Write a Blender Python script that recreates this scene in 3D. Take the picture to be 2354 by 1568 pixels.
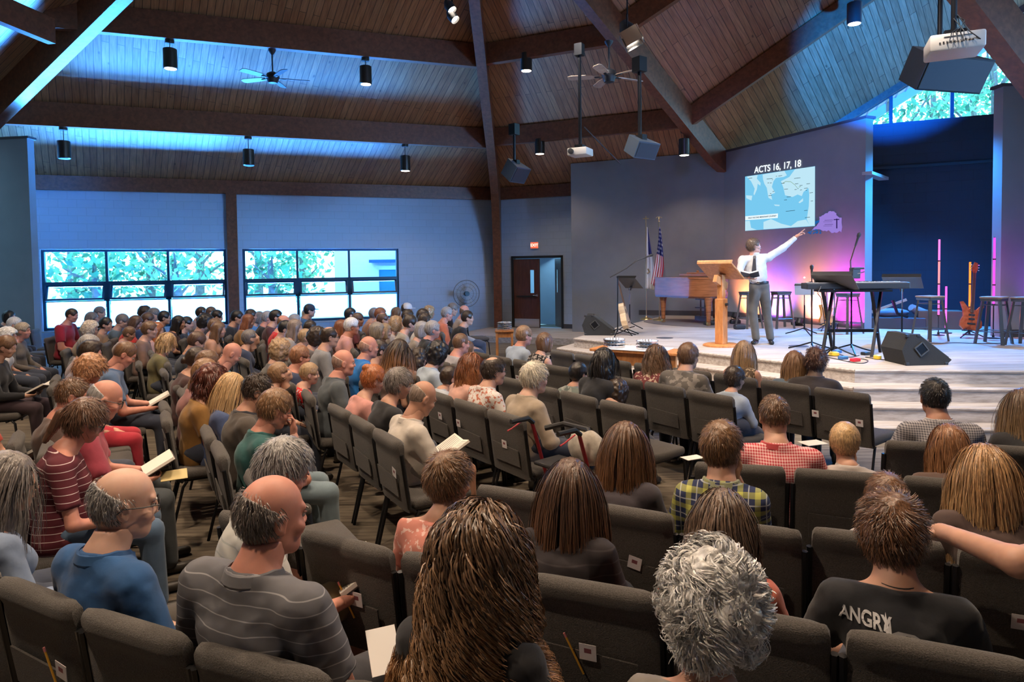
import bpy, bmesh, math, random
import numpy as np
from mathutils import Vector, Matrix
for o in list(bpy.data.objects): bpy.data.objects.remove(o, do_unlink=True)
SC = bpy.context.scene; COL = SC.collection
rad = math.radians
random.seed(7); RNG = np.random.default_rng(7)

# ------------------------------------------------------------ camera
F_PX, PITCH, ROLL, PPY, CX, CAMH = 1516.76, rad(2.19), rad(.758), 673.07, 1177., 2.0
_f = np.array([0, math.cos(PITCH), -math.sin(PITCH)]); _r = np.array([1., 0, 0]); _d = np.array([0, -math.sin(PITCH), -math.cos(PITCH)])
_R = np.array([math.cos(ROLL)*_r + math.sin(ROLL)*_d, -math.sin(ROLL)*_r + math.cos(ROLL)*_d, _f])
_C = np.array([0, 0, CAMH])
cam_data = bpy.data.cameras.new('camera'); cam = bpy.data.objects.new('camera', cam_data); COL.objects.link(cam)
cam_data.sensor_width = 36; cam_data.lens = F_PX/2354*36; cam_data.shift_y = -(784-PPY)/2354; cam_data.clip_end = 300; cam_data.clip_start = .05
cam.matrix_world = Matrix([[_R[0][i], -_R[1][i], -_R[2][i], _C[i]] for i in range(3)] + [[0, 0, 0, 1]])
SC.camera = cam

def ray(x, y): return _R.T @ np.array([(x-CX)/F_PX, (y-PPY)/F_PX, 1.])
def atz(x, y, z):
    v = ray(x, y); return _C + v*((z-CAMH)/v[2])
def aty(x, y, Y):
    v = ray(x, y); return _C + v*(Y/v[1])
def U(az): return np.array([math.sin(rad(az)), math.cos(rad(az))])
def wall_pt(x, y, p0, az):
    v = ray(x, y); n = np.array([math.cos(rad(az)), -math.sin(rad(az))])
    return _C + v*(np.dot(np.array(p0[:2])-_C[:2], n)/np.dot(v[:2], n))

# ------------------------------------------------------------ colour management, world, lights
SC.view_settings.view_transform = 'Standard'; SC.view_settings.look = 'None'
SC.view_settings.gamma = 1; SC.view_settings.use_curve_mapping = False
SC.view_settings.exposure = 0.0
W = bpy.data.worlds.new('world'); SC.world = W; W.use_nodes = True
W.node_tree.nodes['Background'].inputs[0].default_value = (.34, .72, 1., 1); W.node_tree.nodes['Background'].inputs[1].default_value = 6.5

def look(o, tgt):
    o.rotation_euler = (Vector(tgt)-o.location).to_track_quat('-Z', 'Y').to_euler()
def light(kind, loc, power, color, tgt=None, size=1., size_y=None, spot=60, blend=.5, name='light'):
    l = bpy.data.lights.new(name, kind); l.energy = power; l.color = color
    if kind == 'AREA':
        l.size = size
        if size_y: l.shape = 'RECTANGLE'; l.size_y = size_y
    elif kind == 'SPOT':
        l.spot_size = rad(spot); l.spot_blend = blend; l.shadow_soft_size = size
    elif kind == 'POINT': l.shadow_soft_size = size
    else: l.angle = rad(size)
    o = bpy.data.objects.new(name, l); COL.objects.link(o); o.location = loc
    if tgt is not None: look(o, tgt)
    return o
WARM = (1., .76, .54); BLUE = (.12, .42, 1.); SKYC = (.30, .62, 1.)

# room frame: octagon sides are seen at these azimuths
AZW, AZD, AZB = 70.5, -65.8, -20.8
uW, nW, uD, nD, uB, nB = U(AZW), U(160.5), U(AZD), U(-155.8), U(AZB), U(-110.8)
SLOPE = .583
door0 = atz(1293, 755, .17)
COR = wall_pt(1143, 460, door0, AZD)[:2]
ZE = 4.42
STZ = .68
def v3(p, z=None): return (float(p[0]), float(p[1]), float(p[2] if z is None else z))
def wpt(x, y, off=0): return wall_pt(x, y, COR+nW*off, AZW)
def cpl(x, y, n, drop=0):
    v = ray(x, y); a = np.dot(_C[:2]-COR, n); b = np.dot(v[:2], n)
    return _C + v*((ZE-drop+SLOPE*a-CAMH)/(v[2]-SLOPE*b))

# daylight: sky portals in the window openings, plus added unseen blue lamps below the sills that tint the ceiling
def portal(loc, tgt, sx, sy):
    o = light('AREA', loc, 1, (1, 1, 1), tgt=tgt, size=sx, size_y=sy, name='sky_portal'); o.data.cycles.is_portal = True
for (xa, xb) in ((93, 520), (558, 917)):
    a, b = wpt(xa, 574), wpt(xb, 574); m = (a+b)/2; nn = np.array([nW[0], nW[1], 0]); w_ = float(np.linalg.norm((a-b)[:2]))
    pw_ = 15000 if xa < 500 else 5200
    portal(v3(m-nn*.32, 1.58), v3(m+nn, 1.58), w_, 2.05)
    glamp_ = light('AREA', v3(m-nn*1.35, .12), pw_, (.05, .30, 1.), tgt=v3(m+nn*1.2, 5.4), size=w_+1, size_y=1.9, name='added_blue_ground_lamp'); glamp_.data.spread = rad(112)  # hidden area lamp put outside in place of light off the ground
portal((10.4, 15.8, 5.4), (9.5, 13.8, 5.0), 7.5, 3.2)
bfill_ = light('AREA', (13.6, 1.0, 4.2), 330, (.22, .50, 1.), tgt=(-6.2, 17.4, 2.6), size=5., size_y=2., name='added_blue_fill'); bfill_.data.spread = rad(38)  # added unseen fill lamp that turns the window wall blue, no opening there
# ------------------------------------------------------------ materials
MATS = {}
def nmat(name):
    m = bpy.data.materials.new(name); m.use_nodes = True
    nt = m.node_tree; b = nt.nodes['Principled BSDF']; return m, nt, b
def N(nt, t, **k):
    n = nt.nodes.new(t)
    for a, v in k.items():
        if a.startswith('i_'): n.inputs[a[2:].replace('_', ' ')].default_value = v
        else: setattr(n, a, v)
    return n
def L(nt, a, b): nt.links.new(a, b)
def c4(c): return (c[0], c[1], c[2], 1)
def mat(name, color, rough=.6, metal=0., emit=None, power=1., noise=0., nscale=20., bump=0., coord='Object', spec=None, sheen=0., trans=0.):
    key = (name,)
    if key in MATS: return MATS[key]
    m, nt, b = nmat(name)
    b.inputs['Base Color'].default_value = c4(color); b.inputs['Roughness'].default_value = rough; b.inputs['Metallic'].default_value = metal
    if spec is not None: b.inputs['Specular IOR Level'].default_value = spec
    if sheen: b.inputs['Sheen Weight'].default_value = sheen
    if trans: b.inputs['Transmission Weight'].default_value = trans
    if emit: b.inputs['Emission Color'].default_value = c4(emit); b.inputs['Emission Strength'].default_value = power
    if noise or bump:
        tc = N(nt, 'ShaderNodeTexCoord'); nz = N(nt, 'ShaderNodeTexNoise'); nz.inputs['Scale'].default_value = nscale; nz.inputs['Detail'].default_value = 4
        L(nt, tc.outputs[coord], nz.inputs['Vector'])
        if noise:
            mx = N(nt, 'ShaderNodeMixRGB'); mx.inputs[1].default_value = c4([c*(1-noise) for c in color]); mx.inputs[2].default_value = c4([min(1, c*(1+noise)) for c in color])
            rp = N(nt, 'ShaderNodeMapRange'); rp.inputs[1].default_value = .3; rp.inputs[2].default_value = .7
            L(nt, nz.outputs['Fac'], rp.inputs[0]); L(nt, rp.outputs[0], mx.inputs[0]); L(nt, mx.outputs[0], b.inputs['Base Color'])
        if bump:
            bp = N(nt, 'ShaderNodeBump'); bp.inputs['Strength'].default_value = bump; bp.inputs['Distance'].default_value = .01
            L(nt, nz.outputs['Fac'], bp.inputs['Height']); L(nt, bp.outputs[0], b.inputs['Normal'])
    MATS[key] = m; return m

def wood_mat(name, c1, c2, scale=(1, 1, 1), rough=.45, rings=9., coord='Object'):
    if (name,) in MATS: return MATS[(name,)]
    m, nt, b = nmat(name)
    tc = N(nt, 'ShaderNodeTexCoord'); mp = N(nt, 'ShaderNodeMapping'); mp.inputs['Scale'].default_value = scale
    nz = N(nt, 'ShaderNodeTexNoise'); nz.inputs['Scale'].default_value = rings; nz.inputs['Detail'].default_value = 6; nz.inputs['Distortion'].default_value = .6
    rp = N(nt, 'ShaderNodeValToRGB'); rp.color_ramp.elements[0].position = .3; rp.color_ramp.elements[0].color = c4(c1); rp.color_ramp.elements[1].position = .7; rp.color_ramp.elements[1].color = c4(c2)
    L(nt, tc.outputs[coord], mp.inputs[0]); L(nt, mp.outputs[0], nz.inputs['Vector']); L(nt, nz.outputs['Fac'], rp.inputs[0]); L(nt, rp.outputs[0], b.inputs['Base Color'])
    b.inputs['Roughness'].default_value = rough
    MATS[(name,)] = m; return m

def plank_mat():
    m, nt, b = nmat('pine_planks')
    uv = N(nt, 'ShaderNodeUVMap'); uv.uv_map = 'UVMap'
    mp = N(nt, 'ShaderNodeMapping'); mp.inputs['Rotation'].default_value = (0, 0, rad(90))
    L(nt, uv.outputs[0], mp.inputs[0])
    br = N(nt, 'ShaderNodeTexBrick'); br.offset = .37; br.offset_frequency = 2
    br.inputs['Color1'].default_value = (.46, .215, .092, 1); br.inputs['Color2'].default_value = (.33, .135, .055, 1); br.inputs['Mortar'].default_value = (.05, .02, .01, 1)
    br.inputs['Scale'].default_value = 1; br.inputs['Mortar Size'].default_value = .006; br.inputs['Mortar Smooth'].default_value = .2
    br.inputs['Brick Width'].default_value = 3.1; br.inputs['Row Height'].default_value = .14; br.inputs['Bias'].default_value = -.1
    L(nt, mp.outputs[0], br.inputs['Vector'])
    m2 = N(nt, 'ShaderNodeMapping'); m2.inputs['Scale'].default_value = (14, 1.1, 1); L(nt, uv.outputs[0], m2.inputs[0])
    nz = N(nt, 'ShaderNodeTexNoise'); nz.inputs['Scale'].default_value = 2.2; nz.inputs['Detail'].default_value = 5; L(nt, m2.outputs[0], nz.inputs['Vector'])
    mx = N(nt, 'ShaderNodeMixRGB', blend_type='MULTIPLY'); mx.inputs[0].default_value = .75
    rp = N(nt, 'ShaderNodeValToRGB'); rp.color_ramp.elements[0].position = .3; rp.color_ramp.elements[0].color = (.45, .4, .38, 1); rp.color_ramp.elements[1].position = .65; rp.color_ramp.elements[1].color = (1, 1, 1, 1)
    L(nt, nz.outputs['Fac'], rp.inputs[0]); L(nt, br.outputs['Color'], mx.inputs[1]); L(nt, rp.outputs[0], mx.inputs[2])
    # knots
    m3 = N(nt, 'ShaderNodeMapping'); m3.inputs['Scale'].default_value = (3.6, 1.7, 1); L(nt, uv.outputs[0], m3.inputs[0])
    vo = N(nt, 'ShaderNodeTexVoronoi'); vo.inputs['Scale'].default_value = 1.0; L(nt, m3.outputs[0], vo.inputs['Vector'])
    kr = N(nt, 'ShaderNodeValToRGB'); kr.color_ramp.elements[0].position = .03; kr.color_ramp.elements[0].color = (.16, .1, .08, 1); kr.color_ramp.elements[1].position = .10; kr.color_ramp.elements[1].color = (1, 1, 1, 1)
    L(nt, vo.outputs['Distance'], kr.inputs[0])
    mk = N(nt, 'ShaderNodeMixRGB', blend_type='MULTIPLY'); mk.inputs[0].default_value = .8
    L(nt, mx.outputs[0], mk.inputs[1]); L(nt, kr.outputs[0], mk.inputs[2]); L(nt, mk.outputs[0], b.inputs['Base Color'])
    b.inputs['Roughness'].default_value = .42
    bp = N(nt, 'ShaderNodeBump'); bp.inputs['Strength'].default_value = .5; bp.inputs['Distance'].default_value = .01; bp.invert = True
    L(nt, br.outputs['Fac'], bp.inputs['Height']); L(nt, bp.outputs[0], b.inputs['Normal'])
    return m

def carpet_mat(name, c1, c2, sx, sy, coord='Object'):
    m, nt, b = nmat(name)
    tc = N(nt, 'ShaderNodeTexCoord'); mp = N(nt, 'ShaderNodeMapping'); mp.inputs['Scale'].default_value = (sx, sy, 30); mp.inputs['Rotation'].default_value = (0, 0, rad(14))
    nz = N(nt, 'ShaderNodeTexNoise'); nz.inputs['Scale'].default_value = 1.; nz.inputs['Detail'].default_value = 7; nz.inputs['Roughness'].default_value = .65
    rp = N(nt, 'ShaderNodeValToRGB'); rp.color_ramp.elements[0].position = .34; rp.color_ramp.elements[0].color = c4(c1); rp.color_ramp.elements[1].position = .62; rp.color_ramp.elements[1].color = c4(c2)
    L(nt, tc.outputs[coord], mp.inputs[0]); L(nt, mp.outputs[0], nz.inputs['Vector']); L(nt, nz.outputs['Fac'], rp.inputs[0]); L(nt, rp.outputs[0], b.inputs['Base Color'])
    n2 = N(nt, 'ShaderNodeTexNoise'); n2.inputs['Scale'].default_value = 260.; L(nt, tc.outputs[coord], n2.inputs['Vector'])
    bp = N(nt, 'ShaderNodeBump'); bp.inputs['Strength'].default_value = .35; bp.inputs['Distance'].default_value = .004; L(nt, n2.outputs['Fac'], bp.inputs['Height']); L(nt, bp.outputs[0], b.inputs['Normal'])
    b.inputs['Roughness'].default_value = .95; b.inputs['Specular IOR Level'].default_value = .15
    return m

def blockwall_mat(name, c, rough=.75):
    m, nt, b = nmat(name)
    tc = N(nt, 'ShaderNodeTexCoord'); uv = N(nt, 'ShaderNodeUVMap'); uv.uv_map = 'UVMap'
    br = N(nt, 'ShaderNodeTexBrick'); br.inputs['Color1'].default_value = c4(c); br.inputs['Color2'].default_value = c4([v*.96 for v in c]); br.inputs['Mortar'].default_value = c4([v*.85 for v in c])
    br.inputs['Scale'].default_value = 1; br.inputs['Brick Width'].default_value = .406; br.inputs['Row Height'].default_value = .203; br.inputs['Mortar Size'].default_value = .006
    L(nt, uv.outputs[0], br.inputs['Vector']); L(nt, br.outputs['Color'], b.inputs['Base Color'])
    bp = N(nt, 'ShaderNodeBump'); bp.inputs['Strength'].default_value = .4; bp.inputs['Distance'].default_value = .006; bp.invert = True
    L(nt, br.outputs['Fac'], bp.inputs['Height']); L(nt, bp.outputs[0], b.inputs['Normal']); b.inputs['Roughness'].default_value = rough
    return m

M_PLANK = plank_mat()
M_BEAM = wood_mat('dark_beam', (.115, .034, .014), (.21, .068, .028), (3, 3, 3), .4, 4.)
M_WALL = mat('grey_wall_paint', (.40, .39, .39), .8, noise=.04, nscale=3, bump=.12)
M_SWALL = mat('stage_wall_paint', (.225, .235, .255), .85, noise=.04, nscale=3, bump=.12)
M_BLOCK = blockwall_mat('painted_block', (.40, .49, .62))  # block colour made bluer in place of blue light on the window wall
M_DARKW = blockwall_mat('navy_alcove_wall', (.012, .030, .055))
M_FLOOR = carpet_mat('hall_carpet', (.085, .068, .052), (.215, .178, .135), 1.6, 24)
M_STAGE = carpet_mat('stage_carpet', (.31, .26, .22), (.51, .45, .40), 1.3, 30)
M_BASE = mat('dark_baseboard', (.06, .055, .06), .6)
M_FRAME = mat('dark_teal_frame', (.012, .05, .085), .35)
M_BLACK = mat('black_metal', (.012, .012, .014), .38, .6)
M_BLKP = mat('black_plastic', (.018, .018, .02), .45)
M_CHROME = mat('chrome', (.8, .8, .82), .15, 1.)
M_WHITE = mat('white_paint', (.75, .74, .72), .5)
M_BRONZE = mat('bronze_can', (.055, .045, .036), .35, .7)
M_OAK = wood_mat('orange_oak', (.42, .15, .045), (.62, .27, .09), (2, 2, .6), .4, 10.)
M_WALNUT = wood_mat('piano_walnut', (.20, .065, .022), (.36, .13, .045), (.5, .5, 6), .24, 5.)
M_DOOR = wood_mat('door_wood', (.085, .028, .016), (.15, .055, .03), (4, 4, .7), .35, 4.)
M_GLASS = None
def thin(name, tint, other, fac, rough):
    m, nt, b = nmat(name); nt.nodes.remove(b); out = nt.nodes['Material Output']; tr = N(nt, 'ShaderNodeBsdfTransparent'); tr.inputs[0].default_value = tint; o_ = N(nt, other); o_.inputs[0].default_value = (.9, .96, 1, 1)
    if 'Roughness' in o_.inputs: o_.inputs['Roughness'].default_value = rough
    mx = N(nt, 'ShaderNodeMixShader'); mx.inputs[0].default_value = fac; L(nt, tr.outputs[0], mx.inputs[1]); L(nt, o_.outputs[0], mx.inputs[2]); L(nt, mx.outputs[0], out.inputs[0]); return m
def glass_mat(): return thin('window_glass', (.93, .98, 1, 1), 'ShaderNodeBsdfGlossy', .05, .02)
M_GLASS = glass_mat()
def frost_mat():
    return thin('frosted_film', (.9, .97, 1, 1), 'ShaderNodeBsdfTranslucent', .8, .5)
M_FROST = frost_mat()

# ------------------------------------------------------------ mesh helpers
class MB:
    """collects shapes into one mesh"""
    def __init__(s): s.v = []; s.f = []; s.m = []; s.uv = None
    def add(s, vs, fs, mi=0):
        b = len(s.v); s.v += [tuple(map(float, v)) for v in vs]; s.f += [tuple(b+i for i in f) for f in fs]; s.m += [mi]*len(fs); return s
    def box(s, c, d, rot=None, mi=0, taper=1.):
        hx, hy, hz = d[0]/2, d[1]/2, d[2]/2; vs = []
        for z, t in ((-hz, 1), (hz, taper)):
            for x, y in ((-hx, -hy), (hx, -hy), (hx, hy), (-hx, hy)): vs.append(Vector((x*t, y*t, z)))
        if rot is not None:
            R = rot if isinstance(rot, Matrix) else Matrix.Rotation(rot, 3, 'Z'); vs = [R @ v for v in vs]
        vs = [(v[0]+c[0], v[1]+c[1], v[2]+c[2]) for v in vs]
        return s.add(vs, [(3, 2, 1, 0), (4, 5, 6, 7), (0, 1, 5, 4), (1, 2, 6, 5), (2, 3, 7, 6), (3, 0, 4, 7)], mi)
    def rbox(s, c, d, r=.01, rot=None, mi=0, seg=2):
        bm = bmesh.new(); bmesh.ops.create_cube(bm, size=1)
        for v in bm.verts: v.co = Vector((v.co.x*d[0], v.co.y*d[1], v.co.z*d[2]))
        bmesh.ops.bevel(bm, geom=bm.edges[:], offset=min(r, min(d)*.45), segments=seg, profile=.5, affect='EDGES')
        R = Matrix.Identity(3) if rot is None else (rot if isinstance(rot, Matrix) else Matrix.Rotation(rot, 3, 'Z'))
        bm.verts.index_update()
        s.add([tuple((R @ v.co)+Vector(c)) for v in bm.verts], [tuple(v.index for v in f.verts) for f in bm.faces], mi); bm.free(); return s
    def cyl(s, a, b, r, r2=None, n=12, mi=0, cap=True):
        a = Vector(a); b = Vector(b); r2 = r if r2 is None else r2; d = (b-a)
        if d.length < 1e-6: return s
        d.normalize(); x = d.orthogonal().normalized(); y = d.cross(x)
        vs = []
        for p, rr in ((a, r), (b, r2)):
            for i in range(n):
                t = 2*math.pi*i/n; vs.append(p + x*rr*math.cos(t) + y*rr*math.sin(t))
        fs = [(i, (i+1) % n, n+(i+1) % n, n+i) for i in range(n)]
        if cap: fs += [tuple(range(n-1, -1, -1)), tuple(range(n, 2*n))]
        return s.add(vs, fs, mi)
    def tube(s, pts, r, n=8, mi=0):
        pts = [Vector(p) for p in pts]; m = len(pts); rs = r if hasattr(r, '__len__') else [r]*m
        vs = []; x = None
        for i, p in enumerate(pts):
            d = (pts[min(i+1, m-1)]-pts[max(i-1, 0)]).normalized()
            x = d.orthogonal().normalized() if x is None else (x - d*x.dot(d)).normalized()
            y = d.cross(x)
            for k in range(n):
                t = 2*math.pi*k/n; vs.append(p + x*rs[i]*math.cos(t) + y*rs[i]*math.sin(t))
        fs = [(i*n+k, i*n+(k+1) % n, (i+1)*n+(k+1) % n, (i+1)*n+k) for i in range(m-1) for k in range(n)]
        fs += [tuple(range(n-1, -1, -1)), tuple(range((m-1)*n, m*n))]
        return s.add(vs, fs, mi)
    def lathe(s, prof, c=(0, 0, 0), n=20, mi=0, axis=None):
        vs = []; R = Matrix.Identity(3) if axis is None else Vector((0, 0, 1)).rotation_difference(Vector(axis)).to_matrix()
        for r, z in prof:
            for i in range(n):
                t = 2*math.pi*i/n; v = R @ Vector((r*math.cos(t), r*math.sin(t), z)); vs.append((v[0]+c[0], v[1]+c[1], v[2]+c[2]))
        m = len(prof)
        fs = [(j*n+i, j*n+(i+1) % n, (j+1)*n+(i+1) % n, (j+1)*n+i) for j in range(m-1) for i in range(n)]
        fs += [tuple(range(n-1, -1, -1)), tuple(range((m-1)*n, m*n))]
        return s.add(vs, fs, mi)
    def sph(s, c, r, n=12, mi=0):
        r = r if hasattr(r, '__len__') else (r, r, r); vs = []; m = max(4, n//2+1)
        for j in range(m+1):
            a = math.pi*j/m
            for i in range(n):
                t = 2*math.pi*i/n; vs.append((c[0]+r[0]*math.sin(a)*math.cos(t), c[1]+r[1]*math.sin(a)*math.sin(t), c[2]-r[2]*math.cos(a)))
        fs = [(j*n+i, j*n+(i+1) % n, (j+1)*n+(i+1) % n, (j+1)*n+i) for j in range(m) for i in range(n)]
        return s.add(vs, fs, mi)
    def prism(s, pts, z0, z1, mi=0):
        n = len(pts); vs = [(p[0], p[1], z0) for p in pts]+[(p[0], p[1], z1) for p in pts]
        return s.add(vs, [tuple(range(n-1, -1, -1)), tuple(range(n, 2*n))]+[(i, (i+1) % n, n+(i+1) % n, n+i) for i in range(n)], mi)
    def extr(s, pts, d, mi=0):
        """polygon (3d points) pushed along vector d"""
        n = len(pts); vs = [tuple(p) for p in pts]+[tuple(np.array(p)+np.array(d)) for p in pts]
        return s.add(vs, [tuple(range(n-1, -1, -1)), tuple(range(n, 2*n))]+[(i, (i+1) % n, n+(i+1) % n, n+i) for i in range(n)], mi)
    def beam(s, a, b, w, h, mi=0, up=(0, 0, 1)):
        """box bar from a to b, top face through a-b line"""
        a = Vector(a); b = Vector(b); d = (b-a).normalized(); sd = d.cross(Vector(up)).normalized()*w/2; dn = sd.cross(d).normalized()
        if dn.z > 0: dn = -dn
        dn = dn*h
        vs = [a-sd, a+sd, a+sd+dn, a-sd+dn, b-sd, b+sd, b+sd+dn, b-sd+dn]
        return s.add(vs, [(0, 1, 2, 3), (7, 6, 5, 4), (0, 4, 5, 1), (1, 5, 6, 2), (2, 6, 7, 3), (3, 7, 4, 0)], mi)
    def build(s, name, mats, parent=None, smooth=False, weld=False, angle=None):
        me = bpy.data.meshes.new(name); me.from_pydata(s.v, [], s.f)
        mats = mats if isinstance(mats, (list, tuple)) else [mats]
        for m in mats: me.materials.append(m)
        if any(s.m): me.polygons.foreach_set('material_index', s.m)
        bm = bmesh.new(); bm.from_mesh(me)
        if weld: bmesh.ops.remove_doubles(bm, verts=bm.verts, dist=1e-4)
        bmesh.ops.recalc_face_normals(bm, faces=bm.faces); bm.to_mesh(me); bm.free()
        if smooth:
            me.polygons.foreach_set('use_smooth', [True]*len(me.polygons))
            me.set_sharp_from_angle(angle=rad(angle or 40))
        o = bpy.data.objects.new(name, me); COL.objects.link(o)
        if parent is not None: o.parent = parent
        return o

def tag(o, label=None, cat=None, group=None, kind=None):
    if label: o['label'] = label
    if cat: o['category'] = cat
    if group: o['group'] = group
    if kind: o['kind'] = kind
    return o
def empty(name, loc=(0, 0, 0), rz=0., label=None, cat=None, group=None):
    o = bpy.data.objects.new(name, None); COL.objects.link(o); o.location = tuple(map(float, loc)); o.rotation_euler = (0, 0, rz); o.empty_display_size = .1
    return tag(o, label, cat, group)
def struct(o): o['kind'] = 'structure'; return o
def copy_tree(o, parent=None):
    c = o.copy(); COL.objects.link(c); c.parent = parent
    for ch in [x for x in CHILD.get(o.name, [])]: copy_tree(ch, c)
    return c
CHILD = {}
def index_children(root):
    for o in bpy.data.objects:
        if o.parent is not None: CHILD.setdefault(o.parent.name, [])
    stack = [root]
    while stack:
        r = stack.pop(); CHILD[r.name] = list(r.children); stack += CHILD[r.name]
def uv_planar(me, O, ua, va):
    uvl = me.uv_layers.new(name='UVMap'); O = Vector(O); ua = Vector(ua); va = Vector(va)
    co = np.empty(len(me.vertices)*3); me.vertices.foreach_get('co', co); co = co.reshape(-1, 3)-np.array(O)
    li = np.empty(len(me.loops), int); me.loops.foreach_get('vertex_index', li)
    u = co@np.array(ua); v = co@np.array(va); uvl.data.foreach_set('uv', np.stack([u[li], v[li]], 1).ravel())
# ------------------------------------------------------------ roof geometry
def inter(p, d, q, e):
    M = np.array([d, -e]).T; s = np.linalg.solve(M, q-p); return p+d*s[0]
h1 = (nW+nD); h1 /= np.linalg.norm(h1); h2 = nD+nB; h2 /= np.linalg.norm(h2)
K = cpl(1660, 345, nD)                       # where the second hip reaches the stage wall
A2 = inter(COR, h1, K[:2], h2); ZA = ZE+SLOPE*float(np.dot(A2-COR, nW)); APEX = np.array([A2[0], A2[1], ZA])
rk = np.array([uD[0]*-1, uD[1]*-1, SLOPE])   # rake direction of the stage gable
dK = K-APEX; GS = np.linalg.solve(np.array([dK[:2], rk[:2]]), np.array([dK[2], rk[2]]))
def spl(x, y, drop=0):
    v = ray(x, y); return _C+v*((ZA-drop+GS@(_C[:2]-A2)-CAMH)/(v[2]-GS@v[:2]))
R0, R1 = spl(1951, 275), spl(2325, 42)
RD = (R1-R0)/np.linalg.norm(R1-R0)
RLO, RHI = R0-RD*3.2, R1+RD*2.2
H0a, H0b = cpl(60, 178, nW, .3), cpl(238, 0, nW, .3); H0a[2] += .3; H0b[2] += .3
hd0 = (H0b-H0a)/np.linalg.norm(H0b-H0a); HL, HT = H0a-hd0*2.2, H0b+hd0*7.

def facet(name, pts, along, O=None, thick=.12):
    """roof deck polygon with planks running along 'along'"""
    P = [np.array(p, float) for p in pts]; n = np.cross(P[1]-P[0], P[2]-P[0]); n /= np.linalg.norm(n)
    if n[2] < 0: n = -n
    m = MB().extr([tuple(p) for p in P], n*thick); o = m.build(name, M_PLANK)
    al = np.array(along, float); al -= n*np.dot(al, n); al /= np.linalg.norm(al); ac = np.cross(n, al)
    uv_planar(o.data, P[0], ac, al); return struct(o)
cW = COR-uW*16; zEx = lambda p, n: ZE+SLOPE*float(np.dot(p-COR, n))
ePt = lambda p, n: (p[0], p[1], zEx(p, n))
outW, outD = COR-h1*0.5, None
wl = COR-uW*13.2
plW = np.array([U(-32)[0], U(-32)[1], -.571])
HLc = np.array([HL[0], HL[1], zEx(HL[:2], nW)])
HTc = np.array([HT[0], HT[1], zEx(HT[:2], nW)])
facet('ceiling', [ePt(outW, nW), ePt(HL[:2]-nW*2.1, nW), HLc, HTc, APEX], plW)
outK = K[:2]-h2*1.6
facet('ceiling', [ePt(outW, nD), APEX, K, ePt(outK, nD)], [nD[0], nD[1], SLOPE])
facet('ceiling', [APEX, RHI+(RHI-RHI), RLO, K-np.array([h2[0], h2[1], 0])*0+0*K, ], list(np.cross([-GS[0], -GS[1], 1.], rk)))
# remaining slopes that close the roof behind and beside the camera
bl, br_, rr = np.array([-13., -3.5, 3.9]), np.array([12., -3.5, 3.9]), np.array([16.5, 7., 5.2])
facet('ceiling', [HLc, np.array([HLc[0]-3.6, HLc[1]-7.5, HLc[2]-1.2]), bl, HTc], [.9, -.4, .3])
facet('ceiling', [APEX, HTc, bl], [.5, .5, .5]); facet('ceiling', [APEX, bl, br_], [0, 1, .5]); facet('ceiling', [APEX, br_, rr], [-1, 0, .4]); facet('ceiling', [APEX, rr, RHI], [-1, .3, .3])

# beams
def trim(n, m, mats=None, smooth=False): return struct(m.build('trim_%d' % n, mats or M_BEAM, smooth=smooth))
tn = [0]
def nextt(m, mats=None, smooth=False): tn[0] += 1; return trim(tn[0], m, mats, smooth)
def offW(dist, t): p = COR+nW*dist-uW*t; return np.array([p[0], p[1], ZE+SLOPE*dist])
def offD(dist, t): p = COR+nD*dist-uD*t; return np.array([p[0], p[1], ZE+SLOPE*dist])
for dist in (0.03, 2.27, 4.65):
    t0 = dist*math.tan(rad(21.9)); 
    t1 = 15.5-dist*1.0 if dist < 1 else (13.9 if dist < 3 else 10.4)
    h = .36 if dist < 1 else .52
    nextt(MB().beam(offW(dist, t0), offW(dist, t1), .17, h))
    t2 = t0+(1.9 if dist < 1 else {2.27: 5.9, 4.65: 3.9}[dist])
    if dist < 1: nextt(MB().beam(offD(dist, 0), offD(dist, 5.9), .17, .36))
    else:
        # ends where the second hip passes
        p = COR+nD*dist; q = inter(p, -uD, K[:2], h2); nextt(MB().beam(offD(dist, t0), np.array([q[0], q[1], ZE+SLOPE*dist]), .17, .46))
# first hip: tall arch leg rising from the floor, haunched at the eave
hp = lambda t, dz=0: np.array([COR[0]+h1[0]*t, COR[1]+h1[1]*t, ZE+SLOPE*float(np.dot(h1, nW))*t+dz])
side = np.array([-h1[1], h1[0]])*.115
def arch(base, dirh, slopeh, L_, w, foot=0.0, zc=ZE, d0=.34, d1=.62):
    outer = [(0.08, foot), (0.08, zc-.05), (L_, zc+slopeh*L_-.02)]
    inn = [(L_, zc+slopeh*L_-d1)]
    for t, dz in ((L_*.6, -.62), (2.6, -.66), (1.7, -.74), (1.15, -.90), (.80, -1.22), (.62, -1.75), (.52, -2.5), (.46, foot-zc)):
        inn.append((t, zc+(slopeh*t+dz if dz > -1.2 else dz+slopeh*t*.6)) if dz > foot-zc else (t, foot))
    pr = outer+inn; pts = [(base[0]+dirh[0]*t-side[0]*w, base[1]+dirh[1]*t-side[1]*w, z) for t, z in pr]
    return MB().extr(pts, (2*side[0]*w, 2*side[1]*w, 0))
nextt(arch(COR, h1, SLOPE*float(np.dot(h1, nW)), float(np.linalg.norm(A2-COR)), 1.0))
# second hip ends against the stage wall
side = np.array([-h2[1], h2[0]])*.115
dd = h2; a = K[:2]; slh = SLOPE*float(np.dot(h2, nD)); L2 = float(np.linalg.norm(A2-a))
pr = [(-.35, K[2]-.35*slh-.02), (L2, ZA-.02), (L2, ZA-.65), (.5, K[2]+.5*slh-.66), (-.1, K[2]-.60), (-.35, K[2]-.62)]
nextt(MB().extr([(a[0]+dd[0]*t-side[0], a[1]+dd[1]*t-side[1], z) for t, z in pr], (2*side[0], 2*side[1], 0)))
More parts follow.
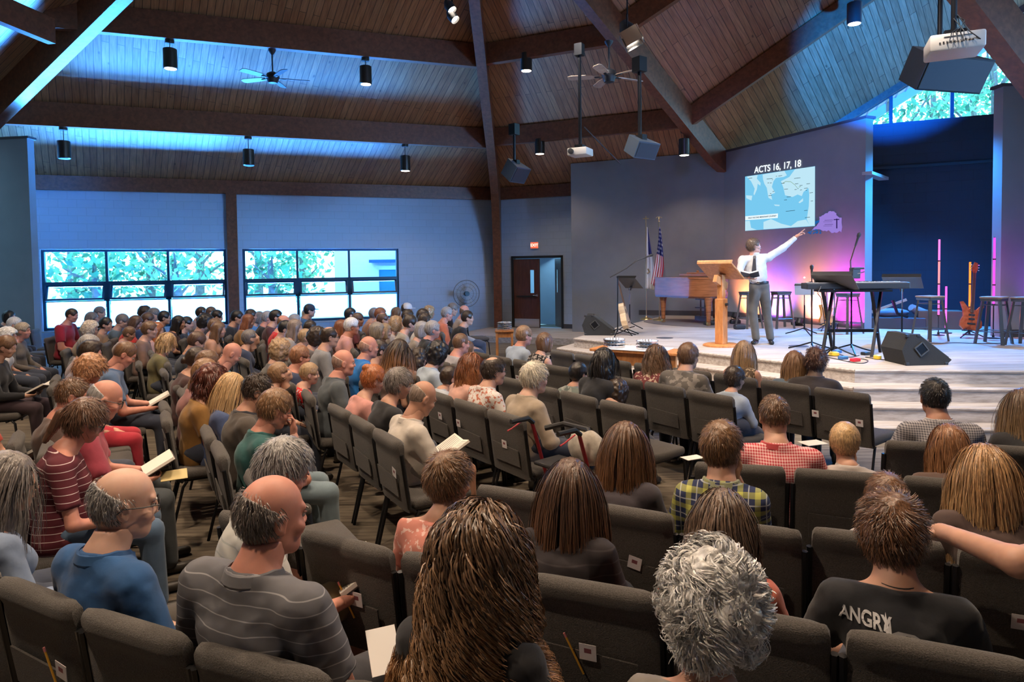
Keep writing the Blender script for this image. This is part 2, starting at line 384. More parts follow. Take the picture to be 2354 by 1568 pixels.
# left hip, its underside catching window light
nextt(MB().beam(HL-hd0*3, HT, .24, .62))
# beams of the stage gable, parallel to the rake
for (x0, y0, x1, y1, w, h) in ((1403, 52, 1479, 0, .17, .42), (1579, 250, 1944, -8, .17, .42)):
    p, q = spl(x0, y0), spl(x1, y1); d = (q-p)/np.linalg.norm(q-p); nextt(MB().beam(p-d*.2, p+d*7.5, w, h))
nextt(MB().beam(R0-RD*2.8-np.array([0, 0, -.42]), R1+RD*2-np.array([0, 0, -.42]), .3, .42))
nextt(MB().beam(R0-RD*2.8-np.array([0, 0, .01]), R1+RD*2-np.array([0, 0, .01]), .09, .07), M_BLKP)
# hip at the right edge of the picture
pa, pb = aty(2262, -45, 9.0), aty(2420, 165, 9.4); nextt(MB().beam(pa+(pa-pb)*1.3, pb+(pb-pa)*.5, .3, .5))
# purlin of the far left slope
pa, pb = aty(-30, -22, 11.), aty(118, 44, 12.2); nextt(MB().beam(pa+(pa-pb), pb, .16, .45))

# ------------------------------------------------------------ floor and walls
fl = struct(MB().box((1.5, 8, -.05), (42, 30, .1)).build('floor', M_FLOOR))
def wbox(m, p, q, z0, z1, th, n, mi=0):
    """wall piece between plan points p,q; room face on the line, thickness away from the room"""
    p, q, n = map(np.array, (p, q, n)); return m.prism([p, q, q-n*th, p-n*th], z0, z1, mi)
tW = lambda x, y: float(np.dot(COR-wpt(x, y)[:2], uW))
Pw = lambda t: COR-uW*t
w1a, w1b, w2a, w2b = tW(93.5, 620), tW(520.5, 620), tW(558, 620), tW(917, 620)
ZS, ZT = .56, 2.60
m = MB(); TW = .3
for ta, tb, z0, z1 in ((-.15, w2b, 0, 4.35), (w2a, w1b, 0, 4.35), (w1a, 15.5, 0, 4.35), (w2b, w2a, 0, ZS), (w1b, w1a, 0, ZS), (w2b, w2a, ZT, 4.35), (w1b, w1a, ZT, 4.35)):
    wbox(m, Pw(ta), Pw(tb), z0, z1, TW, nW)
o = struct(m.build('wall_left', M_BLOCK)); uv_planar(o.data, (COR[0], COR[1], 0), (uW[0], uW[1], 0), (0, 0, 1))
# sills
for ta, tb in ((w2b, w2a), (w1b, w1a)): 
    m = MB(); wbox(m, Pw(ta-.04)+nW*.05, Pw(tb+.04)+nW*.05, ZS-.04, ZS, .33, nW); nextt(m, M_WALL)
# brown post between the windows and its base
tp = tW(535, 560); m = MB(); wbox(m, Pw(tp-.13)+nW*.14, Pw(tp+.13)+nW*.14, 0, 4.1, .16, nW); nextt(m)

def window(n, ta, tb):
    root = struct(empty('window_%d' % n, v3(Pw((ta+tb)/2), ZS)))
    c0 = np.array(root.location)
    rot = math.atan2(uW[1], uW[0])
    def P(t, z, off=0): p = Pw(t)-nW*off-c0[:2]; return (p[0], p[1], z-ZS)
    def bar(m, t0, z0, t1, z1, w, dep=.12, off=.12):
        p, q = np.array(P((t0+t1)/2, (z0+z1)/2, off)), 0
        m.box(p, (abs(t1-t0)+ (w if abs(t1-t0) > 1e-6 else w), dep, abs(z1-z0)+(w if abs(z1-z0) < 1e-6 else 0)), rot)
    m = MB(); zb, zc_ = 1.29, 1.77
    for t in (ta+.03, tb-.03): bar(m, t, ZS, t, ZT, .07)
    for z in (ZS+.04, ZT-.03): bar(m, ta, z, tb, z, .06)
    for z in (zc_-.03, zb+.03): bar(m, ta, z, tb, z, .085)
    third = (tb-ta)/3
    for k in (1, 2): bar(m, ta+third*k, ZS, ta+third*k, ZT, .06)
    for k in (1, 2): bar(m, ta+third*k, zb, ta+third*k, zc_, .15)
    struct(m.build('window_frame', M_FRAME, root))
    for k in range(3):
        a, b = ta+third*k+.06, ta+third*(k+1)-.06
        for z0, z1, mt, nm in ((zc_+.02, ZT-.05, M_GLASS, 'glass_pane'), (ZS+.07, zb-.02, M_FROST, 'frosted_pane')):
            g = MB(); p = P((a+b)/2, (z0+z1)/2, .12); g.box(p, (b-a, .008, z1-z0), rot); g.build(nm, mt, root)
        # awning sash tilted out at the bottom
        sash = MB(); R = Matrix.Rotation(rot, 3, 'Z') @ Matrix.Rotation(rad(-24), 3, 'X'); hgt = zc_-zb-.10
        top = Vector(P((a+b)/2, zc_-.09, .14)); wd = b-a-.06
        def loc(x, z): return tuple(top + R @ Vector((x, .01, z)))
        for x in (-wd/2, wd/2): sash.box(loc(x, -hgt/2), (.045, .035, hgt), R)
        for z in (0, -hgt): sash.box(loc(0, z), (wd+.045, .035, .045), R)
        s_ = sash.build('awning_sash', M_FRAME, root)
        MB().box(loc(0, -hgt/2), (wd, .008, hgt), R).build('sash_glass', M_GLASS, root)
    return root
window(1, w1b, w1a); window(2, w2b, w2a)

# door wall
E_ = COR-uD*5.2
xD = lambda px: float(np.dot(wall_pt(px, 650, COR, AZD)[:2]-COR, -uD))
dA, dM, dB = xD(1177), xD(1240), xD(1295)
Pd = lambda t, off=0: COR-uD*t-nD*off
ZDT = .17+2.17
m = MB(); 
for ta, tb, z0, z1 in ((-.1, dA, 0, 4.35), (dB, 5.6, 0, 4.35), (dA, dB, ZDT, 4.35), (dA, dB, 0, .17)):
    wbox(m, Pd(ta), Pd(tb), z0, z1, .25, nD)
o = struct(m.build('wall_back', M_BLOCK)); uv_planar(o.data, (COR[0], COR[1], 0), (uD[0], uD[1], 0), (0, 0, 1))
m = MB(); wbox(m, Pd(dB)+nD*.015, Pd(5.4)+nD*.015, .17, .30, .02, nD); o = m.build('baseboard_back', M_BASE); struct(o)
# landing and the low step in front of the doors
m = MB(); m.prism([Pd(-.2), Pd(4.2), Pd(4.2)+nD*2.6, Pd(-.2)+nD*2.6], 0, .17); nextt(m, M_STAGE)
rotD = math.atan2(-uD[1], -uD[0])
fr = MB()
for t in (dA+.03, dB-.03): fr.box(v3(Pd(t, .06), .17+1.085), (.06, .2, 2.17), rotD)
fr.box(v3(Pd((dA+dB)/2, .06), ZDT-.03), (dB-dA, .2, .07), rotD)
root = struct(empty('door_1', v3(Pd((dA+dM)/2), .17)))
lc = root.location
def leaf(root, c, w, rot, hside, face):
    R = Matrix.Rotation(rot, 3, 'Z'); c = Vector(c)-root.location
    P_ = lambda x, y, z: tuple(c + R @ Vector((x, y, z)))
    H_ = 2.08; m = MB(); gx = hside*w*.22
    gz0, gz1 = 1.05, 1.75; gw = .13
    m.box(P_((-w/2+gx-gw/2)/2 , 0, H_/2), (gx-gw/2+w/2, .045, H_), R); m.box(P_((w/2+gx+gw/2)/2, 0, H_/2), (w/2-gx-gw/2, .045, H_), R)
    m.box(P_(gx, 0, gz0/2), (gw, .045, gz0), R); m.box(P_(gx, 0, (gz1+H_)/2), (gw, .045, H_-gz1), R)
    struct(m.build('door_leaf', M_DOOR, root)) 
    MB().box(P_(gx, 0, (gz0+gz1)/2), (gw, .01, gz1-gz0), R).build('vision_glass', M_FROST, root)
    MB().box(P_(0, -.03*face, .14), (w*.96, .004, .25), R).build('kick_plate', M_CHROME, root)
    h = MB(); h.cyl(P_(hside*w*.41, -.02*face, .98), P_(hside*w*.41, -.085*face, .98), .014); h.tube([P_(hside*w*.41, -.08*face, .98), P_(hside*w*.41-hside*.12, -.08*face, .98)], .011); h.cyl(P_(hside*w*.41, -.02*face, .98), P_(hside*w*.41, -.03*face, .98), .035)
    h.build('door_handle', M_CHROME, root, smooth=True)
    return P_
P_ = leaf(root, v3(Pd((dA+dM)/2+.02, .03), .17), dM-dA-.04, rotD, 1, 1)
b = MB().box(P_(0, -.06, .95), (.62, .03, .04), Matrix.Rotation(rotD, 3, 'Z')); b.build('push_bar', M_BRONZE, root)
fr2 = MB(); fr2.v, fr2.f, fr2.m = [tuple(np.array(v)-np.array(lc)) for v in fr.v], fr.f, fr.m; struct(fr2.build('door_frame', M_BLKP, root))
# open leaf swung into the lobby, lit by daylight
root = struct(empty('door_2', v3(Pd(dB-.06, .1), .17)))
hin = np.array(Pd(dB-.07, .16)); op = rotD+rad(180-52); dr = np.array([math.cos(op), math.sin(op)]); wid = .72
leaf(root, v3(hin+dr*wid/2, .17), wid, op, 1, -1 if False else 1)
# lobby behind the doorway
LB = MB(); wbox(LB, Pd(-1.0, 3.0), Pd(5.4, 3.0), 0, 3.0, .15, nD); wbox(LB, Pd(-1.0, .25), Pd(-1.0, 3.0), 0, 3.0, .1, -uD); 
LB.prism([Pd(-1, .2), Pd(5.4, .2), Pd(5.4, 3.2), Pd(-1, 3.2)], 3.0, 3.1); struct(LB.build('wall_lobby', M_WALL))
light('AREA', v3(Pd(.4, 2.2), 2.7), 60, (.25, .62, 1.), tgt=v3(Pd(1.4, .8), .6), size=1.2, name='lobby_light')

# stage walls
P1312 = wall_pt(1312, 376, K, AZD); k0 = wall_pt(1665, 735, K, AZD); eB = atz(1987, 757, STZ)
azB = math.degrees(math.atan2(k0[0]-eB[0], k0[1]-eB[1])); tB = U(azB)
SWT = 4.86
m = MB(); wbox(m, P1312[:2], k0[:2], 0, SWT+.02, .22, nD); o = struct(m.build('wall_stage_left', M_SWALL))
nBw = U(azB-90)
m = MB(); m.prism([k0[:2], eB[:2], eB[:2]-nBw*.2, k0[:2]-nBw*.2], 0, SWT-.02); o = struct(m.build('wall_stage', M_SWALL))
m = MB(); m.prism([k0[:2]+nBw*.03, eB[:2]+nBw*.03-tB*.03, eB[:2]-nBw*.24-tB*.03, k0[:2]-nBw*.24], SWT-.02, SWT+.03); nextt(m, M_BASE)
m = MB(); wbox(m, P1312[:2]+nD*.015-uD*1.9, k0[:2]+nD*.015, STZ, STZ+.13, .015, nD); wbox(m, k0[:2]+nBw*.015, eB[:2]+nBw*.015, STZ, STZ+.13, .015, nBw); o = struct(m.build('baseboard_stage', M_BASE))
# alcove: dark wall behind the opening, projecting ledge, right stage wall
al0 = atz(2000, 745, STZ); alL, alR = al0[:2]+uD*1.2, al0[:2]-uD*4.0
m = MB(); wbox(m, alL, alR, 0, 4.94, .2, nD); o = struct(m.build('wall_alcove', M_DARKW)); uv_planar(o.data, v3(al0, 0), (uD[0], uD[1], 0), (0, 0, 1))
lw = wall_pt(2000, 355, al0, AZD); nextt(MB().beam(v3(alL+nD*.02, 4.03), v3(alR+nD*.02, 4.03), .05, .05), M_FRAME)
pq = [wall_pt(1990, 395, eB, azB), aty(2032, 408, float(eB[1])+1.0)]
nextt(MB().beam(pq[0]-np.array([0, .05, .0]), pq[1], .18, .06), M_WALL)
rwa = atz(2298, 775, STZ); rwd = np.array([1., -.06])/np.linalg.norm([1, -.06])
SW2 = float(wall_pt(2302, 199, rwa, 90+3.4)[2])
m = MB(); m.prism([rwa[:2], rwa[:2]+rwd*6, rwa[:2]+rwd*6+np.array([0, .22]), rwa[:2]+np.array([0, .22])], 0, SW2); struct(m.build('wall_stage_right', M_SWALL))
m = MB(); m.prism([rwa[:2]+np.array([-.05, -.03]), rwa[:2]+rwd*6+np.array([0, -.03]), rwa[:2]+rwd*6+np.array([0, .25]), rwa[:2]+np.array([-.05, .25])], SW2, SW2+.05); nextt(m, M_BASE)
m = MB(); m.prism([rwa[:2]+np.array([0, -.015]), rwa[:2]+rwd*6+np.array([0, -.015]), rwa[:2]+rwd*6, rwa[:2]], STZ, STZ+.13); struct(m.build('baseboard_right', M_BASE))
# clerestory window in the gable, mullions and glass
gl0 = R0[:2]; nG = nD
def G(x, y, off=0): return wall_pt(x, y, gl0-nG*off, AZD)
root = struct(empty('window_3', v3(G(2100, 260))))
m = MB(); 
for px in (2047, 2187, 2338):
    b = G(px, 330); zt = float(R0[2]+SLOPE*np.dot(b[:2]-R0[:2], -uD)); m.box((b[0]-root.location[0], b[1]-root.location[1], (zt+3.2)/2-root.location[2]), (.075, .1, zt-3.2), rotD)
for off, z in ((0, 3.2),): m.beam(np.array([*(gl0+uD*2), z])-np.array(root.location), np.array([*(gl0-uD*6), z])-np.array(root.location), .1, .08)
struct(m.build('window_frame', M_FRAME, root))
m = MB(); p0, p1 = gl0+uD*1.5, gl0-uD*5.5
m.extr([(*p0, 3.2), (*p1, 3.2), (*p1, R0[2]+SLOPE*5.5), (*gl0, R0[2])], (nG[0]*.01, nG[1]*.01, 0)); m.v = [tuple(np.array(v)-np.array(root.location)) for v in m.v]; m.build('glass_pane', M_GLASS, root)
m = MB(); wbox(m, gl0+uD*6, gl0-uD*9, 0, 3.2, .2, nG); struct(m.build('wall_gable', M_DARKW)); uv_planar(bpy.data.objects['wall_gable'].data, v3(gl0, 0), (uD[0], uD[1], 0), (0, 0, 1))
# left return wall, at the near edge of the window wall
lw = aty(62, 318, 14.2); xr = lw
p = np.array([xr[0], 14.2]); z_lw = float(lw[2]); q = p+np.array([-6, .9]); jn = wpt(78, 560)[:2]
m = MB(); m.prism([p, q, q+np.array([0, .2]), p+np.array([.0, .2])], 0, z_lw); struct(m.build('wall_left_near', M_SWALL))
m = MB(); m.prism([p+np.array([.04, -.03]), q+np.array([0, -.03]), q+np.array([0, .23]), p+np.array([.04, .23])], z_lw, z_lw+.05); nextt(m, M_BASE)
# enclosing walls outside the view
m = MB()
for a, b in (((-16, 16.5), (-13.5, -3.6)), ((-13.5, -3.6), (12.5, -3.6)), ((12.5, -3.6), (18, 8)), ((18, 8), (15.5, 12.5))):
    m.extr([(a[0], a[1], 0), (b[0], b[1], 0), (b[0], b[1], 6.5), (a[0], a[1], 6.5)], (.01, .01, 0))
struct(m.build('wall_rear', M_WALL))

# ------------------------------------------------------------ stage platform, four risers
lip = [atz(1320, 777, STZ)[:2], atz(1686, 818.5, STZ)[:2], atz(1965, 849, STZ)[:2], atz(2354, 852, STZ)[:2]]
lip[1] = None
a_, c_, d_ = lip[0], lip[2], lip[3]; dR = (d_-c_)/np.linalg.norm(d_-c_); end = c_+dR*9
back_l = atz(1469, 740, STZ)[:2]; dL = (back_l-a_)/np.linalg.norm(back_l-a_); bl_ = a_+dL*7.2
def offs(k):
    nl = np.array([(c_-a_)[1], -(c_-a_)[0]]); nl /= np.linalg.norm(nl)
    if nl[1] > 0: nl = -nl
    nr = np.array([dR[1], -dR[0]]); nr = nr if nr[1] < 0 else -nr
    ns = np.array([-dL[1], dL[0]]); ns = ns if ns[0] < 0 else -ns
    A_ = inter(a_+nl*k, (c_-a_), a_+ns*k*.85, dL); C_ = inter(a_+nl*k, (c_-a_), c_+nr*k, dR)
    return [bl_+ns*k*.85, A_, C_, end+nr*k]
for i in range(4):
    k = .29*i; z1 = STZ-.17*i; P = offs(k); m = MB()
    m.prism([P[0], P[1], P[2], P[3], P[3]+np.array([0, 14]), P[0]+np.array([2, 4])] if i == 0 else [P[0], P[1], P[2], P[3], P[3]+np.array([0, 1.]), np.array(P[2])+np.array([.3, 1.2]), np.array(P[1])+np.array([.9, .4]), P[0]+np.array([.6, 0])], z1-.17, z1-.0)
    # rounded nosing
    for q in range(3): m.tube([v3(P[q], z1-.02), v3(P[q+1], z1-.02)], .02, 6)
    o = m.build('floor_stage' if i == 0 else 'trim_stage_step', M_STAGE); struct(o)
    if i: tn[0] += 1; o.name = 'trim_%d' % tn[0]
stage_fill = None
# ------------------------------------------------------------ outdoors seen through the glass
M_LEAF = mat('leaves', (.10, .40, .22), .5, noise=.6, nscale=1.2); M_LEAF2 = mat('light_leaves', (.20, .55, .34), .5, noise=.5, nscale=1.5)
M_BARK = mat('grey_bark', (.16, .17, .17), .9, noise=.3, nscale=8)
M_GRASS = mat('outside_ground', (.5, .55, .5), .9, noise=.2, nscale=1.5)
struct(MB().box((-2, 45, -.25), (120, 50, .2)).build('ground_outside', M_GRASS))
def tree(p, h, r, seed, label, n=900, mt=None, z0=.25, ls=.15):
    rg = np.random.default_rng(seed); root = empty('tree', (p[0], p[1], -.15), 0, label, 'tree', 'trees outside the windows')
    t = MB(); t.tube([(0, 0, 0), (.1, 0, h*.4), (-.05, .1, h*.75)], [.2, .16, .07]); 
    for a in range(5):
        an = a*1.3; t.tube([(.08, 0, h*(.3+.08*a)), (math.cos(an)*r*.5, math.sin(an)*r*.5, h*(.42+.1*a))], [.07, .02], 5)
    t.build('trunk', M_BARK, root, smooth=True)
    nb = 14; cen = np.stack([rg.normal(0, r*.38, nb), rg.normal(0, r*.38, nb), rg.uniform(h*z0, h*.95, nb)], 1)
    c = cen[rg.integers(0, nb, n)]+rg.normal(0, r*.26, (n, 3)); a = rg.normal(size=(n, 3)); a /= np.linalg.norm(a, axis=1)[:, None]; b = np.cross(a, rg.normal(size=(n, 3))); b /= np.linalg.norm(b, axis=1)[:, None]
    s = rg.uniform(.6, 1.3, (n, 1))*ls
    V = np.stack([c-a*s, c+b*s*.5, c+a*s, c-b*s*.5], 1).reshape(-1, 3)
    m = MB(); m.v = [tuple(v) for v in V]; m.f = [(4*i, 4*i+1, 4*i+2, 4*i+3) for i in range(n)]; m.m = [0]*n
    me = bpy.data.meshes.new('foliage'); me.from_pydata(m.v, [], m.f); me.materials.append(mt or M_LEAF); o = bpy.data.objects.new('foliage', me); COL.objects.link(o); o.parent = root
    return root
where = ['beyond the left pane of the left window', 'beyond the middle pane of the left window', 'beyond the right pane of the left window', 'beyond the left pane of the window near the wooden post', 'beyond the middle of the second window', 'low shrub under the first tree of the left window', 'low shrub outside the middle of the left window', 'low shrub outside the second window']
for i, (px, dist, h, r) in enumerate(((160, 8, 4.6, 2.0), (340, 7, 5.2, 2.2), (455, 9, 6.2, 2.4), (590, 8, 5.6, 2.0), (690, 10, 5.4, 1.5), (215, 5, 3.2, 1.6), (400, 5.2, 3.4, 1.5), (620, 5.5, 3.3, 1.2))):
    b = wpt(px, 620)[:2]; d = b/np.linalg.norm(b); p = b+d*dist
    tree(p, h, r, 11+i, 'green leafy tree '+where[i], 430, M_LEAF if i % 2 else M_LEAF2)
w4 = ['high in the left end of the gable glass', 'in the middle of the gable glass', 'at the right of the gable glass', 'low behind the gable glass']
for i, (px, py, dist, h, r) in enumerate(((2040, 250, 8, 9.5, 3.0), (2150, 200, 10, 12, 3.2), (2290, 150, 8, 12.5, 3.0), (2240, 200, 14, 14, 3.5))):
    b = G(px, py)[:2]; d = b/np.linalg.norm(b); tree(b+d*dist, h, r, 31+i, 'tall green tree seen '+w4[i], 1300, M_LEAF2 if i % 2 else M_LEAF, .3, .13)
# neighbouring wing of the building with its glazed door, right of the second window
b0 = wpt(768, 620)[:2]; b0 = b0+b0/np.linalg.norm(b0)*3.6; b1 = wpt(985, 620)[:2]; b1 = b1+b1/np.linalg.norm(b1)*2.3; wd = (b1-b0)/np.linalg.norm(b1-b0); wn = np.array([wd[1], -wd[0]]); rW = math.atan2(wd[1], wd[0])
root = empty('building_wing', (b0[0], b0[1], -.15), rW, 'pale brick wing with a glazed white door outside the second window', 'building')
Lw = float(np.linalg.norm(b1-b0)); m = MB().box((Lw/2, .2, 1.9), (Lw, .3, 3.8)); o = m.build('brick_wall', blockwall_mat('pale_brick', (.78, .76, .72)), root); uv_planar(o.data, (0, 0, 0), (1.6, 0, 0), (0, 0, 2.2))
m = MB()
for x in (Lw-1.75, Lw-1.0, Lw-.25): m.box((x, .02, 1.1), (.13, .1, 2.2))
for z in (.1, 2.2): m.box((Lw-1., .02, z), (1.6, .1, .13))
m.build('door_frame', M_WHITE, root); MB().box((Lw-1, .03, 1.1), (1.5, .02, 2.1)).build('door_glass', mat('dark_glass', (.05, .2, .2), .1), root)
MB().box((Lw-1, -.1, 2.42), (1.9, .3, .1)).build('door_canopy', M_FRAME, root)
# white soffit outside the gable glass
root = empty('roof_soffit', (0, 0, 0), 0, 'white boarded roof overhang outside the gable window', 'soffit')
m = MB(); q0, q1 = R0-RD*2.5-np.array([0, 0, .02]), R1+RD*2
m.extr([q0, q1, q1-np.array([nG[0], nG[1], 0])*1.0, q0-np.array([nG[0], nG[1], 0])*1.0], (0, 0, .08)); m.build('soffit_board', M_WHITE, root)
m = MB()
for k in range(34):
    c = q0+(q1-q0)*k/33; m.box((c[0]-nG[0]*.5, c[1]-nG[1]*.5, c[2]-.01), (.025, .95, .02), rotD)
m.build('board_joints', mat('grey_joint', (.45, .5, .55), .7), root)
m = MB(); m.beam(q0-np.array([nG[0], nG[1], 0])*1.0, q1-np.array([nG[0], nG[1], 0])*1.0, .06, .22); m.build('fascia', M_WHITE, root)

# ------------------------------------------------------------ fixtures under the roof
M_LAMP = mat('lamp_lens', (1, .95, .85), .3, emit=(1, .87, .68), power=9)
def pendant(loc, cable, label, on=True, power=60, grp='cylinder pendant lamps'):
    root = empty('pendant_lamp', loc, 0, label, 'lamp', grp)
    c = MB(); c.lathe([(.118, .0), (.13, .01), (.13, .38), (.12, .39), (0.0, .39)], n=24); o = c.build('lamp_shade', M_BRONZE, root, smooth=True)
    MB().lathe([(.108, -.004), (.112, .012), (.0, .012)], n=24).build('lens', M_LAMP if on else M_BLKP, root, smooth=True)
    MB().cyl((0, 0, .39), (0, 0, .39+cable), .008).build('cable', M_BLKP, root)
    MB().cyl((0, 0, .39+cable-.02), (0, 0, .39+cable+.10), .085, n=16).build('canopy', M_BRONZE, root, smooth=True)
    if on:
        l = light('SPOT', (0, 0, -.03), power, WARM, size=.09, spot=125, blend=.6, name='pendant_bulb'); l.parent = root
    return root
def purl_pt(x, y, n, dist, az): return wall_pt(x, y, COR+n*dist, az)
BOT = lambda dist: ZE+SLOPE*dist-.52
pend = [(392, 158, nW, 4.62, AZW, 'upper left pendant lamp, nearest the big sloping beam'), (841, 194, nW, 4.62, AZW, 'pendant lamp on the upper purlin, right of the ceiling fan'),
        (148, 365, nW, 2.25, AZW, 'unlit pendant lamp at the far left, above the first window'), (572, 381, nW, 2.25, AZW, 'unlit pendant lamp above the wooden post between the windows'), (932, 393, nW, 2.25, AZW, 'lit pendant lamp above the right end of the second window'),
        (1210, 163, nD, 4.62, AZD, 'lit pendant lamp high between the arch and the first projector'), (1241, 354, nD, 2.25, AZD, 'small lit pendant lamp above the exit doors'), (1573, 357, nD, 2.25, AZD, 'pendant lamp close to the foot of the hip beam over the stage wall')]
for x, y, n, dist, az, lb in pend:
    p = purl_pt(x, y, n, dist, az); pendant(v3(p), max(.12, BOT(dist)-float(p[2])-.42), lb, on=x not in (148, 572), power=110)
p = aty(1964, 55, 12.6); pendant(v3(p), 1.1, 'pendant lamp hanging near the gable window, ring of light at its rim', True, 40)
for i, (x, y, z, pw) in enumerate(((-4.5, 6.2, 6.6, 800), (-.5, 4.2, 6.8, 900), (2.8, 3.6, 6.6, 850), (-6.8, 8.6, 6.4, 560), (-2.4, 9.6, 6.9, 560), (1.2, 7.6, 7.0, 640), (-2.6, 1.6, 5.8, 640), (1.2, 1.0, 5.8, 640))):
    pendant((x, y, z), 1.2, 'assumed bronze pendant lamp above the seating, over the picture', True, pw, 'assumed pendant lamps above the seats')  # assumed lamps out of view, added to light the audience from overhead

def fan(loc, rod, label, blade, a0):
    root = empty('ceiling_fan', loc, a0, label, 'ceiling fan')
    MB().lathe([(.02, -.12), (.09, -.1), (.12, -.02), (.14, .02), (.12, .09), (.05, .13), (.02, .14)], n=20).build('motor_housing', M_BLKP, root, smooth=True)
    MB().cyl((0, 0, .13), (0, 0, rod), .016).build('rod', M_BLKP, root); MB().lathe([(.02, rod-.1), (.07, rod-.03), (.08, rod)], n=16).build('canopy', M_BLKP, root, smooth=True)
    for k in range(5):
        t = k*2*math.pi/5; R = Matrix.Rotation(t, 3, 'Z') @ Matrix.Rotation(rad(12), 3, 'X')
        m = MB(); pts = [(.18, -.05), (.35, -.075), (.68, -.08), (.74, -.05), (.74, .05), (.68, .08), (.35, .075), (.18, .05)]
        vs = [R @ Vector((x, y, .0)) for x, y in pts]; m.extr(vs, R @ Vector((0, 0, .012))); b = m.build('blade', blade, root)
        MB().beam(R @ Vector((.08, 0, .0)), R @ Vector((.26, 0, .0)), .05, .012).build('blade_bracket', M_BLKP, root)
    return root
M_BLADE = wood_mat('fan_blade_light', (.34, .22, .15), (.46, .32, .22), (2, 2, 2), .5, 5.); M_BLADE2 = mat('fan_blade_dark', (.06, .05, .055), .4)
p = purl_pt(627, 180, nW, 4.62, AZW); fan(v3(p), BOT(4.62)-float(p[2]), 'dark ceiling fan on the upper purlin above the windows', M_BLADE2, .35)
p = aty(1400, 176, 12.0); fan(v3(p), float(aty(1399, 95, 12.0)[2]-p[2]), 'ceiling fan with light wood blades near the hip beam over the stage', M_BLADE, .5)

def projector(loc, rz, w, d, h, label, topz, rear=False):
    root = empty('projector', loc, rz, label, 'projector')
    MB().rbox((0, 0, h/2), (w, d, h), .02).build('body', mat('projector_white', (.46, .42, .36), .5), root, smooth=True)
    m = MB(); s = -1
    if rear:
        rg = random.Random(3)
        for k in range(11): m.box((-w*.32+k*w*.065, -d/2-.002, h*(.42+.1*rg.random())), (w*.03, .008, h*.09))
        m.box((0, -d/2-.002, h*.78), (w*.5, .006, h*.03)); m.build('port_panel', M_BLKP, root)
        rg = random.Random(5); cb = MB()
        for k in range(5):
            x0 = -w*.2+k*w*.12; cb.tube([(x0, -d/2-.01, h*.5), (x0+rg.uniform(-.05, .05), -d/2-.06, h*.3), (x0*.6, -d/2-.03, h*.95), (rg.uniform(-.1, .1), -.03, h+.10+.03*k), (.03, 0, h+.22)], .005, 5)
        cb.build('cables', M_BLKP, root, smooth=True)
    else:
        m.lathe([(.045, 0), (.05, .05), (.03, .055)], (-w*.26, -d/2, h*.5), 16, axis=(0, -1, 0)); m.build('lens', M_BLKP, root, smooth=True)
    MB().box((0, 0, h+.03), (w*.4, d*.5, .06)).build('mount_plate', M_BLACK, root)
    MB().cyl((0, 0, h+.02), (0, 0, topz-loc[2]), .028).build('pole', M_BLACK, root); MB().box((0, 0, topz-loc[2]-.08), (.14, .14, .2)).build('ceiling_clamp', M_BLACK, root)
    return root
p = aty(1334, 359, 11.6); projector(v3(p), rad(-28), .36, .34, .13, 'small white projector on a long pole left of the hip beam', float(aty(1333, 104, 11.6)[2]))
p = aty(2192, 126, 6.9); projector(v3(p), rad(-24), .48, .42, .17, 'large white projector with cables, in front of the gable window', float(p[2])+1.6, True)
def hung_speaker(loc, rz, tilt, w, d, h, label, topz, off=0, col=(.035, .05, .07)):
    root = empty('hanging_loudspeaker', loc, rz, label, 'loudspeaker')
    R = Matrix.Rotation(tilt, 3, 'X'); m = MB(); prof = [(-w/2, -d/2), (w/2, -d/2), (w*.30, d/2), (-w*.30, d/2)]
    vs = [R @ Vector((x, y, -h/2)) for x, y in prof]; m.extr(vs, R @ Vector((0, 0, h))); m.build('cabinet', mat('speaker_box_%d' % int(col[0]*1000), col, .4), root)
    g = MB(); vs = [R @ Vector((x, -d/2-.012, z)) for x, z in ((-w/2+.02, -h/2+.02), (w/2-.02, -h/2+.02), (w/2-.02, h/2-.02), (-w/2+.02, h/2-.02))]; g.extr(vs, R @ Vector((0, .01, 0))); g.build('grille', mat('grille_dark', (.009, .013, .02), .6), root)
    MB().cyl((off, 0, h*.3), (off, 0, topz-loc[2]), .028).build('pole', M_BLACK, root); MB().box((off, 0, topz-loc[2]-.06), (.16, .16, .22)).build('ceiling_clamp', M_BLACK, root)
    MB().box((off, 0, h*.45), (.1, .2, .12)).build('yoke', M_BLACK, root)
    return root
p = aty(1471, 338, 10.2); hung_speaker(v3(p), rad(35), rad(28), .46, .34, .26, 'dark wedge loudspeaker on a pole below the hip beam, lit blue', float(aty(1466, 140, 10.2)[2]))
p = aty(1183, 393, 13.5); hung_speaker(v3(p), rad(50), rad(35), .46, .38, .34, 'small grey loudspeaker on a pole above the exit doors', float(aty(1181, 291, 13.5)[2]))
p = aty(2160, 160, 8.0); hung_speaker(v3(p), rad(15), rad(30), .95, .5, .40, 'large dark loudspeaker hanging behind the big projector', float(p[2])+1.8, col=(.008, .010, .014))
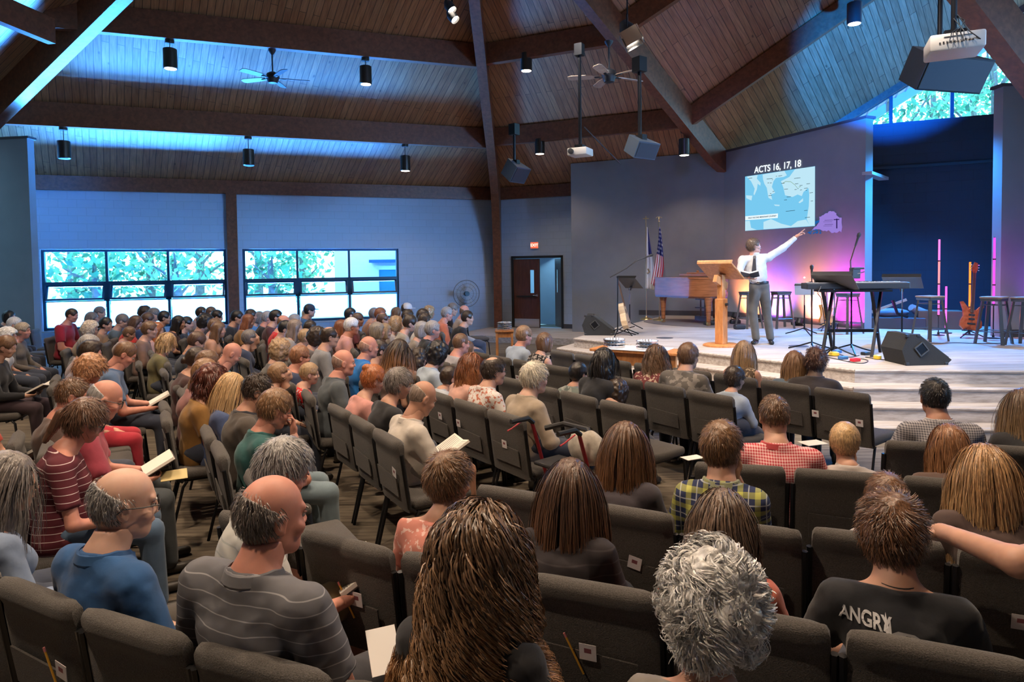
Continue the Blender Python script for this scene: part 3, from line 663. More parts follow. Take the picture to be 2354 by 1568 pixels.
# stage spots on the hip beams
def stage_spot(loc, tgt, r, ln, label, power, col=(1, .85, .68), box=False, spot=40):
    root = empty('spotlight', loc, 0, label, 'spotlight'); d = (Vector(tgt)-Vector(loc)).normalized()
    m = MB(); m.lathe([(r*.5, -ln), (r, -ln*.6), (r, 0), (r*.93, 0), (r*.9, -ln*.3), (0, -ln*.35)], n=20, axis=d); m.build('lamp_housing', M_BLKP, root, smooth=True)
    MB().lathe([(r*.86, -ln*.16), (0, -ln*.14)], n=20, axis=d).build('lens', mat('spot_lens', (1, .95, .9), .3, emit=(1, .86, .7), power=16), root)
    y = MB(); s = d.cross(Vector((0, 0, 1))).normalized()*r*1.15; b = -d*ln*.5; y.tube([b+s, b+s+Vector((0, 0, r*1.6)), b-s+Vector((0, 0, r*1.6)), b-s], .012, 6); y.tube([b+Vector((0, 0, r*1.6)), b+Vector((0, 0, r*1.6+.3))], .012, 6); y.build('yoke', M_BLACK, root)
    if box:
        m = MB(); R = d.to_track_quat('Z', 'Y').to_matrix()
        for sx in (-1, 1): m.box(R @ Vector((sx*r*1.25, 0, 0)), (.01, r*2.2, r*2), R); m.box(R @ Vector((0, sx*r*1.25, 0)), (r*2.2, .01, r*2), R)
        m.build('barn_door', M_CHROME, root)
    l = light('SPOT', tuple(d*.05), power, col, size=.06, spot=spot, blend=.5, name='spot_beam'); l.parent = root; l.rotation_euler = d.to_track_quat('-Z', 'Y').to_euler()
    return root
ST = (4.2, 10.6, 1.4)
stage_spot(v3(aty(1040, 24, 11.5)), (2.5, 9.5, 1.0), .085, .22, 'upper of the two bright round spots on the arch', 260)
stage_spot(v3(aty(1047, 46, 11.6)), (3.2, 9.5, 1.0), .085, .22, 'lower of the two bright round spots on the arch', 260)
stage_spot(v3(aty(1452, 88, 10.5)), (4.0, 10.0, 1.2), .12, .3, 'glowing spotlight with barn doors on the hip beam', 300, box=True)
m = MB(); m.tube([aty(1343, 292, 11.6), aty(1380, 330, 11.9), aty(1408, 358, 12.2), aty(1427, 377, 12.6)], .012, 6); tag(m.build('hanging_cable', M_BLKP), 'thin black cable sagging from the projector pole toward the stage wall', 'cable')
stage_spot(v3(aty(2165, 178, 8.7)), v3(spl(2040, 110)), .1, .25, 'assumed blue wash light below the large hanging loudspeaker, aimed up at the roof', 15000, (.0, .17, 1.), spot=38)  # assumed fixture behind the loudspeaker, put there for the blue patch on the ceiling
# white front light on the stage, from assumed spots out of view above the seats
for (x, y, z, pw, tg) in ((3.4, 6.0, 7.0, 820, (4.2, 10.4, .8)), (1.2, 7.2, 7.2, 560, (3.2, 11.0, .8)), (6.4, 4.6, 6.6, 560, (6.3, 8.2, .6)), (.4, 10.4, 6.8, 300, (2.6, 14., .8))):
    stage_spot((x, y, z), tg, .12, .3, 'assumed black stage spotlight on a beam above the seats', pw*1.9, (.96, .90, .88), spot=62)['group'] = 'assumed stage spotlights above the seats'
# ------------------------------------------------------------ stage furniture
def st(x, y): return atz(x, y, STZ)
def on_wall(px, py, off=.012):
    v = wall_pt(px, py, k0[:2]+nBw*off, azB); return v
def emat(name, col, p): return mat(name, (0, 0, 0), .9, emit=col, power=p, spec=0)
Q = lambda cx, cy: on_wall(1650+cx/5.2275, 340+cy/5.2275)
def poly(name, pts, m, parent, off=0, th=.002):
    n3 = np.array([nBw[0], nBw[1], 0]); P = [Q(x, y)+n3*off for x, y in pts]; c = np.array(parent.location)
    mm = MB().extr([tuple(p-c) for p in P], -n3*th); return mm.build(name, m, parent)
slide = empty('projected_slide', v3(Q(750, 600)), 0, 'projected map slide with the heading ACTS 16, 17, 18 on the stage wall', 'projection')
poly('map_sea', [(328, 345), (1168, 220), (1166, 940), (330, 998)], emat('slide_sea', (.20, .62, .92), .95), slide)
land = emat('slide_land', (.52, .80, .93), 1.0)
for pts in ([(345, 345), (480, 325), (470, 370), (515, 420), (512, 455), (480, 430), (470, 500), (440, 570), (430, 555), (445, 490), (400, 400)], [(340, 570), (415, 575), (405, 632), (345, 605)],
            [(540, 320), (800, 275), (830, 330), (790, 350), (700, 360), (670, 400), (650, 470), (690, 540), (640, 560), (655, 625), (610, 600), (590, 480), (560, 430), (545, 380)],
            [(760, 400), (860, 350), (930, 255), (1168, 222), (1166, 935), (1110, 938), (1070, 860), (1095, 700), (1100, 560), (1090, 480), (1030, 530), (1010, 580), (960, 560), (900, 590), (810, 570), (790, 480)],
            [(970, 655), (1025, 605), (1025, 640), (985, 665)], [(675, 680), (745, 685), (740, 700), (690, 697)],
            [(330, 880), (385, 875), (400, 960), (470, 985), (330, 997)], [(550, 890), (640, 855), (760, 910), (880, 940), (960, 880), (1060, 860), (1110, 938), (700, 968), (550, 978)]):
    poly('map_land', pts, land, slide, .002)
poly('title_box', [(332, 822), (725, 788), (722, 842), (332, 870)], emat('slide_white', (.8, .93, 1), 1.05), slide, .004)
dk = emat('slide_dark', (.05, .12, .16), .25)
for x, y, w in ((370, 365, 45), (590, 372, 70), (700, 338, 14), (730, 335, 45), (600, 420, 20), (630, 420, 20), (660, 522, 22), (612, 572, 40), (765, 425, 40), (800, 495, 45), (930, 430, 40), (985, 450, 35), (920, 365, 75), (1068, 430, 42), (1040, 485, 42), (925, 500, 26), (990, 505, 24), (1105, 538, 40), (820, 760, 110), (800, 625, 34), (1040, 752, 40), (1050, 836, 60), (1120, 637, 26), (830, 588, 50), (630, 548, 16), (655, 380, 10), (960, 488, 12), (1060, 508, 14)):
    poly('place_mark', [(x, y), (x+w, y-w*.1), (x+w, y-w*.1+5), (x, y+5)], dk, slide, .006)
rt = emat('slide_route', (.35, .6, .2), .5)
for a, b in (((820, 400), (880, 405)), ((880, 405), (925, 440)), ((925, 440), (960, 480)), ((780, 425), (820, 400)), ((1000, 460), (975, 470))): poly('route_line', [a, b, (b[0], b[1]+5), (a[0], a[1]+5)], rt, slide, .005)
def text_to_mesh(o, M, parent, name):
    bpy.context.view_layer.update(); me = bpy.data.meshes.new_from_object(o.evaluated_get(bpy.context.evaluated_depsgraph_get())); me.materials.clear(); me.materials.append(o.data.materials[0])
    bpy.data.objects.remove(o); n = bpy.data.objects.new(name, me); COL.objects.link(n); n.parent = parent; n.matrix_local = M; return n
def wall_text(txt, a, b, hpx, m, name='lettering', bold=.0):
    A_, B_ = Q(*a), Q(*b); cu = bpy.data.curves.new(name, 'FONT'); cu.body = txt; cu.align_x = 'LEFT'; cu.offset = bold; cu.extrude = .001
    cu.materials.append(m); o = bpy.data.objects.new(name, cu); COL.objects.link(o); o.parent = slide
    ex = (B_-A_); w = np.linalg.norm(ex); ex /= w; up = np.array([0, 0, 1.]); up = up-ex*ex[2]; nz = np.cross(ex, up); hh = hpx/5.2275*float(np.linalg.norm(Q(a[0], a[1])-Q(a[0], a[1]-5.2275)))
    bpy.context.view_layer.update(); dx = o.dimensions.x or 1; dy = .72
    sx, sy = w/dx, hh/dy
    o.matrix_parent_inverse = Matrix.Identity(4); c = np.array(slide.location); l = A_-c+np.array([nBw[0], nBw[1], 0])*.008
    M = Matrix(((ex[0]*sx, up[0]*sy, nz[0], l[0]), (ex[1]*sx, up[1]*sy, nz[1], l[1]), (ex[2]*sx, up[2]*sy, nz[2], l[2]), (0, 0, 0, 1))); return text_to_mesh(o, M, slide, name)
wall_text('ACTS 16, 17, 18', (442, 304), (1004, 222), 78, emat('slide_text', (.85, .95, 1), 1.3), bold=.012)
wall_text("PAUL'S SECOND MISSIONARY JOURNEY", (368, 852), (708, 824), 17, dk, bold=.01)
logo = empty('projected_logo', v3(Q(1360, 890)), 0, 'projected purple brushstroke logo with a cross, right of the map', 'projection')
def lpoly(name, pts, m, off=0): return poly(name, pts, m, logo, off)
rg = random.Random(4); pts = []
base = [(1135, 995), (1180, 935), (1225, 890), (1215, 830), (1250, 815), (1300, 790), (1345, 757), (1400, 765), (1430, 805), (1460, 845), (1490, 838), (1488, 1020), (1470, 1000), (1420, 1015), (1370, 1018), (1330, 995), (1270, 1005), (1220, 980)]
for i, p in enumerate(base):
    q = base[(i+1) % len(base)]
    for t in (0, .33, .66): pts.append((p[0]*(1-t)+q[0]*t+rg.uniform(-7, 7), p[1]*(1-t)+q[1]*t+rg.uniform(-7, 7)))
lpoly('brushstroke', pts, emat('logo_purple', (.40, .27, .85), .8))
lb = emat('logo_blue', (.02, .16, .55), .7)
for k in range(26):
    x, y = rg.uniform(1075, 1240), rg.uniform(985, 1030); y = y if x > 1120 else rg.uniform(1000, 1030); w = rg.uniform(8, 26)
    lpoly('paint_fleck', [(x, y), (x+w, y-rg.uniform(4, 14)), (x+w*1.1, y+3), (x+w*.3, y+8)], lb, .003)
lpoly('paint_fleck', [(1170, 880), (1222, 868), (1220, 895), (1195, 905), (1172, 925)], lb, .003)
ld = emat('logo_dark', (.07, .03, .25), .35)
lpoly('cross', [(1395, 858), (1462, 855), (1462, 865), (1395, 868)], ld, .004); lpoly('cross', [(1425, 850), (1438, 850), (1438, 968), (1425, 968)], ld, .004)
for y in (868, 918): lpoly('lettering_line', [(1285, y), (1385, y-3), (1385, y+1), (1285, y+4)], ld, .004)
for y in (888, 938): lpoly('lettering_line', [(1270, y), (1375, y-2), (1375, y+1), (1270, y+3)], ld, .004)

# pulpit
p = st(1658, 795); root = empty('pulpit', v3(p), rad(-48), 'light oak pulpit with tilted book board left of the preacher', 'pulpit')
MB().lathe([(.29, 0), (.29, .02), (.26, .035), (0, .035)], n=36).build('base', M_OAK, root, smooth=True)
m = MB(); m.rbox((0, 0, .40), (.15, .15, .74), .012); m.build('lower_column', M_OAK, root); MB().rbox((0, 0, .95), (.10, .10, .42), .008).build('upper_column', M_OAK, root)
R = Matrix.Rotation(rad(-33), 3, 'X'); m = MB(); m.rbox((0, -.02, 1.22), (.62, .48, .03), .008, R); m.build('book_board', M_OAK, root); MB().beam((0, -.16, 1.16), (0, .17, 1.02), .06, .12).build('bracket', M_OAK, root)
MB().box(tuple(Vector((0, -.02, 1.22)) + R @ Vector((0, -.235, .03))), (.62, .02, .04), R).build('book_ledge', M_OAK, root)
MB().cyl((.08, 0, .68), (.12, 0, .68), .022).build('height_knob', M_BLKP, root)

# grand piano
pl_, pr_ = st(1512, 742), st(1632, 752); px_ = (pr_-pl_)/np.linalg.norm(pr_-pl_); rzp = math.atan2(px_[1], px_[0]); PWD = float(np.linalg.norm(pr_-pl_))
root = empty('grand_piano', v3((pl_+pr_)/2), rzp, 'walnut grand piano with its bent side toward the audience, at the back of the stage', 'piano')
hw = PWD/2+.08; out = [(-hw, 0.0), (-hw, 1.35)]
out += [(-hw*.1, 1.38), (hw*.25, 1.22), (hw*.5, .95), (hw*.9, .6), (hw, .35), (hw*.86, .08), (hw*.62, -.07), (hw*.30, -.10), (0, -.06), (-hw*.5, -.02)]
m = MB(); m.prism(out, .64, 1.02); m.build('case', M_WALNUT, root, smooth=True, angle=35)
sc = [(x*1.02, y*1.02-.01) for x, y in out]; m = MB(); m.prism(sc, 1.02, 1.055); m.build('lid', M_WALNUT, root)
m = MB(); m.prism([(x*.985, y*.985) for x, y in out], .60, .645); m.build('lower_rim', mat('piano_dark', (.09, .03, .012), .3), root)
m = MB(); m.rbox((-.02, .55, 1.10), (.85, .32, .05), .01); m.rbox((-.02, .56, 1.14), (.55, .2, .03), .01); m.build('music_desk', M_WALNUT, root)
m = MB(); m.sph((0, .5, 1.175), (.04, .03, .03)); m.build('desk_ornament', M_WALNUT, root)
for x, y in ((-hw+.14, .12), (hw-.2, .1), (-.05, 1.15)):
    m = MB(); m.lathe([(.04, .09), (.05, .12), (.045, .2), (.07, .50), (.09, .60), (.09, .62)], (x, y, 0), 12); m.build('leg', M_WALNUT, root, smooth=True)
    c = MB(); c.cyl((x-.02, y, .05), (x+.02, y, .05), .05, n=16); c.build('caster', mat('brass', (.5, .36, .16), .3, .9), root)
m = MB()
for x in (-.06, .06): m.cyl((x+.1, .55, .12), (x+.1, .55, .62), .018)
m.box((.1, .55, .12), (.36, .12, .1)); m.box((.1, .5, .36), (.34, .03, .025)); m.box((.1, .52, .55), (.34, .05, .03)); m.build('pedal_lyre', mat('piano_dark', (.09, .03, .012), .3), root)
rug = MB().lathe([(.0, .0), (1.35, .0), (1.35, .012), (0, .012)], n=48); c = (pl_+pr_)/2+np.array([.35, .35, 0]); o = rug.build('round_rug', mat('grey_rug', (.16, .14, .14), .95, bump=.3, nscale=80)); o.location = v3(c); o.scale = (1, .62, 1); o.rotation_euler = (0, 0, rzp); tag(o, 'dark grey round rug under the grand piano', 'rug')

# flags
def cloth_flag(name, base, h, label, kind):
    root = empty(name, v3(base), 0, label, 'flag')
    MB().lathe([(.15, 0), (.14, .03), (.03, .06), (.016, .1)], n=20).build('stand_base', mat('brass', (.5, .36, .16), .3, .9), root, smooth=True)
    MB().cyl((0, 0, .08), (0, 0, h), .012).build('pole', mat('pole_gold', (.35, .27, .15), .35, .6), root)
    m = MB()
    if kind == 'cross': m.box((0, 0, h+.08), (.02, .012, .16)); m.box((0, 0, h+.10), (.14, .012, .02))
    else: m.sph((0, 0, h+.03), .02); m.tube([(-.07, 0, h+.11), (-.03, 0, h+.14), (0, 0, h+.08), (.03, 0, h+.14), (.07, 0, h+.11)], .01, 6); m.lathe([(.005, h+.04), (.018, h+.08), (.004, h+.15)], n=8)
    m.build('finial', mat('brass', (.5, .36, .16), .3, .9), root)
    nu, nv = 26, 30; H_ = h-.10; L_ = 1.35 if kind != 'cross' else 1.5
    V = []; UVc = []
    for j in range(nv+1):
        t = j/nv; wdt = .03+.17*min(1, t*1.6)
        for i in range(nu+1):
            s = i/nu; x = wdt*(s-.18)-(.16*t*t if kind != 'cross' else -.02); y = .045*math.sin(s*15+t*1.5)*min(1, .3+t)
            zz = H_-L_*t-(.18*s*t if kind != 'cross' else .05*s); V.append((x, y-.03, zz)); UVc.append((s, t))
    F = [(j*(nu+1)+i, j*(nu+1)+i+1, (j+1)*(nu+1)+i+1, (j+1)*(nu+1)+i) for j in range(nv) for i in range(nu)]
    me = bpy.data.meshes.new('flag_cloth'); me.from_pydata(V, [], F); uvl = me.uv_layers.new(name='UVMap'); li = np.empty(len(me.loops), int); me.loops.foreach_get('vertex_index', li); uvl.data.foreach_set('uv', np.array(UVc)[li].ravel())
    me.polygons.foreach_set('use_smooth', [True]*len(me.polygons))
    red, white, blue = mat('flag_red', (.42, .02, .04), .8), mat('flag_white', (.75, .72, .70), .8), mat('flag_blue', (.02, .025, .14), .8)
    if kind == 'cross':
        me.materials.append(white); me.materials.append(blue)
        for f_ in me.polygons: u, t = UVc[f_.vertices[0]]; f_.material_index = 1 if t < .42 and u > .35-.2*t else 0
    else:
        for q in (red, white, blue): me.materials.append(q)
        for f_ in me.polygons:
            u, t = UVc[f_.vertices[0]]; f_.material_index = 2 if t < .45 else int(u*13) % 2
            if t < .45 and (int(u*26)+int(t*30)) % 3 == 0 and int(t*30) % 2 == 0: f_.material_index = 1
    o = bpy.data.objects.new('flag_cloth', me); COL.objects.link(o); o.parent = root
    sm = o.modifiers.new('thick', 'SOLIDIFY'); sm.thickness = .004
    if kind == 'cross': MB().tube([(.02, -.09, H_-1.02), (.06, -.1, H_-1.10), (.0, -.1, H_-1.14)], .02, 6).build('gold_cord', mat('pole_gold', (.35, .27, .15), .35, .6), root)
    return root
b = st(1486, 735); cloth_flag('church_flag', b, float(aty(1484, 512, b[1])[2])-STZ, 'white and navy church flag on a pole topped by a cross, beside the piano', 'cross')
b = st(1516, 738); cloth_flag('american_flag', b, float(aty(1513, 512, b[1])[2])-STZ, 'American flag drooping on its pole left of the piano', 'usa')

# wedge monitors
def wedge(loc, rz, s, label):
    root = empty('stage_monitor', loc, rz, label, 'loudspeaker')
    pr = [(0, 0), (.52, 0), (.59, .066), (.15, .40), (.03, .40), (-.06, .20)]
    m = MB(); m.extr([(x*s, 0, z*s) for x, z in pr], (0, .46*s, 0)); m.build('cabinet', mat('carpet_black', (.022, .021, .02), .9, bump=.6, nscale=150), root)
    g = MB(); a, b = np.array([.59, .066]), np.array([.15, .40]); d = (b-a)/np.linalg.norm(b-a); n = np.array([-d[1]*-1, d[0]*-1])
    q = [(a+d*.03), (b-d*.03)]; g.extr([((p[0]+.01)*s, y*s, (p[1]+.012)*s) for p, y in ((q[0], .03), (q[0], .43), (q[1], .43), (q[1], .03))], (-.01*s, 0, -.012*s)); g.build('grille', mat('grille', (.05, .055, .06), .6), root)
    h = MB(); h.box((.19*s, -.004, .21*s), (.11*s, .012, .11*s), Matrix.Rotation(rad(-38), 3, 'Y')); h.build('handle_recess', M_BLACK, root)
    f = MB(); R = Matrix.Rotation(rad(-38), 3, 'Y')
    for dx, dz, w, hh in ((-.062, 0, .015, .14), (.062, 0, .015, .14), (0, -.065, .14, .015), (0, .065, .14, .015)): f.box(tuple(Vector((.19*s, -.008, .21*s))+R @ Vector((dx*s, 0, dz*s))), (w*s, .016, hh*s), R)
    f.build('handle_frame', mat('handle_grey', (.05, .048, .045), .5), root)
    for x, z in ((.01, .385), (.15, .385), (.52, .02), (.01, .02)): MB().rbox((x*s, .01, z*s), (.05*s, .04, .04*s), .01).build('corner_cap', M_BLKP, root)
    return root
p = st(2084, 841); wedge(v3(p), rad(2), 1.0, 'black carpeted wedge monitor at the front right edge of the stage')
p = st(1345, 771); wedge(v3(p), rad(-10), .97, 'black wedge monitor at the left corner of the stage')

def tripod(m, x, y, r, h=.12, a0=0., n=3):
    for k in range(n): t = a0+k*2*math.pi/n; m.tube([(x, y, h), (x+r*.5*math.cos(t), y+r*.5*math.sin(t), h*.5), (x+r*math.cos(t), y+r*math.sin(t), .012)], .011, 6)
def music_stand(px, py, topz, rz, label, tilt=-58, w=.50):
    p = st(px, py); root = empty('music_stand', v3(p), rz, label, 'music stand'); h = topz-STZ
    m = MB(); tripod(m, 0, 0, .28, .14, .4); m.build('tripod_base', M_BLACK, root, smooth=True)
    MB().cyl((0, 0, .1), (0, 0, h*.6), .013).build('lower_tube', M_BLACK, root); MB().cyl((0, 0, h*.58), (0, 0, h), .009).build('upper_tube', M_CHROME, root)
    R = Matrix.Rotation(rad(tilt), 3, 'X'); c = Vector((0, .02, h+.10)); m = MB(); m.box(c, (w, .34, .006), R); m.build('desk', mat('desk_metal', (.13, .12, .115), .45, .3), root)
    MB().box(c+R @ Vector((0, -.17, .03)), (w, .006, .06), R).build('desk_lip', M_BLACK, root)
    MB().beam(tuple(c+R @ Vector((-.03, .08, -.012))), (0, 0, h-.03), .05, .03).build('tilt_bracket', M_BLKP, root)
    return root
music_stand(1448, 756, float(aty(1448, 662, st(1448, 756)[1])[2]), rad(-52), 'black music stand behind the boom microphone at stage left', -40)
music_stand(1917, 818, float(aty(1917, 665, st(1917, 818)[1])[2]), rad(-48), 'music stand with wide metal desk in front of the keyboard', -38, .56)
music_stand(2073, 787, float(aty(2073, 664, st(2073, 787)[1])[2]), rad(-40), 'music stand with dark desk holding paper, right of the keyboard', -34, .56)
def mic_boom(px, py, pts, label, big=False):
    p = st(px, py); root = empty('microphone_stand', v3(p), 0, label, 'microphone stand'); P = [aty(x, y, p[1])-p for x, y in pts]
    m = MB(); tripod(m, 0, 0, .36, .13, .2); m.build('tripod_base', M_BLACK, root, smooth=True)
    MB().tube([(0, 0, .08), tuple(P[0])], .012, 8).build('upright', M_BLACK, root); MB().tube([tuple(q) for q in P[1:]], .009, 8).build('boom_arm', M_BLACK if not big else M_CHROME, root)
    a, b = Vector(P[-2]), Vector(P[-1]); d = (b-a).normalized(); m = MB(); m.lathe([(.011, 0), (.016, .13), (.026, .15), (.026, .19), (.012, .205)], tuple(b), 12, axis=d); m.build('microphone', M_BLKP, root, smooth=True)
    MB().sph(tuple(P[0]), .024, 8).build('clutch', M_BLACK, root)
    return root
mic_boom(1420, 772, [(1420, 637), (1402, 638), (1440, 617), (1462, 600), (1478, 594)], 'boom microphone stand over the acoustic guitar at stage left')
r_ = mic_boom(1957, 812, [(1957, 660), (1958, 640), (1956, 615), (1955, 600), (1966, 566)], 'tall microphone stand with gooseneck and small mixer by the keyboard', True)
q = aty(1965, 628, st(1957, 812)[1])-st(1957, 812); m = MB(); m.rbox(tuple(q), (.12, .10, .16), .01); m.rbox(tuple(q+np.array([.03, -.02, .07])), (.16, .08, .03), .01); m.build('clip_on_mixer', M_BLKP, r_); MB().tube([tuple(q+np.array([-.08, 0, -.02])), tuple(q+np.array([.05, -.06, .0])), tuple(q+np.array([.14, 0, .02]))], .008, 6).build('cup_ring', M_CHROME, r_)
mic_boom(1866, 806, [(1866, 660), (1866, 660), (1866, 648), (1866, 640)], 'plain straight microphone stand left of the keyboard')

# keyboard on an A-frame stand
kp = st(1958, 815); root = empty('keyboard_stand', v3(kp), rad(-8), 'black A frame keyboard stand at the front of the stage', 'keyboard stand')
zt = float(aty(1950, 668, kp[1])[2])-STZ
for s in (-1, 1):
    x = s*.33
    for y0, y1 in ((-.34, .16), (.34, -.16)): MB().beam((x+y1*.55, y1*.5, zt), (x+y0*.5, y0*.8, .0), .035, .045).build('leg', M_BLACK, root)
    MB().beam((x-.07, -.22, zt*.36), (x+.07, .22, zt*.36), .03, .03).build('side_brace', M_BLACK, root)
MB().beam((-.34, 0, zt*.40), (.34, 0, zt*.40), .03, .045).build('cross_bar', M_BLACK, root); MB().box((0, 0, zt), (.95, .34, .03)).build('top_frame', M_BLACK, root)
kc = kp+np.array([.03, 0, zt+.02]); root = empty('keyboard', v3(kc), rad(172), 'long electronic keyboard on the A frame stand', 'keyboard'); root.location[2] += .0
m = MB(); m.rbox((0, 0, .05), (1.38, .30, .09), .012); m.build('case', M_BLKP, root); m = MB(); m.box((0, .10, .098), (1.3, .09, .004)); m.box((.35, -.152, .07), (.55, .006, .04)); m.build('control_panel', mat('panel_grey', (.34, .33, .33), .4), root)
m = MB(); m.box((0, -.075, .098), (1.24, .13, .01)); m.build('white_keys', M_WHITE, root)
m = MB()
for k in range(52):
    if k % 7 not in (2, 6): m.box((-.62+(k+1)*.0238, -.05, .107), (.012, .08, .012))
m.build('black_keys', M_BLKP, root)
MB().tube([(.5, .16, .05), (.56, .2, -.05), (.5, .16, -.12), (.4, .1, -.7)], .006, 6).build('cable', M_BLKP, root)
# laptop on its stand
p = st(1849, 770); root = empty('laptop_stand', v3(p), rad(-25), 'tripod laptop stand at the left end of the keyboard', 'stand'); z = float(aty(1849, 655, p[1])[2])-STZ
m = MB(); tripod(m, 0, 0, .33, .13, .9); m.build('tripod_base', M_BLACK, root, smooth=True); MB().cyl((0, 0, .1), (0, 0, z*.6), .014).build('lower_tube', M_BLACK, root); MB().cyl((0, 0, z*.58), (0, 0, z), .01).build('upper_tube', M_CHROME, root); MB().box((0, 0, z), (.34, .26, .015)).build('tray', M_BLACK, root)
root = empty('laptop', v3(p, STZ+z+.008), rad(-25), 'silver laptop, open with its lid toward the audience, on the tripod stand', 'laptop')
al_ = mat('aluminium', (.55, .54, .52), .35, .8); MB().rbox((0, .0, .012), (.33, .23, .016), .005).build('base', al_, root); R = Matrix.Rotation(rad(-68), 3, 'X'); MB().rbox(tuple(Vector((0, -.115, .02))+R @ Vector((0, -.115, 0)).xyz*-1), (.33, .23, .008), .004, Matrix.Rotation(rad(112), 3, 'X')).build('screen_lid', al_, root)
MB().lathe([(.018, 0), (.018, .002), (0, .002)], (0, -.155+.0, .13), 12, axis=(0, -1, .4)).build('round_emblem', mat('emblem', (.8, .8, .8), .3), root)

def stool(px, py, sc, label, grp, seat, rz=.3, hgt=.74):
    p = st(px, py); root = empty('bar_stool', v3(p), rz, label, 'stool', grp)
    M_S = mat('stool_steel', (.13, .125, .12), .35, .7)
    MB().rbox((0, 0, hgt), (.31, .31, .03), .012).build('seat', seat, root); MB().rbox((0, 0, hgt-.035), (.29, .29, .045), .01).build('seat_rim', M_S, root)
    for sx in (-1, 1):
        for sy in (-1, 1):
            m = MB(); a, b = Vector((sx*.125, sy*.125, hgt-.03)), Vector((sx*.20, sy*.20, 0)); m.beam(a, b, .045, .03); m.build('leg', M_S, root)
    m = MB()
    for sx, sy, ex, ey in ((-1, -1, 1, -1), (1, -1, 1, 1), (1, 1, -1, 1), (-1, 1, -1, -1)): m.tube([(sx*.18, sy*.18, .2), (ex*.18, ey*.18, .2)], .009, 6)
    m.build('foot_rail', M_S, root, smooth=True)
    m = MB()
    for sx, sy, ex, ey in ((-1, -1, 1, -1), (1, -1, 1, 1), (1, 1, -1, 1), (-1, 1, -1, -1)): m.tube([(sx*.135, sy*.135, hgt-.12), (ex*.135, ey*.135, hgt-.12)], .006, 5)
    m.build('upper_rail', M_S, root); return root
SWD = wood_mat('stool_wood', (.24, .13, .07), (.4, .24, .14), (6, 1, 1), .5, 6.); SDK = mat('stool_dark_seat', (.10, .10, .10), .4, .5)
stool(2137, 783, 1, 'wood seated steel stool left of the pink light tubes', 'stools along the back of the stage', SWD, .25)
stool(2284, 790, 1, 'wood seated steel stool beside the bass guitar', 'stools along the back of the stage', SWD, .6)
stool(2358, 794, 1, 'wood seated steel stool cut by the right edge of the picture', 'stools along the back of the stage', SWD, .4)
stool(1948, 766, 1, 'dark steel stool behind the keyboard stand', 'stools along the back of the stage', SDK, .3)
stool(1795, 754, 1, 'dark steel stool just right of the preacher', 'stools along the back of the stage', SDK, .1)
stool(1722, 754, 1, 'dark steel stool hidden behind the preacher legs', 'stools along the back of the stage', SDK, .3)

# glowing tubes
def tube_light(px, pyb, segs, label):
    b = st(px, pyb); root = empty('light_tube', v3(b), 0, label, 'light tube', 'standing glow tubes')
    m = MB(); m.lathe([(.10, 0), (.10, .012), (.02, .02), (.018, .06)], n=16); m.build('base', M_BLKP, root); z0 = .05
    top = float(aty(px, segs[0][0], b[1])[2])-STZ
    MB().cyl((0, 0, .04), (0, 0, top), .010).build('core_rod', M_BLKP, root)
    for i, (ya, yb, col) in enumerate(segs):
        za, zb = float(aty(px, ya, b[1])[2])-STZ, float(aty(px, yb, b[1])[2])-STZ
        MB().cyl((0, 0, zb+.012), (0, 0, za-.012), .016, n=12).build('glow_segment', emat('tube_%02d%02d%02d' % tuple(int(c*99) for c in col), col, 2.2), root, smooth=True)
        MB().cyl((0, 0, zb-.012), (0, 0, zb+.012), .024).build('joint', M_BLKP, root)
        l = light('POINT', (0, 0, (za+zb)/2), 1.6, col, size=.05, name='tube_glow'); l.location[1] = -.06; l.parent = root
PK, HP, OR_, MG = (1, .12, .45), (1, .2, .22), (1, .22, .03), (.9, .05, .75)
tube_light(2157, 771, [(549, 600, (1, .15, .55)), (600, 653, HP), (653, 710, (1, .12, .4)), (710, 725, PK)], 'tallest pink light tube, behind the left wooden stool')
tube_light(2174, 766, [(657, 710, (1, .1, .75)), (710, 755, (1, .12, .8))], 'short magenta light tube between stool and bass guitar')
tube_light(2228, 770, [(601, 653, OR_), (653, 706, OR_), (706, 745, OR_)], 'orange light tube behind the bass guitar neck')
tube_light(2283, 778, [(545, 596, MG), (596, 655, MG), (655, 700, MG)], 'magenta light tube at the edge of the right stage wall')

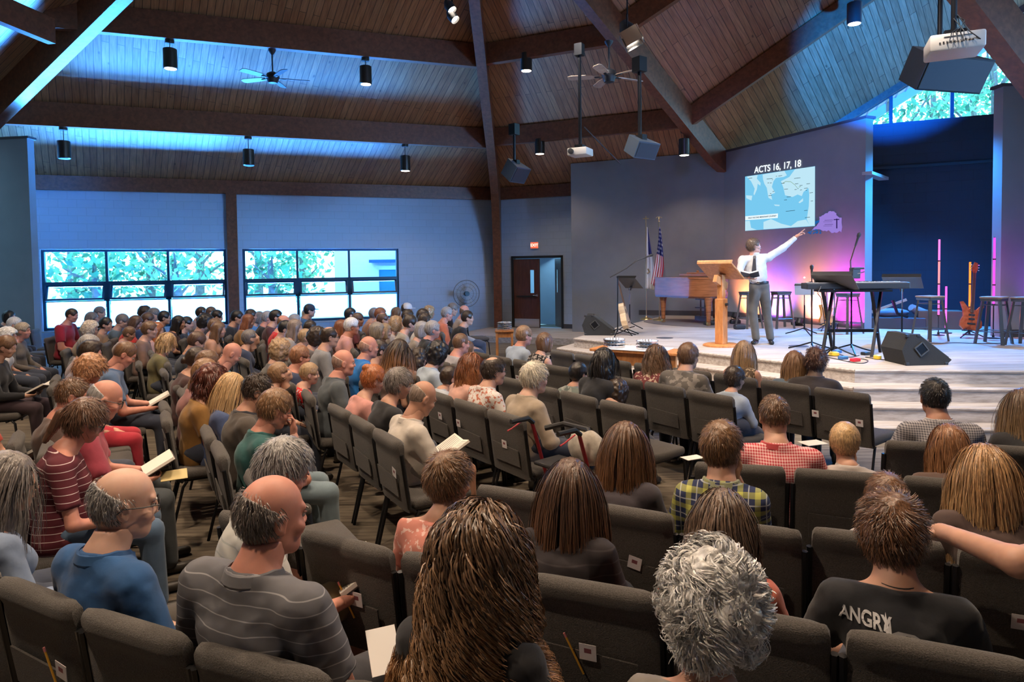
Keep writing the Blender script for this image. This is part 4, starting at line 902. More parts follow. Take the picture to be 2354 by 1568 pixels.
# guitars
def guitar(name, loc, rz, lean, sc, bodycol, label, kind, yaw=0.):
    root = empty(name, loc, rz, label, 'guitar'); R = Matrix.Rotation(lean, 3, 'X') @ Matrix.Rotation(yaw, 3, 'Y')
    if kind == 'acoustic': out = [(0, .0), (.12, .01), (.19, .08), (.20, .17), (.16, .25), (.125, .31), (.14, .38), (.13, .45), (.06, .50), (0, .505)]; th = .11
    else: out = [(0, .02), (.10, .0), (.165, .07), (.16, .16), (.125, .24), (.13, .31), (.18, .43), (.14, .44), (.07, .36), (0, .35)]; th = .045
    pts = [(x, y) for x, y in out]+[(-x, y*(1 if kind == 'acoustic' else (1.12 if y > .3 else 1))) for x, y in reversed(out[1:-1])]
    def P(x, z, d): return tuple(R @ Vector((x*sc, d, z*sc)))
    m = MB(); m.extr([P(x, z, -th/2) for x, z in pts], R @ Vector((0, th, 0))); m.build('body', bodycol, root)
    top = 1.0 if kind == 'acoustic' else 1.16; z0 = .36 if kind != 'acoustic' else .48
    dk_ = mat('fretboard', (.11, .06, .04), .5); m = MB(); m.extr([P(x, z, -th/2-.012) for x, z in ((-.028, z0-.05), (.028, z0-.05), (.022, top-.17), (-.022, top-.17))], R @ Vector((0, .02, 0))); m.build('neck', dk_, root)
    m = MB(); m.extr([P(x, z, -th/2-.01) for x, z in ((-.022, top-.17), (.022, top-.17), (.045, top-.1), (.04, top), (-.01, top+.02), (-.045, top-.08))], R @ Vector((0, .018, 0))); m.build('headstock', bodycol if kind != 'acoustic' else dk_, root)
    t = MB()
    for i in range(3):
        for s in (-1, 1): t.cyl(P(s*.045, top-.12+.045*i, -th/2), P(s*.068, top-.12+.045*i, -th/2), .008, n=6)
    t.build('tuning_pegs', M_CHROME, root)
    b = MB(); b.box(P(0, .12, -th/2-.008), (.12*sc, .012, .025*sc), R); 
    if kind != 'acoustic': b.box(P(0, .2, -th/2-.008), (.09*sc, .012, .03*sc), R); b.box(P(0, .27, -th/2-.008), (.09*sc, .012, .03*sc), R)
    b.build('bridge', M_BLKP if kind != 'acoustic' else dk_, root)
    if kind == 'acoustic': MB().lathe([(.05*sc, 0), (.05*sc, .002), (0, .002)], P(0, .33, -th/2-.002), 16, axis=R @ Vector((0, -1, 0))).build('sound_hole', M_BLKP, root)
    s = MB()
    for i in range(4): s.cyl(P(-.014+.009*i, .12, -th/2-.016), P(-.014+.009*i, top-.14, -th/2-.016), .0012, n=4)
    s.build('strings', M_CHROME, root); return root
def gstand(p, rz, label):
    root = empty('guitar_stand', v3(p), rz, label, 'stand'); m = MB()
    m.tube([(-.2, -.16, .01), (0, .02, .12), (.2, -.16, .01)], .010, 6); m.tube([(0, .02, .1), (0, .22, .01)], .010, 6); m.tube([(0, .02, .1), (0, .08, .42)], .010, 6); m.build('frame', M_BLACK, root)
    m = MB(); m.tube([(-.1, -.12, .16), (-.1, .03, .12), (.1, .03, .12), (.1, -.12, .16)], .009, 6); m.build('cradle', M_BLACK, root); return root
BASSW = wood_mat('bass_redwood', (.30, .055, .02), (.5, .13, .05), (3, 3, 3), .25, 5.); SUN = wood_mat('sunburst', (.45, .12, .02), (.75, .34, .05), (2, 2, 2), .2, 3.); ACO = wood_mat('spruce', (.6, .42, .24), (.72, .55, .36), (4, 1, 1), .3, 8.)
p = st(2228, 776); gstand(p, rad(-12), 'black stand holding the bass guitar'); guitar('bass_guitar', v3(p+np.array([0, -.02, .12])), rad(-12), rad(-8), 1.02, BASSW, 'reddish brown bass guitar upright on its stand', 'bass', rad(6))
p = st(1897, 760); gstand(p, rad(10), 'black stand holding the sunburst electric guitar'); guitar('electric_guitar', v3(p+np.array([0, -.02, .10])), rad(10), rad(-8), .82, SUN, 'sunburst electric guitar by the magenta lit wall', 'electric', rad(6))
p = st(1442, 770); gstand(p, rad(62), 'black stand holding the acoustic guitar'); guitar('acoustic_guitar', v3(p+np.array([0, -.02, .12])), rad(72), rad(-14), 1.0, ACO, 'acoustic guitar seen almost edge on beside the boom microphone', 'acoustic', 0)

# uplights washing the stage wall
def uplight(px, py, col, power, label, off=.35, tz=2.2, spot=104):
    b = wall_pt(px, py, (k0[:2]+nBw*.5), azB) if px > 1660 else wall_pt(px, py, k0[:2]+nD*.3, AZD)
    n = nBw if px > 1660 else nD
    p = np.array([b[0], b[1], STZ]); root = empty('uplight', v3(p), 0, label, 'stage light', 'uplights at the foot of the stage wall')
    d = Vector((-n[0]*.42, -n[1]*.42, 1)).normalized(); m = MB(); m.lathe([(.05, -.07), (.075, -.05), (.075, .05), (.068, .05), (.06, .03), (0, .03)], (0, 0, .10), 16, axis=d); m.build('lamp_housing', M_BLKP, root, smooth=True)
    MB().lathe([(.06, .034), (0, .036)], (0, 0, .10), 16, axis=d).build('lens', emat('up_%02d%02d%02d' % tuple(int(c*99) for c in col), col, 6.), root)
    MB().tube([(-.09, 0, .1), (-.09, 0, .01), (.09, 0, .01), (.09, 0, .1)], .01, 6).build('yoke', M_BLACK, root)
    l = light('SPOT', (0, 0, .17), power, col, size=.05, spot=spot, blend=1., name='uplight_beam'); l.parent = root; l.rotation_euler = Vector((-n[0]*1.5, -n[1]*1.5, 1)).to_track_quat('-Z', 'Y').to_euler()
    return root
uplight(1690, 743, (1, .27, .08), 560, 'orange uplight behind the pulpit'); uplight(1748, 747, (.5, .14, 1), 520, 'violet uplight behind the preacher'); uplight(1838, 750, (1, .26, .14), 560, 'coral uplight right of the dark stool'); uplight(1915, 755, (1, .0, .95), 620, 'magenta uplight behind the electric guitar')
p = rwa+rwd[0]*np.array([.75, 0, 0]); root = empty('uplight', (float(rwa[0])+.9, float(rwa[1])-.35, STZ), 0, 'violet uplight at the right stage wall', 'stage light', 'uplights at the foot of the stage wall')
MB().lathe([(.05, .02), (.075, .05), (.075, .15), (.06, .13), (0, .13)], n=16).build('lamp_housing', M_BLKP, root, smooth=True); l = light('SPOT', (0, 0, .17), 160, (.4, .1, 1), size=.05, spot=100, blend=.9, name='uplight_beam'); l.parent = root; l.rotation_euler = Vector((0, .55, 1)).to_track_quat('-Z', 'Y').to_euler()
# assumed blue wash lamps of the alcove and stage, without fixtures
light('SPOT', (8.2, 12.8, 4.6), 3000, (.02, .30, 1), tgt=(7.4, 11.2, STZ), size=.1, spot=110, blend=.8, name='assumed_alcove_wash')
light('SPOT', (7.9, 12.6, 4.7), 500, (.02, .35, 1), tgt=v3(eB, 2.2), size=.1, spot=80, blend=.8, name='assumed_alcove_wash')
light('SPOT', (3.2, 11.6, 5.4), 200, (.25, .32, 1), tgt=(6.2, 14.8, 2.2), size=.2, spot=110, blend=1, name='assumed_stage_wash')

# things stored in the alcove
rg = random.Random(9)
def keep(name, cat, label, m, mt, smooth=False, grp=None):
    o = m.build(name, mt, smooth=smooth); tag(o, label, cat, grp); return o
c = st(2150, 754); keep('storage_box', 'box', 'low dark storage box against the alcove wall, right', MB().rbox((c[0], c[1]-.1, STZ+.18), (.75, .4, .36), .01, rotD), mat('box_dark', (.10, .075, .06), .8))
c = st(2045, 754); keep('storage_crate', 'crate', 'long dark crate under the stored gear in the alcove', MB().rbox((c[0], c[1]-.05, STZ+.11), (1.15, .4, .22), .01, rotD), mat('crate_blue', (.03, .04, .06), .7))
c = st(2025, 749); keep('gig_bag', 'bag', 'crumpled pale gig bag lying on the alcove crate', MB().sph((c[0], c[1]-.35, STZ+.30), (.38, .14, .09), 16), mat('bag_grey', (.18, .2, .24), .9, bump=1., nscale=12), True)
c = st(2105, 749); keep('duffel_bag', 'bag', 'grey duffel leaning between crate and box in the alcove', MB().tube([(c[0]-.4, c[1]-.5, STZ+.42), (c[0]-.05, c[1]-.42, STZ+.24), (c[0]+.28, c[1]-.42, STZ+.08)], [.07, .12, .08], 10), mat('bag_grey', (.18, .2, .24), .9), True)
a, b = aty(1998, 716, 13.3), aty(2083, 686, 13.0); keep('metal_bar', 'bar', 'long pale blue bar propped across the stored gear', MB().beam(a, b, .05, .05), mat('bar_grey', (.3, .32, .33), .5))
a, b = aty(2052, 690, 13.0), aty(2086, 728, 13.0); keep('folded_stand', 'stand', 'folded dark stand leaning in the alcove', MB().tube([a, (a+b)/2+np.array([-.05, 0, -.1]), b], .03, 6), M_BLACK)

# pedal board clutter and cables at the keyboard
def cord(pts, mt, label, name='cable', r=.006):
    P = []
    pts = [st(x, y)+np.array([0, 0, r]) for x, y in pts]
    for i in range(len(pts)-1):
        p0, p1, p2, p3 = pts[max(i-1, 0)], pts[i], pts[i+1], pts[min(i+2, len(pts)-1)]
        for t in np.linspace(0, 1, 7)[:-1]: P.append(.5*((2*p1)+(-p0+p2)*t+(2*p0-5*p1+4*p2-p3)*t*t+(-p0+3*p1-3*p2+p3)*t**3))
    P.append(pts[-1]); return keep(name, 'cable', label, MB().tube(P, r, 6), mt, True)
red_, yel_, blu_ = mat('red_plastic', (.7, .03, .05), .4), mat('yellow_plastic', (.8, .55, .05), .4), mat('blue_plastic', (.05, .16, .4), .4)
cord([(1900, 822), (1930, 828), (1958, 834), (1985, 836), (1995, 830), (1975, 826), (1950, 832)], M_BLKP, 'black cable looping among the pedals'); cord([(1990, 822), (2015, 826), (2040, 829), (2062, 831)], M_BLKP, 'black cable running to the right wedge monitor')
cord([(1880, 812), (1905, 818), (1925, 814), (1950, 822), (1975, 818)], M_BLKP, 'black cable under the keyboard stand'); cord([(2100, 787), (2150, 790), (2200, 789), (2260, 791), (2300, 790)], M_BLKP, 'black cable running behind the right stools')
for (x, y, mt, lb, s) in ((1917, 818, yel_, 'yellow cable reel by the left keyboard leg', .07), (2017, 826, yel_, 'yellow cable end at the right keyboard foot', .05)):
    c = st(x, y); keep('cable_coil', 'cable', lb, MB().lathe([(s*.5, 0), (s, .01), (s, .05), (s*.5, .06)], v3(c), 14), mt, True)
for (x, y, mt, lb) in ((1938, 826, blu_, 'blue effects pedal on the stage edge'), (1966, 831, red_, 'red cable bundle on the stage edge'), (1924, 812, blu_, 'dark blue effects pedal behind the yellow reel'), (1990, 816, M_BLKP, 'black effects pedal behind the red bundle')):
    c = st(x, y); keep('effects_pedal', 'pedal', lb, MB().rbox((c[0], c[1], STZ+.022), (.12, .08, .044), .01, .4), mt)
for x, y, lb in ((1528, 777, 'flush oval floor box cover left of the pulpit'), (1836, 796, 'flush oval floor box cover right of the preacher')):
    c = st(x, y); o = MB().lathe([(.15, 0), (.15, .005), (0, .006)], n=24).build('floor_box_cover', mat('dark_cover', (.08, .085, .10), .5)); o.location = v3(c); tag(o, lb, 'floor box')
for i, (x, y, lb) in enumerate(((1630, 748, 'small black cable box on the stage floor right of the piano'), (1690, 745, 'round black floor monitor behind the pulpit'), (1832, 748, 'dark coil of cables at the foot of the stage wall'), (1700, 757, 'flat black pedal behind the preacher'))):
    c = st(x, y); keep('cable_box' if i != 2 else 'cable_heap', 'box' if i != 2 else 'cable', lb, MB().rbox((c[0], c[1], STZ+.05), (.22, .16, .1), .03), M_BLKP)

# exit sign
p = wall_pt(1229, 564, COR+nD*.04, AZD); root = empty('exit_sign', v3(p), rotD, 'red illuminated EXIT sign above the double doors', 'sign')
MB().rbox((0, 0, 0), (.26, .05, .20), .01).build('housing', M_WHITE, root)
MB().box((0, -.027, 0), (.24, .004, .18)).build('face', emat('exit_face', (1, .12, .06), 1.4), root)
cu = bpy.data.curves.new('lettering', 'FONT'); cu.body = 'EXIT'; cu.align_x = 'CENTER'; cu.align_y = 'CENTER'; cu.size = .12; cu.extrude = .002; cu.offset = .003; cu.materials.append(emat('exit_text', (1, .5, .4), 2.4)); o = bpy.data.objects.new('lettering', cu); COL.objects.link(o); text_to_mesh(o, Matrix.Translation((0, -.031, 0)) @ Matrix.Rotation(rad(90), 4, 'X'), root, 'lettering')
# big wall fan
p = wpt(1072, 675, .35); root = empty('wall_fan', v3(p), rad(19), 'large round wall fan with pale blades near the wooden arch', 'fan')
m = MB()
for r in (.40, .30, .20): m.tube([(r*math.cos(t), -.09*(1-(r/.42)**2), r*math.sin(t)) for t in np.linspace(0, 2*math.pi, 41)], .006 if r < .4 else .012, 5)
for k in range(16): t = k*math.pi/8; m.tube([(.06*math.cos(t), -.09, .06*math.sin(t)), (.25*math.cos(t), -.07, .25*math.sin(t)), (.4*math.cos(t), 0, .4*math.sin(t))], .003, 4)
m.build('guard', mat('guard_grey', (.2, .22, .24), .4, .5), root); MB().lathe([(.07, -.12), (.08, 0), (.06, .12)], axis=(0, 1, 0), n=16).build('motor', M_FRAME, root)
for k in range(3):
    t = .9+k*2*math.pi/3; d = Vector((math.cos(t), 0, math.sin(t))); s = Vector((-math.sin(t), 0, math.cos(t))); MB().extr([d*.06-s*.05+Vector((0, -.02, 0)), d*.34-s*.11+Vector((0, -.03, 0)), d*.35+s*.09+Vector((0, .03, 0)), d*.06+s*.05+Vector((0, .02, 0))], (0, .006, 0)).build('blade', mat('fan_blade_pale', (.45, .5, .55), .35), root)
MB().beam((0, .04, 0), (0, .38, .0), .05, .05).build('wall_bracket', M_BLACK, root)
# wall thermostat/plates on the left return wall
p = wpt(79.5, 600, .02); keep('wall_plate', 'switch', 'small white plate on the left return of the window wall', MB().rbox(v3(p), (.05, .03, .3), .01, math.atan2(uW[1], uW[0])), M_WHITE)

# tables with communion trays
M_TRAY = mat('tray_silver', (.75, .74, .76), .2, .9)
def tray_stack(loc, n, r, label):
    root = empty('communion_trays', loc, 0, label, 'tray')
    for k in range(n):
        m = MB(); z = k*.045; m.lathe([(r*.9, z), (r, z+.006), (r*1.02, z+.03), (r*.98, z+.03), (r*.94, z+.010), (0, z+.010)], n=28); m.build('tray', M_TRAY, root, smooth=True)
    m = MB()
    for k in range(n):
        for a in range(18): t = a*2*math.pi/18; m.cyl((r*.8*math.cos(t), r*.8*math.sin(t), k*.045+.010), (r*.8*math.cos(t), r*.8*math.sin(t), k*.045+.036), .014, n=6)
    m.build('cups', mat('cup_plastic', (.8, .82, .85), .2), root); return root
tz = .78; c1, c2 = atz(1358, 800, tz), atz(1560, 812, tz); dT = (c2-c1)/np.linalg.norm(c2-c1); cT = (c1+c2)/2; rT = math.atan2(dT[1], dT[0]); LT = float(np.linalg.norm(c2-c1))
root = empty('communion_table', v3(cT, 0), rT, 'orange oak communion table below the stage steps', 'table'); dp = .45
MB().rbox((0, dp/2-.02, tz-.02), (LT, dp+.06, .04), .008).build('tabletop', M_OAK, root); MB().box((0, .03, tz-.13), (LT-.1, .03, .19)).build('apron', M_OAK, root)
for x in (-LT/2+.08, LT/2-.08):
    for y in (.05, dp-.08): MB().rbox((x, y, (tz-.04)/2), (.07, .07, tz-.04), .01).build('leg', M_OAK, root)
o = MB().rbox((.0, dp/2-.02, tz+.006), (LT*.66, dp+.08, .012), .004, None).build('table_runner', mat('white_cloth', (.8, .8, .82), .85)); o.location = v3(cT, 0); o.rotation_euler = (0, 0, rT); tag(o, 'white cloth runner on the communion table', 'cloth')
for s, n, lb in ((-.12, 3, 'left stack of silver communion trays on the communion table'), (.12, 3, 'right stack of silver communion trays on the communion table')):
    q = cT+dT*LT*s*1.6+np.array([0, .2, 0]); tray_stack(v3(q, tz+.013), n, .16, lb)
tz2 = .62; c1, c2 = atz(1138, 760, tz2), atz(1181, 760, tz2); cT = (c1+c2)/2; LT = float(np.linalg.norm(c2-c1))
root = empty('side_table', v3(cT, 0), 0, 'small square oak side table beside the aisle', 'table'); MB().rbox((0, LT/2, tz2-.02), (LT, LT, .04), .008).build('tabletop', M_OAK, root); MB().box((0, .06, tz2-.10), (LT-.08, .02, .12)).build('apron', M_OAK, root)
for x in (-1, 1):
    for y in (.05, LT-.05): MB().box((x*(LT/2-.04), y, (tz2-.04)/2), (.05, .05, tz2-.04)).build('leg', M_OAK, root)
tray_stack(v3(cT+np.array([0, LT/2, 0]), tz2+.001), 4, .16, 'stack of silver communion trays on the small side table')
# ------------------------------------------------------------ stacking chairs in rows
M_FAB = mat('charcoal_chair_fabric', (.088, .080, .074), .95, noise=.35, nscale=240, bump=.5, spec=.2, sheen=.15)
M_CH = mat('chair_frame_black', (.02, .02, .022), .35, .6)
def make_chair():
    root = empty('banquet_chair', (0, 0, 0), 0, 'c', 'chair')
    tl = rad(7.5); R = Matrix.Rotation(tl, 3, 'X')
    def B(x, y, z): v = R @ Vector((0, y, z-.42)); return (x, v.y-.235, v.z+.42)
    # upholstered back with its fat rolled top
    rows_ = [(.40, .018), (.46, .024), (.60, .027), (.74, .027), (.775, .022), (.80, .030), (.83, .040), (.855, .040), (.875, .028), (.884, .008)]
    nx = 10; V = []; F = []; n = nx+1
    for z, t in rows_:
        wz = .242 if z < .84 else .242-.018*((z-.84)/.044)**2
        ring = []
        for s in (-1, 1):
            for i in range(n):
                u = -1+2*i/nx; u = u if s < 0 else -u; edge = (1-abs(u)**8)**.5 if abs(u) < 1 else 0
                ring.append(B(u*wz, s*t*(.45+.55*edge), z))
        V += ring
    m = 2*n
    for j in range(len(rows_)-1):
        for i in range(m): F.append((j*m+i, j*m+(i+1) % m, (j+1)*m+(i+1) % m, (j+1)*m+i))
    F += [tuple(range(m-1, -1, -1)), tuple(range((len(rows_)-1)*m, len(rows_)*m))]
    MB().add(V, F).build('backrest', M_FAB, root, smooth=True, weld=True, angle=60)
    sm = MB(); sm.rbox((0, .0, .445), (.49, .45, .075), .03, None, 0, 3); sm.build('seat', M_FAB, root, smooth=True, angle=60)
    MB().box((0, 0, .40), (.42, .38, .02)).build('seat_pan', M_CH, root)
    m = MB()
    for s in (-1, 1): m.tube([(s*.24, -.20, .40), B(s*.252, -.01, .44), B(s*.252, -.012, .80)], .013, 6)
    m.tube([(-.24, .12, .392), (.24, .12, .392)], .011, 6); m.tube([(-.24, -.18, .392), (.24, -.18, .392)], .011, 6)
    m.build('back_frame', M_CH, root, smooth=True)
    for s in (-1, 1):
        MB().tube([(s*.235, .17, .40), (s*.242, .20, .37), (s*.245, .235, .0)], .012, 6).build('leg', M_CH, root, smooth=True)
        MB().tube([(s*.235, -.17, .40), (s*.242, -.20, .36), (s*.245, -.29, .0)], .012, 6).build('leg', M_CH, root, smooth=True)
    p = MB(); p.extr([B(-.17, -.034, .50), B(.17, -.034, .50), B(.17, -.037, .63), B(-.17, -.037, .645)], (0, -.008, 0)); p.build('card_pocket', M_FAB, root)
    index_children(root)
    return root, B
chair_tpl, BK = make_chair(); chair_tpl.location = (0, 0, -50)
CHAIRS = []
def place_chair(x, y, az, label, grp):
    o = copy_tree(chair_tpl)
    o.location = (float(x), float(y), 0); o.rotation_euler = (0, 0, -rad(az)); o['label'] = label; o['group'] = grp; CHAIRS.append(((x, y), az, o)); return o
ROWS = {}
def row(key, pts, label, grp, sp=.53, phase=0., skip=()):
    P = [np.array(p, float) for p in pts]; seg = [np.linalg.norm(P[i+1]-P[i]) for i in range(len(P)-1)]; tot = sum(seg)
    def at(s):
        for i, l in enumerate(seg):
            if s <= l or i == len(seg)-1: d = (P[i+1]-P[i])/l; return P[i]+d*s, d
            s -= l
    ROWS[key] = (P, at, tot); s = sp/2+phase; k = 0
    while s < tot-.1:
        p, d = at(s); n = np.array([-d[1], d[0]]); az = math.degrees(math.atan2(n[0], n[1])); c = p+n*.30
        if k not in skip: place_chair(c[0], c[1], az, label, grp)
        s += sp; k += 1
top = lambda x, y: tuple(atz(x, y, .88)[:2])
E1, E2 = np.array(top(455, 1478)), np.array(top(785, 1565)); dd_ = (E2-E1)/np.linalg.norm(E2-E1)
row('R1', [tuple(np.array(top(190, 1398))+(np.array(top(0, 1325))-np.array(top(190, 1398)))*2.15), top(190, 1398), top(455, 1478), tuple(E2), tuple(E2+dd_*2.6)], 'charcoal padded chair in the row nearest the camera', 'chairs of the nearest row', .525, .05)
row('R2', [top(475, 1165), top(865, 1258), top(1435, 1355), top(1800, 1421), top(2262, 1505), tuple(np.array(top(2262, 1505))*2-np.array(top(1800, 1421)))], 'charcoal padded chair in the second row, ahead of the nearest one', 'chairs of the second row', .527, .07)
row('R3', [top(1088, 1112), top(1520, 1180), top(1796, 1215), top(1976, 1225), (3.3, 1.95)], 'charcoal padded chair in the third row of the right block', 'chairs of the third row', .53, .0)
row('R4', [top(1587, 1061), top(1800, 1074), (2.23, 3.36), (3.6, 2.85)], 'charcoal padded chair in the fourth row of the right block', 'chairs of the fourth row', .53)
row('R5', [top(2027, 1012), (3.07, 3.93), (4.4, 3.45)], 'charcoal padded chair in the front row of the right block, below the stage steps', 'chairs of the front row right', .53)
row('Ma', [(-3.9, 9.1), (-2.8, 7.41), top(800, 948), top(925, 1020), (-.60, 3.98)], 'charcoal padded chair in the rearmost row of the middle block', 'chairs of the middle block, rearmost row', .53)
row('Mb', [(-2.9, 9.2), top(1012, 905), top(1164, 951), top(1242, 978)], 'charcoal padded chair in the row that ends at the walker, middle block', 'chairs of the middle block, walker row', .53)
row('Mc', [(-1.6, 9.1), top(1154, 865), top(1371, 916), top(1540, 950)], 'charcoal padded chair in the central row of the middle block', 'chairs of the middle block, central row', .53)
row('Md', [(-.9, 9.4), top(1156, 821), top(1309, 846), top(1519, 883), top(1744, 924)], 'charcoal padded chair in the second row of the middle block, below the communion table', 'chairs of the middle block, second row', .53)
row('Me', [(.5, 8.95), top(1417, 828), top(1600, 852), top(1799, 879), top(2012, 908)], 'charcoal padded chair in the front row of the middle block', 'chairs of the middle block, front row', .53)
row('X', [(-6.11, 10.88), (-3.78, 7.15), top(418, 897), top(482, 969), top(562, 1068), (-1.30, 3.36)], 'charcoal padded chair in the long row curving away left of the centre aisle', 'chairs of the long left row', .53)
row('LL', [(-6.0, 8.95), (-3.62, 5.16), (-2.9, 4.0), (-2.62, 3.5)], 'charcoal padded chair in the left block behind the striped blouse', 'chairs of the left block', .53)
for x, y, lb in ((90, 757, 'empty dark chair by the left end of the window wall'), (118, 757, 'empty dark chair near the red polo shirt'), (75, 765, 'empty dark chair close to the left return wall'), (1095, 735, 'empty grey chair near the foot of the arch')):
    p = atz(x, y, .86); place_chair(p[0], p[1], 70, lb, None)
    del CHAIRS[-1][2]['group']
# cards and pencils standing in the back pockets
M_CARD = mat('card_white', (.75, .72, .74), .7); M_INK = mat('card_ink', (.25, .08, .10), .7)
M_PENC = mat('pencil_yellow', (.8, .42, .04), .45)
def card_on(px, py, label, pencil=False, tilt=0.):
    """card in the pocket of the chair whose back is seen at this pixel"""
    best = None
    for (c, az, o) in CHAIRS:
        n = U(az); bp = np.array(c)-n*.29; v = ray(px, py); den = np.dot(v[:2], n)
        if den <= .05: continue
        t = np.dot(bp-_C[:2], n)/den; h = _C+v*t; lat = abs(np.dot(h[:2]-np.array(c), np.array([n[1], -n[0]])))
        if lat < .24 and .35 < h[2] < .87 and (best is None or t < best[0]): best = (t, h, n, az, c)
    if best is None: return
    t, h, n, az, c = best; lean = .1317; y_off = -.235-.037-(h[2]-.42)*lean-.012
    p = np.array(c)+n*y_off+np.array([n[1], -n[0]])*float(np.dot(h[:2]-np.array(c), np.array([n[1], -n[0]])))
    root = empty('response_card', (p[0], p[1], float(h[2])), -rad(az), label, 'card'); R = Matrix.Rotation(rad(7.5), 3, 'X') @ Matrix.Rotation(tilt, 3, 'Y')
    MB().box((0, 0, 0), (.062, .002, .062), R).build('paper', M_CARD, root); MB().box((0, -.0015, .006), (.026, .001, .018), R).build('printed_mark', M_INK, root)
    if pencil:
        q = empty('pencil', (p[0], p[1], float(h[2])), -rad(az), 'yellow pencil by the '+' '.join(label.split()[:10]), 'pencil'); R2 = R @ Matrix.Rotation(rad(-24), 3, 'Y')
        a, b = R2 @ Vector((-.05, -.006, -.07)), R2 @ Vector((-.05, -.006, .075)); m = MB(); m.cyl(a, b, .0038, n=6); m.build('barrel', M_PENC, q); m = MB(); m.cyl(b, b+(b-a).normalized()*.016, .0042, n=8); m.build('eraser', mat('eraser_pink', (.75, .25, .25), .7), q)
for args in ((157, 1535, 'white card on the back of the chair nearest the lower left corner', True, .15), (828, 1372, 'white card with a pencil behind the pink floral shirt, lower left of the curls', True, 0), (1355, 1492, 'white printed card in the pocket right of the curly hair', True, 0), (1462, 1290, 'white card peeking out right of the dark knit sweater', False, .2),
             (2343, 1425, 'pinkish card at the right edge of the picture', False, 0), (1583, 953, 'tiny card on a chair back below the camouflage shirt', False, 0), (1877, 950, 'tiny card on the chair left of the blond boy', False, 0), (1978, 972, 'tiny card on the end chair above the blond boy', False, 0),
             (1018, 955, 'tiny card behind the floral shirted man', False, 0), (1060, 972, 'tiny card in the walker row, second seat', False, 0), (1165, 1020, 'tiny card in the walker row, left of the end chair', False, 0), (1225, 1050, 'crumpled card in the end chair of the walker row', False, .3), (860, 1040, 'tiny card in the rearmost middle row, third from its end', False, 0), (915, 1085, 'white card on the end chair behind the beige shirt', False, .2), (1515, 1018, 'tiny card on the end chair beside the long brown hair', False, 0), (1193, 868, 'tiny card in the second middle row', False, 0)):
    card_on(*args)
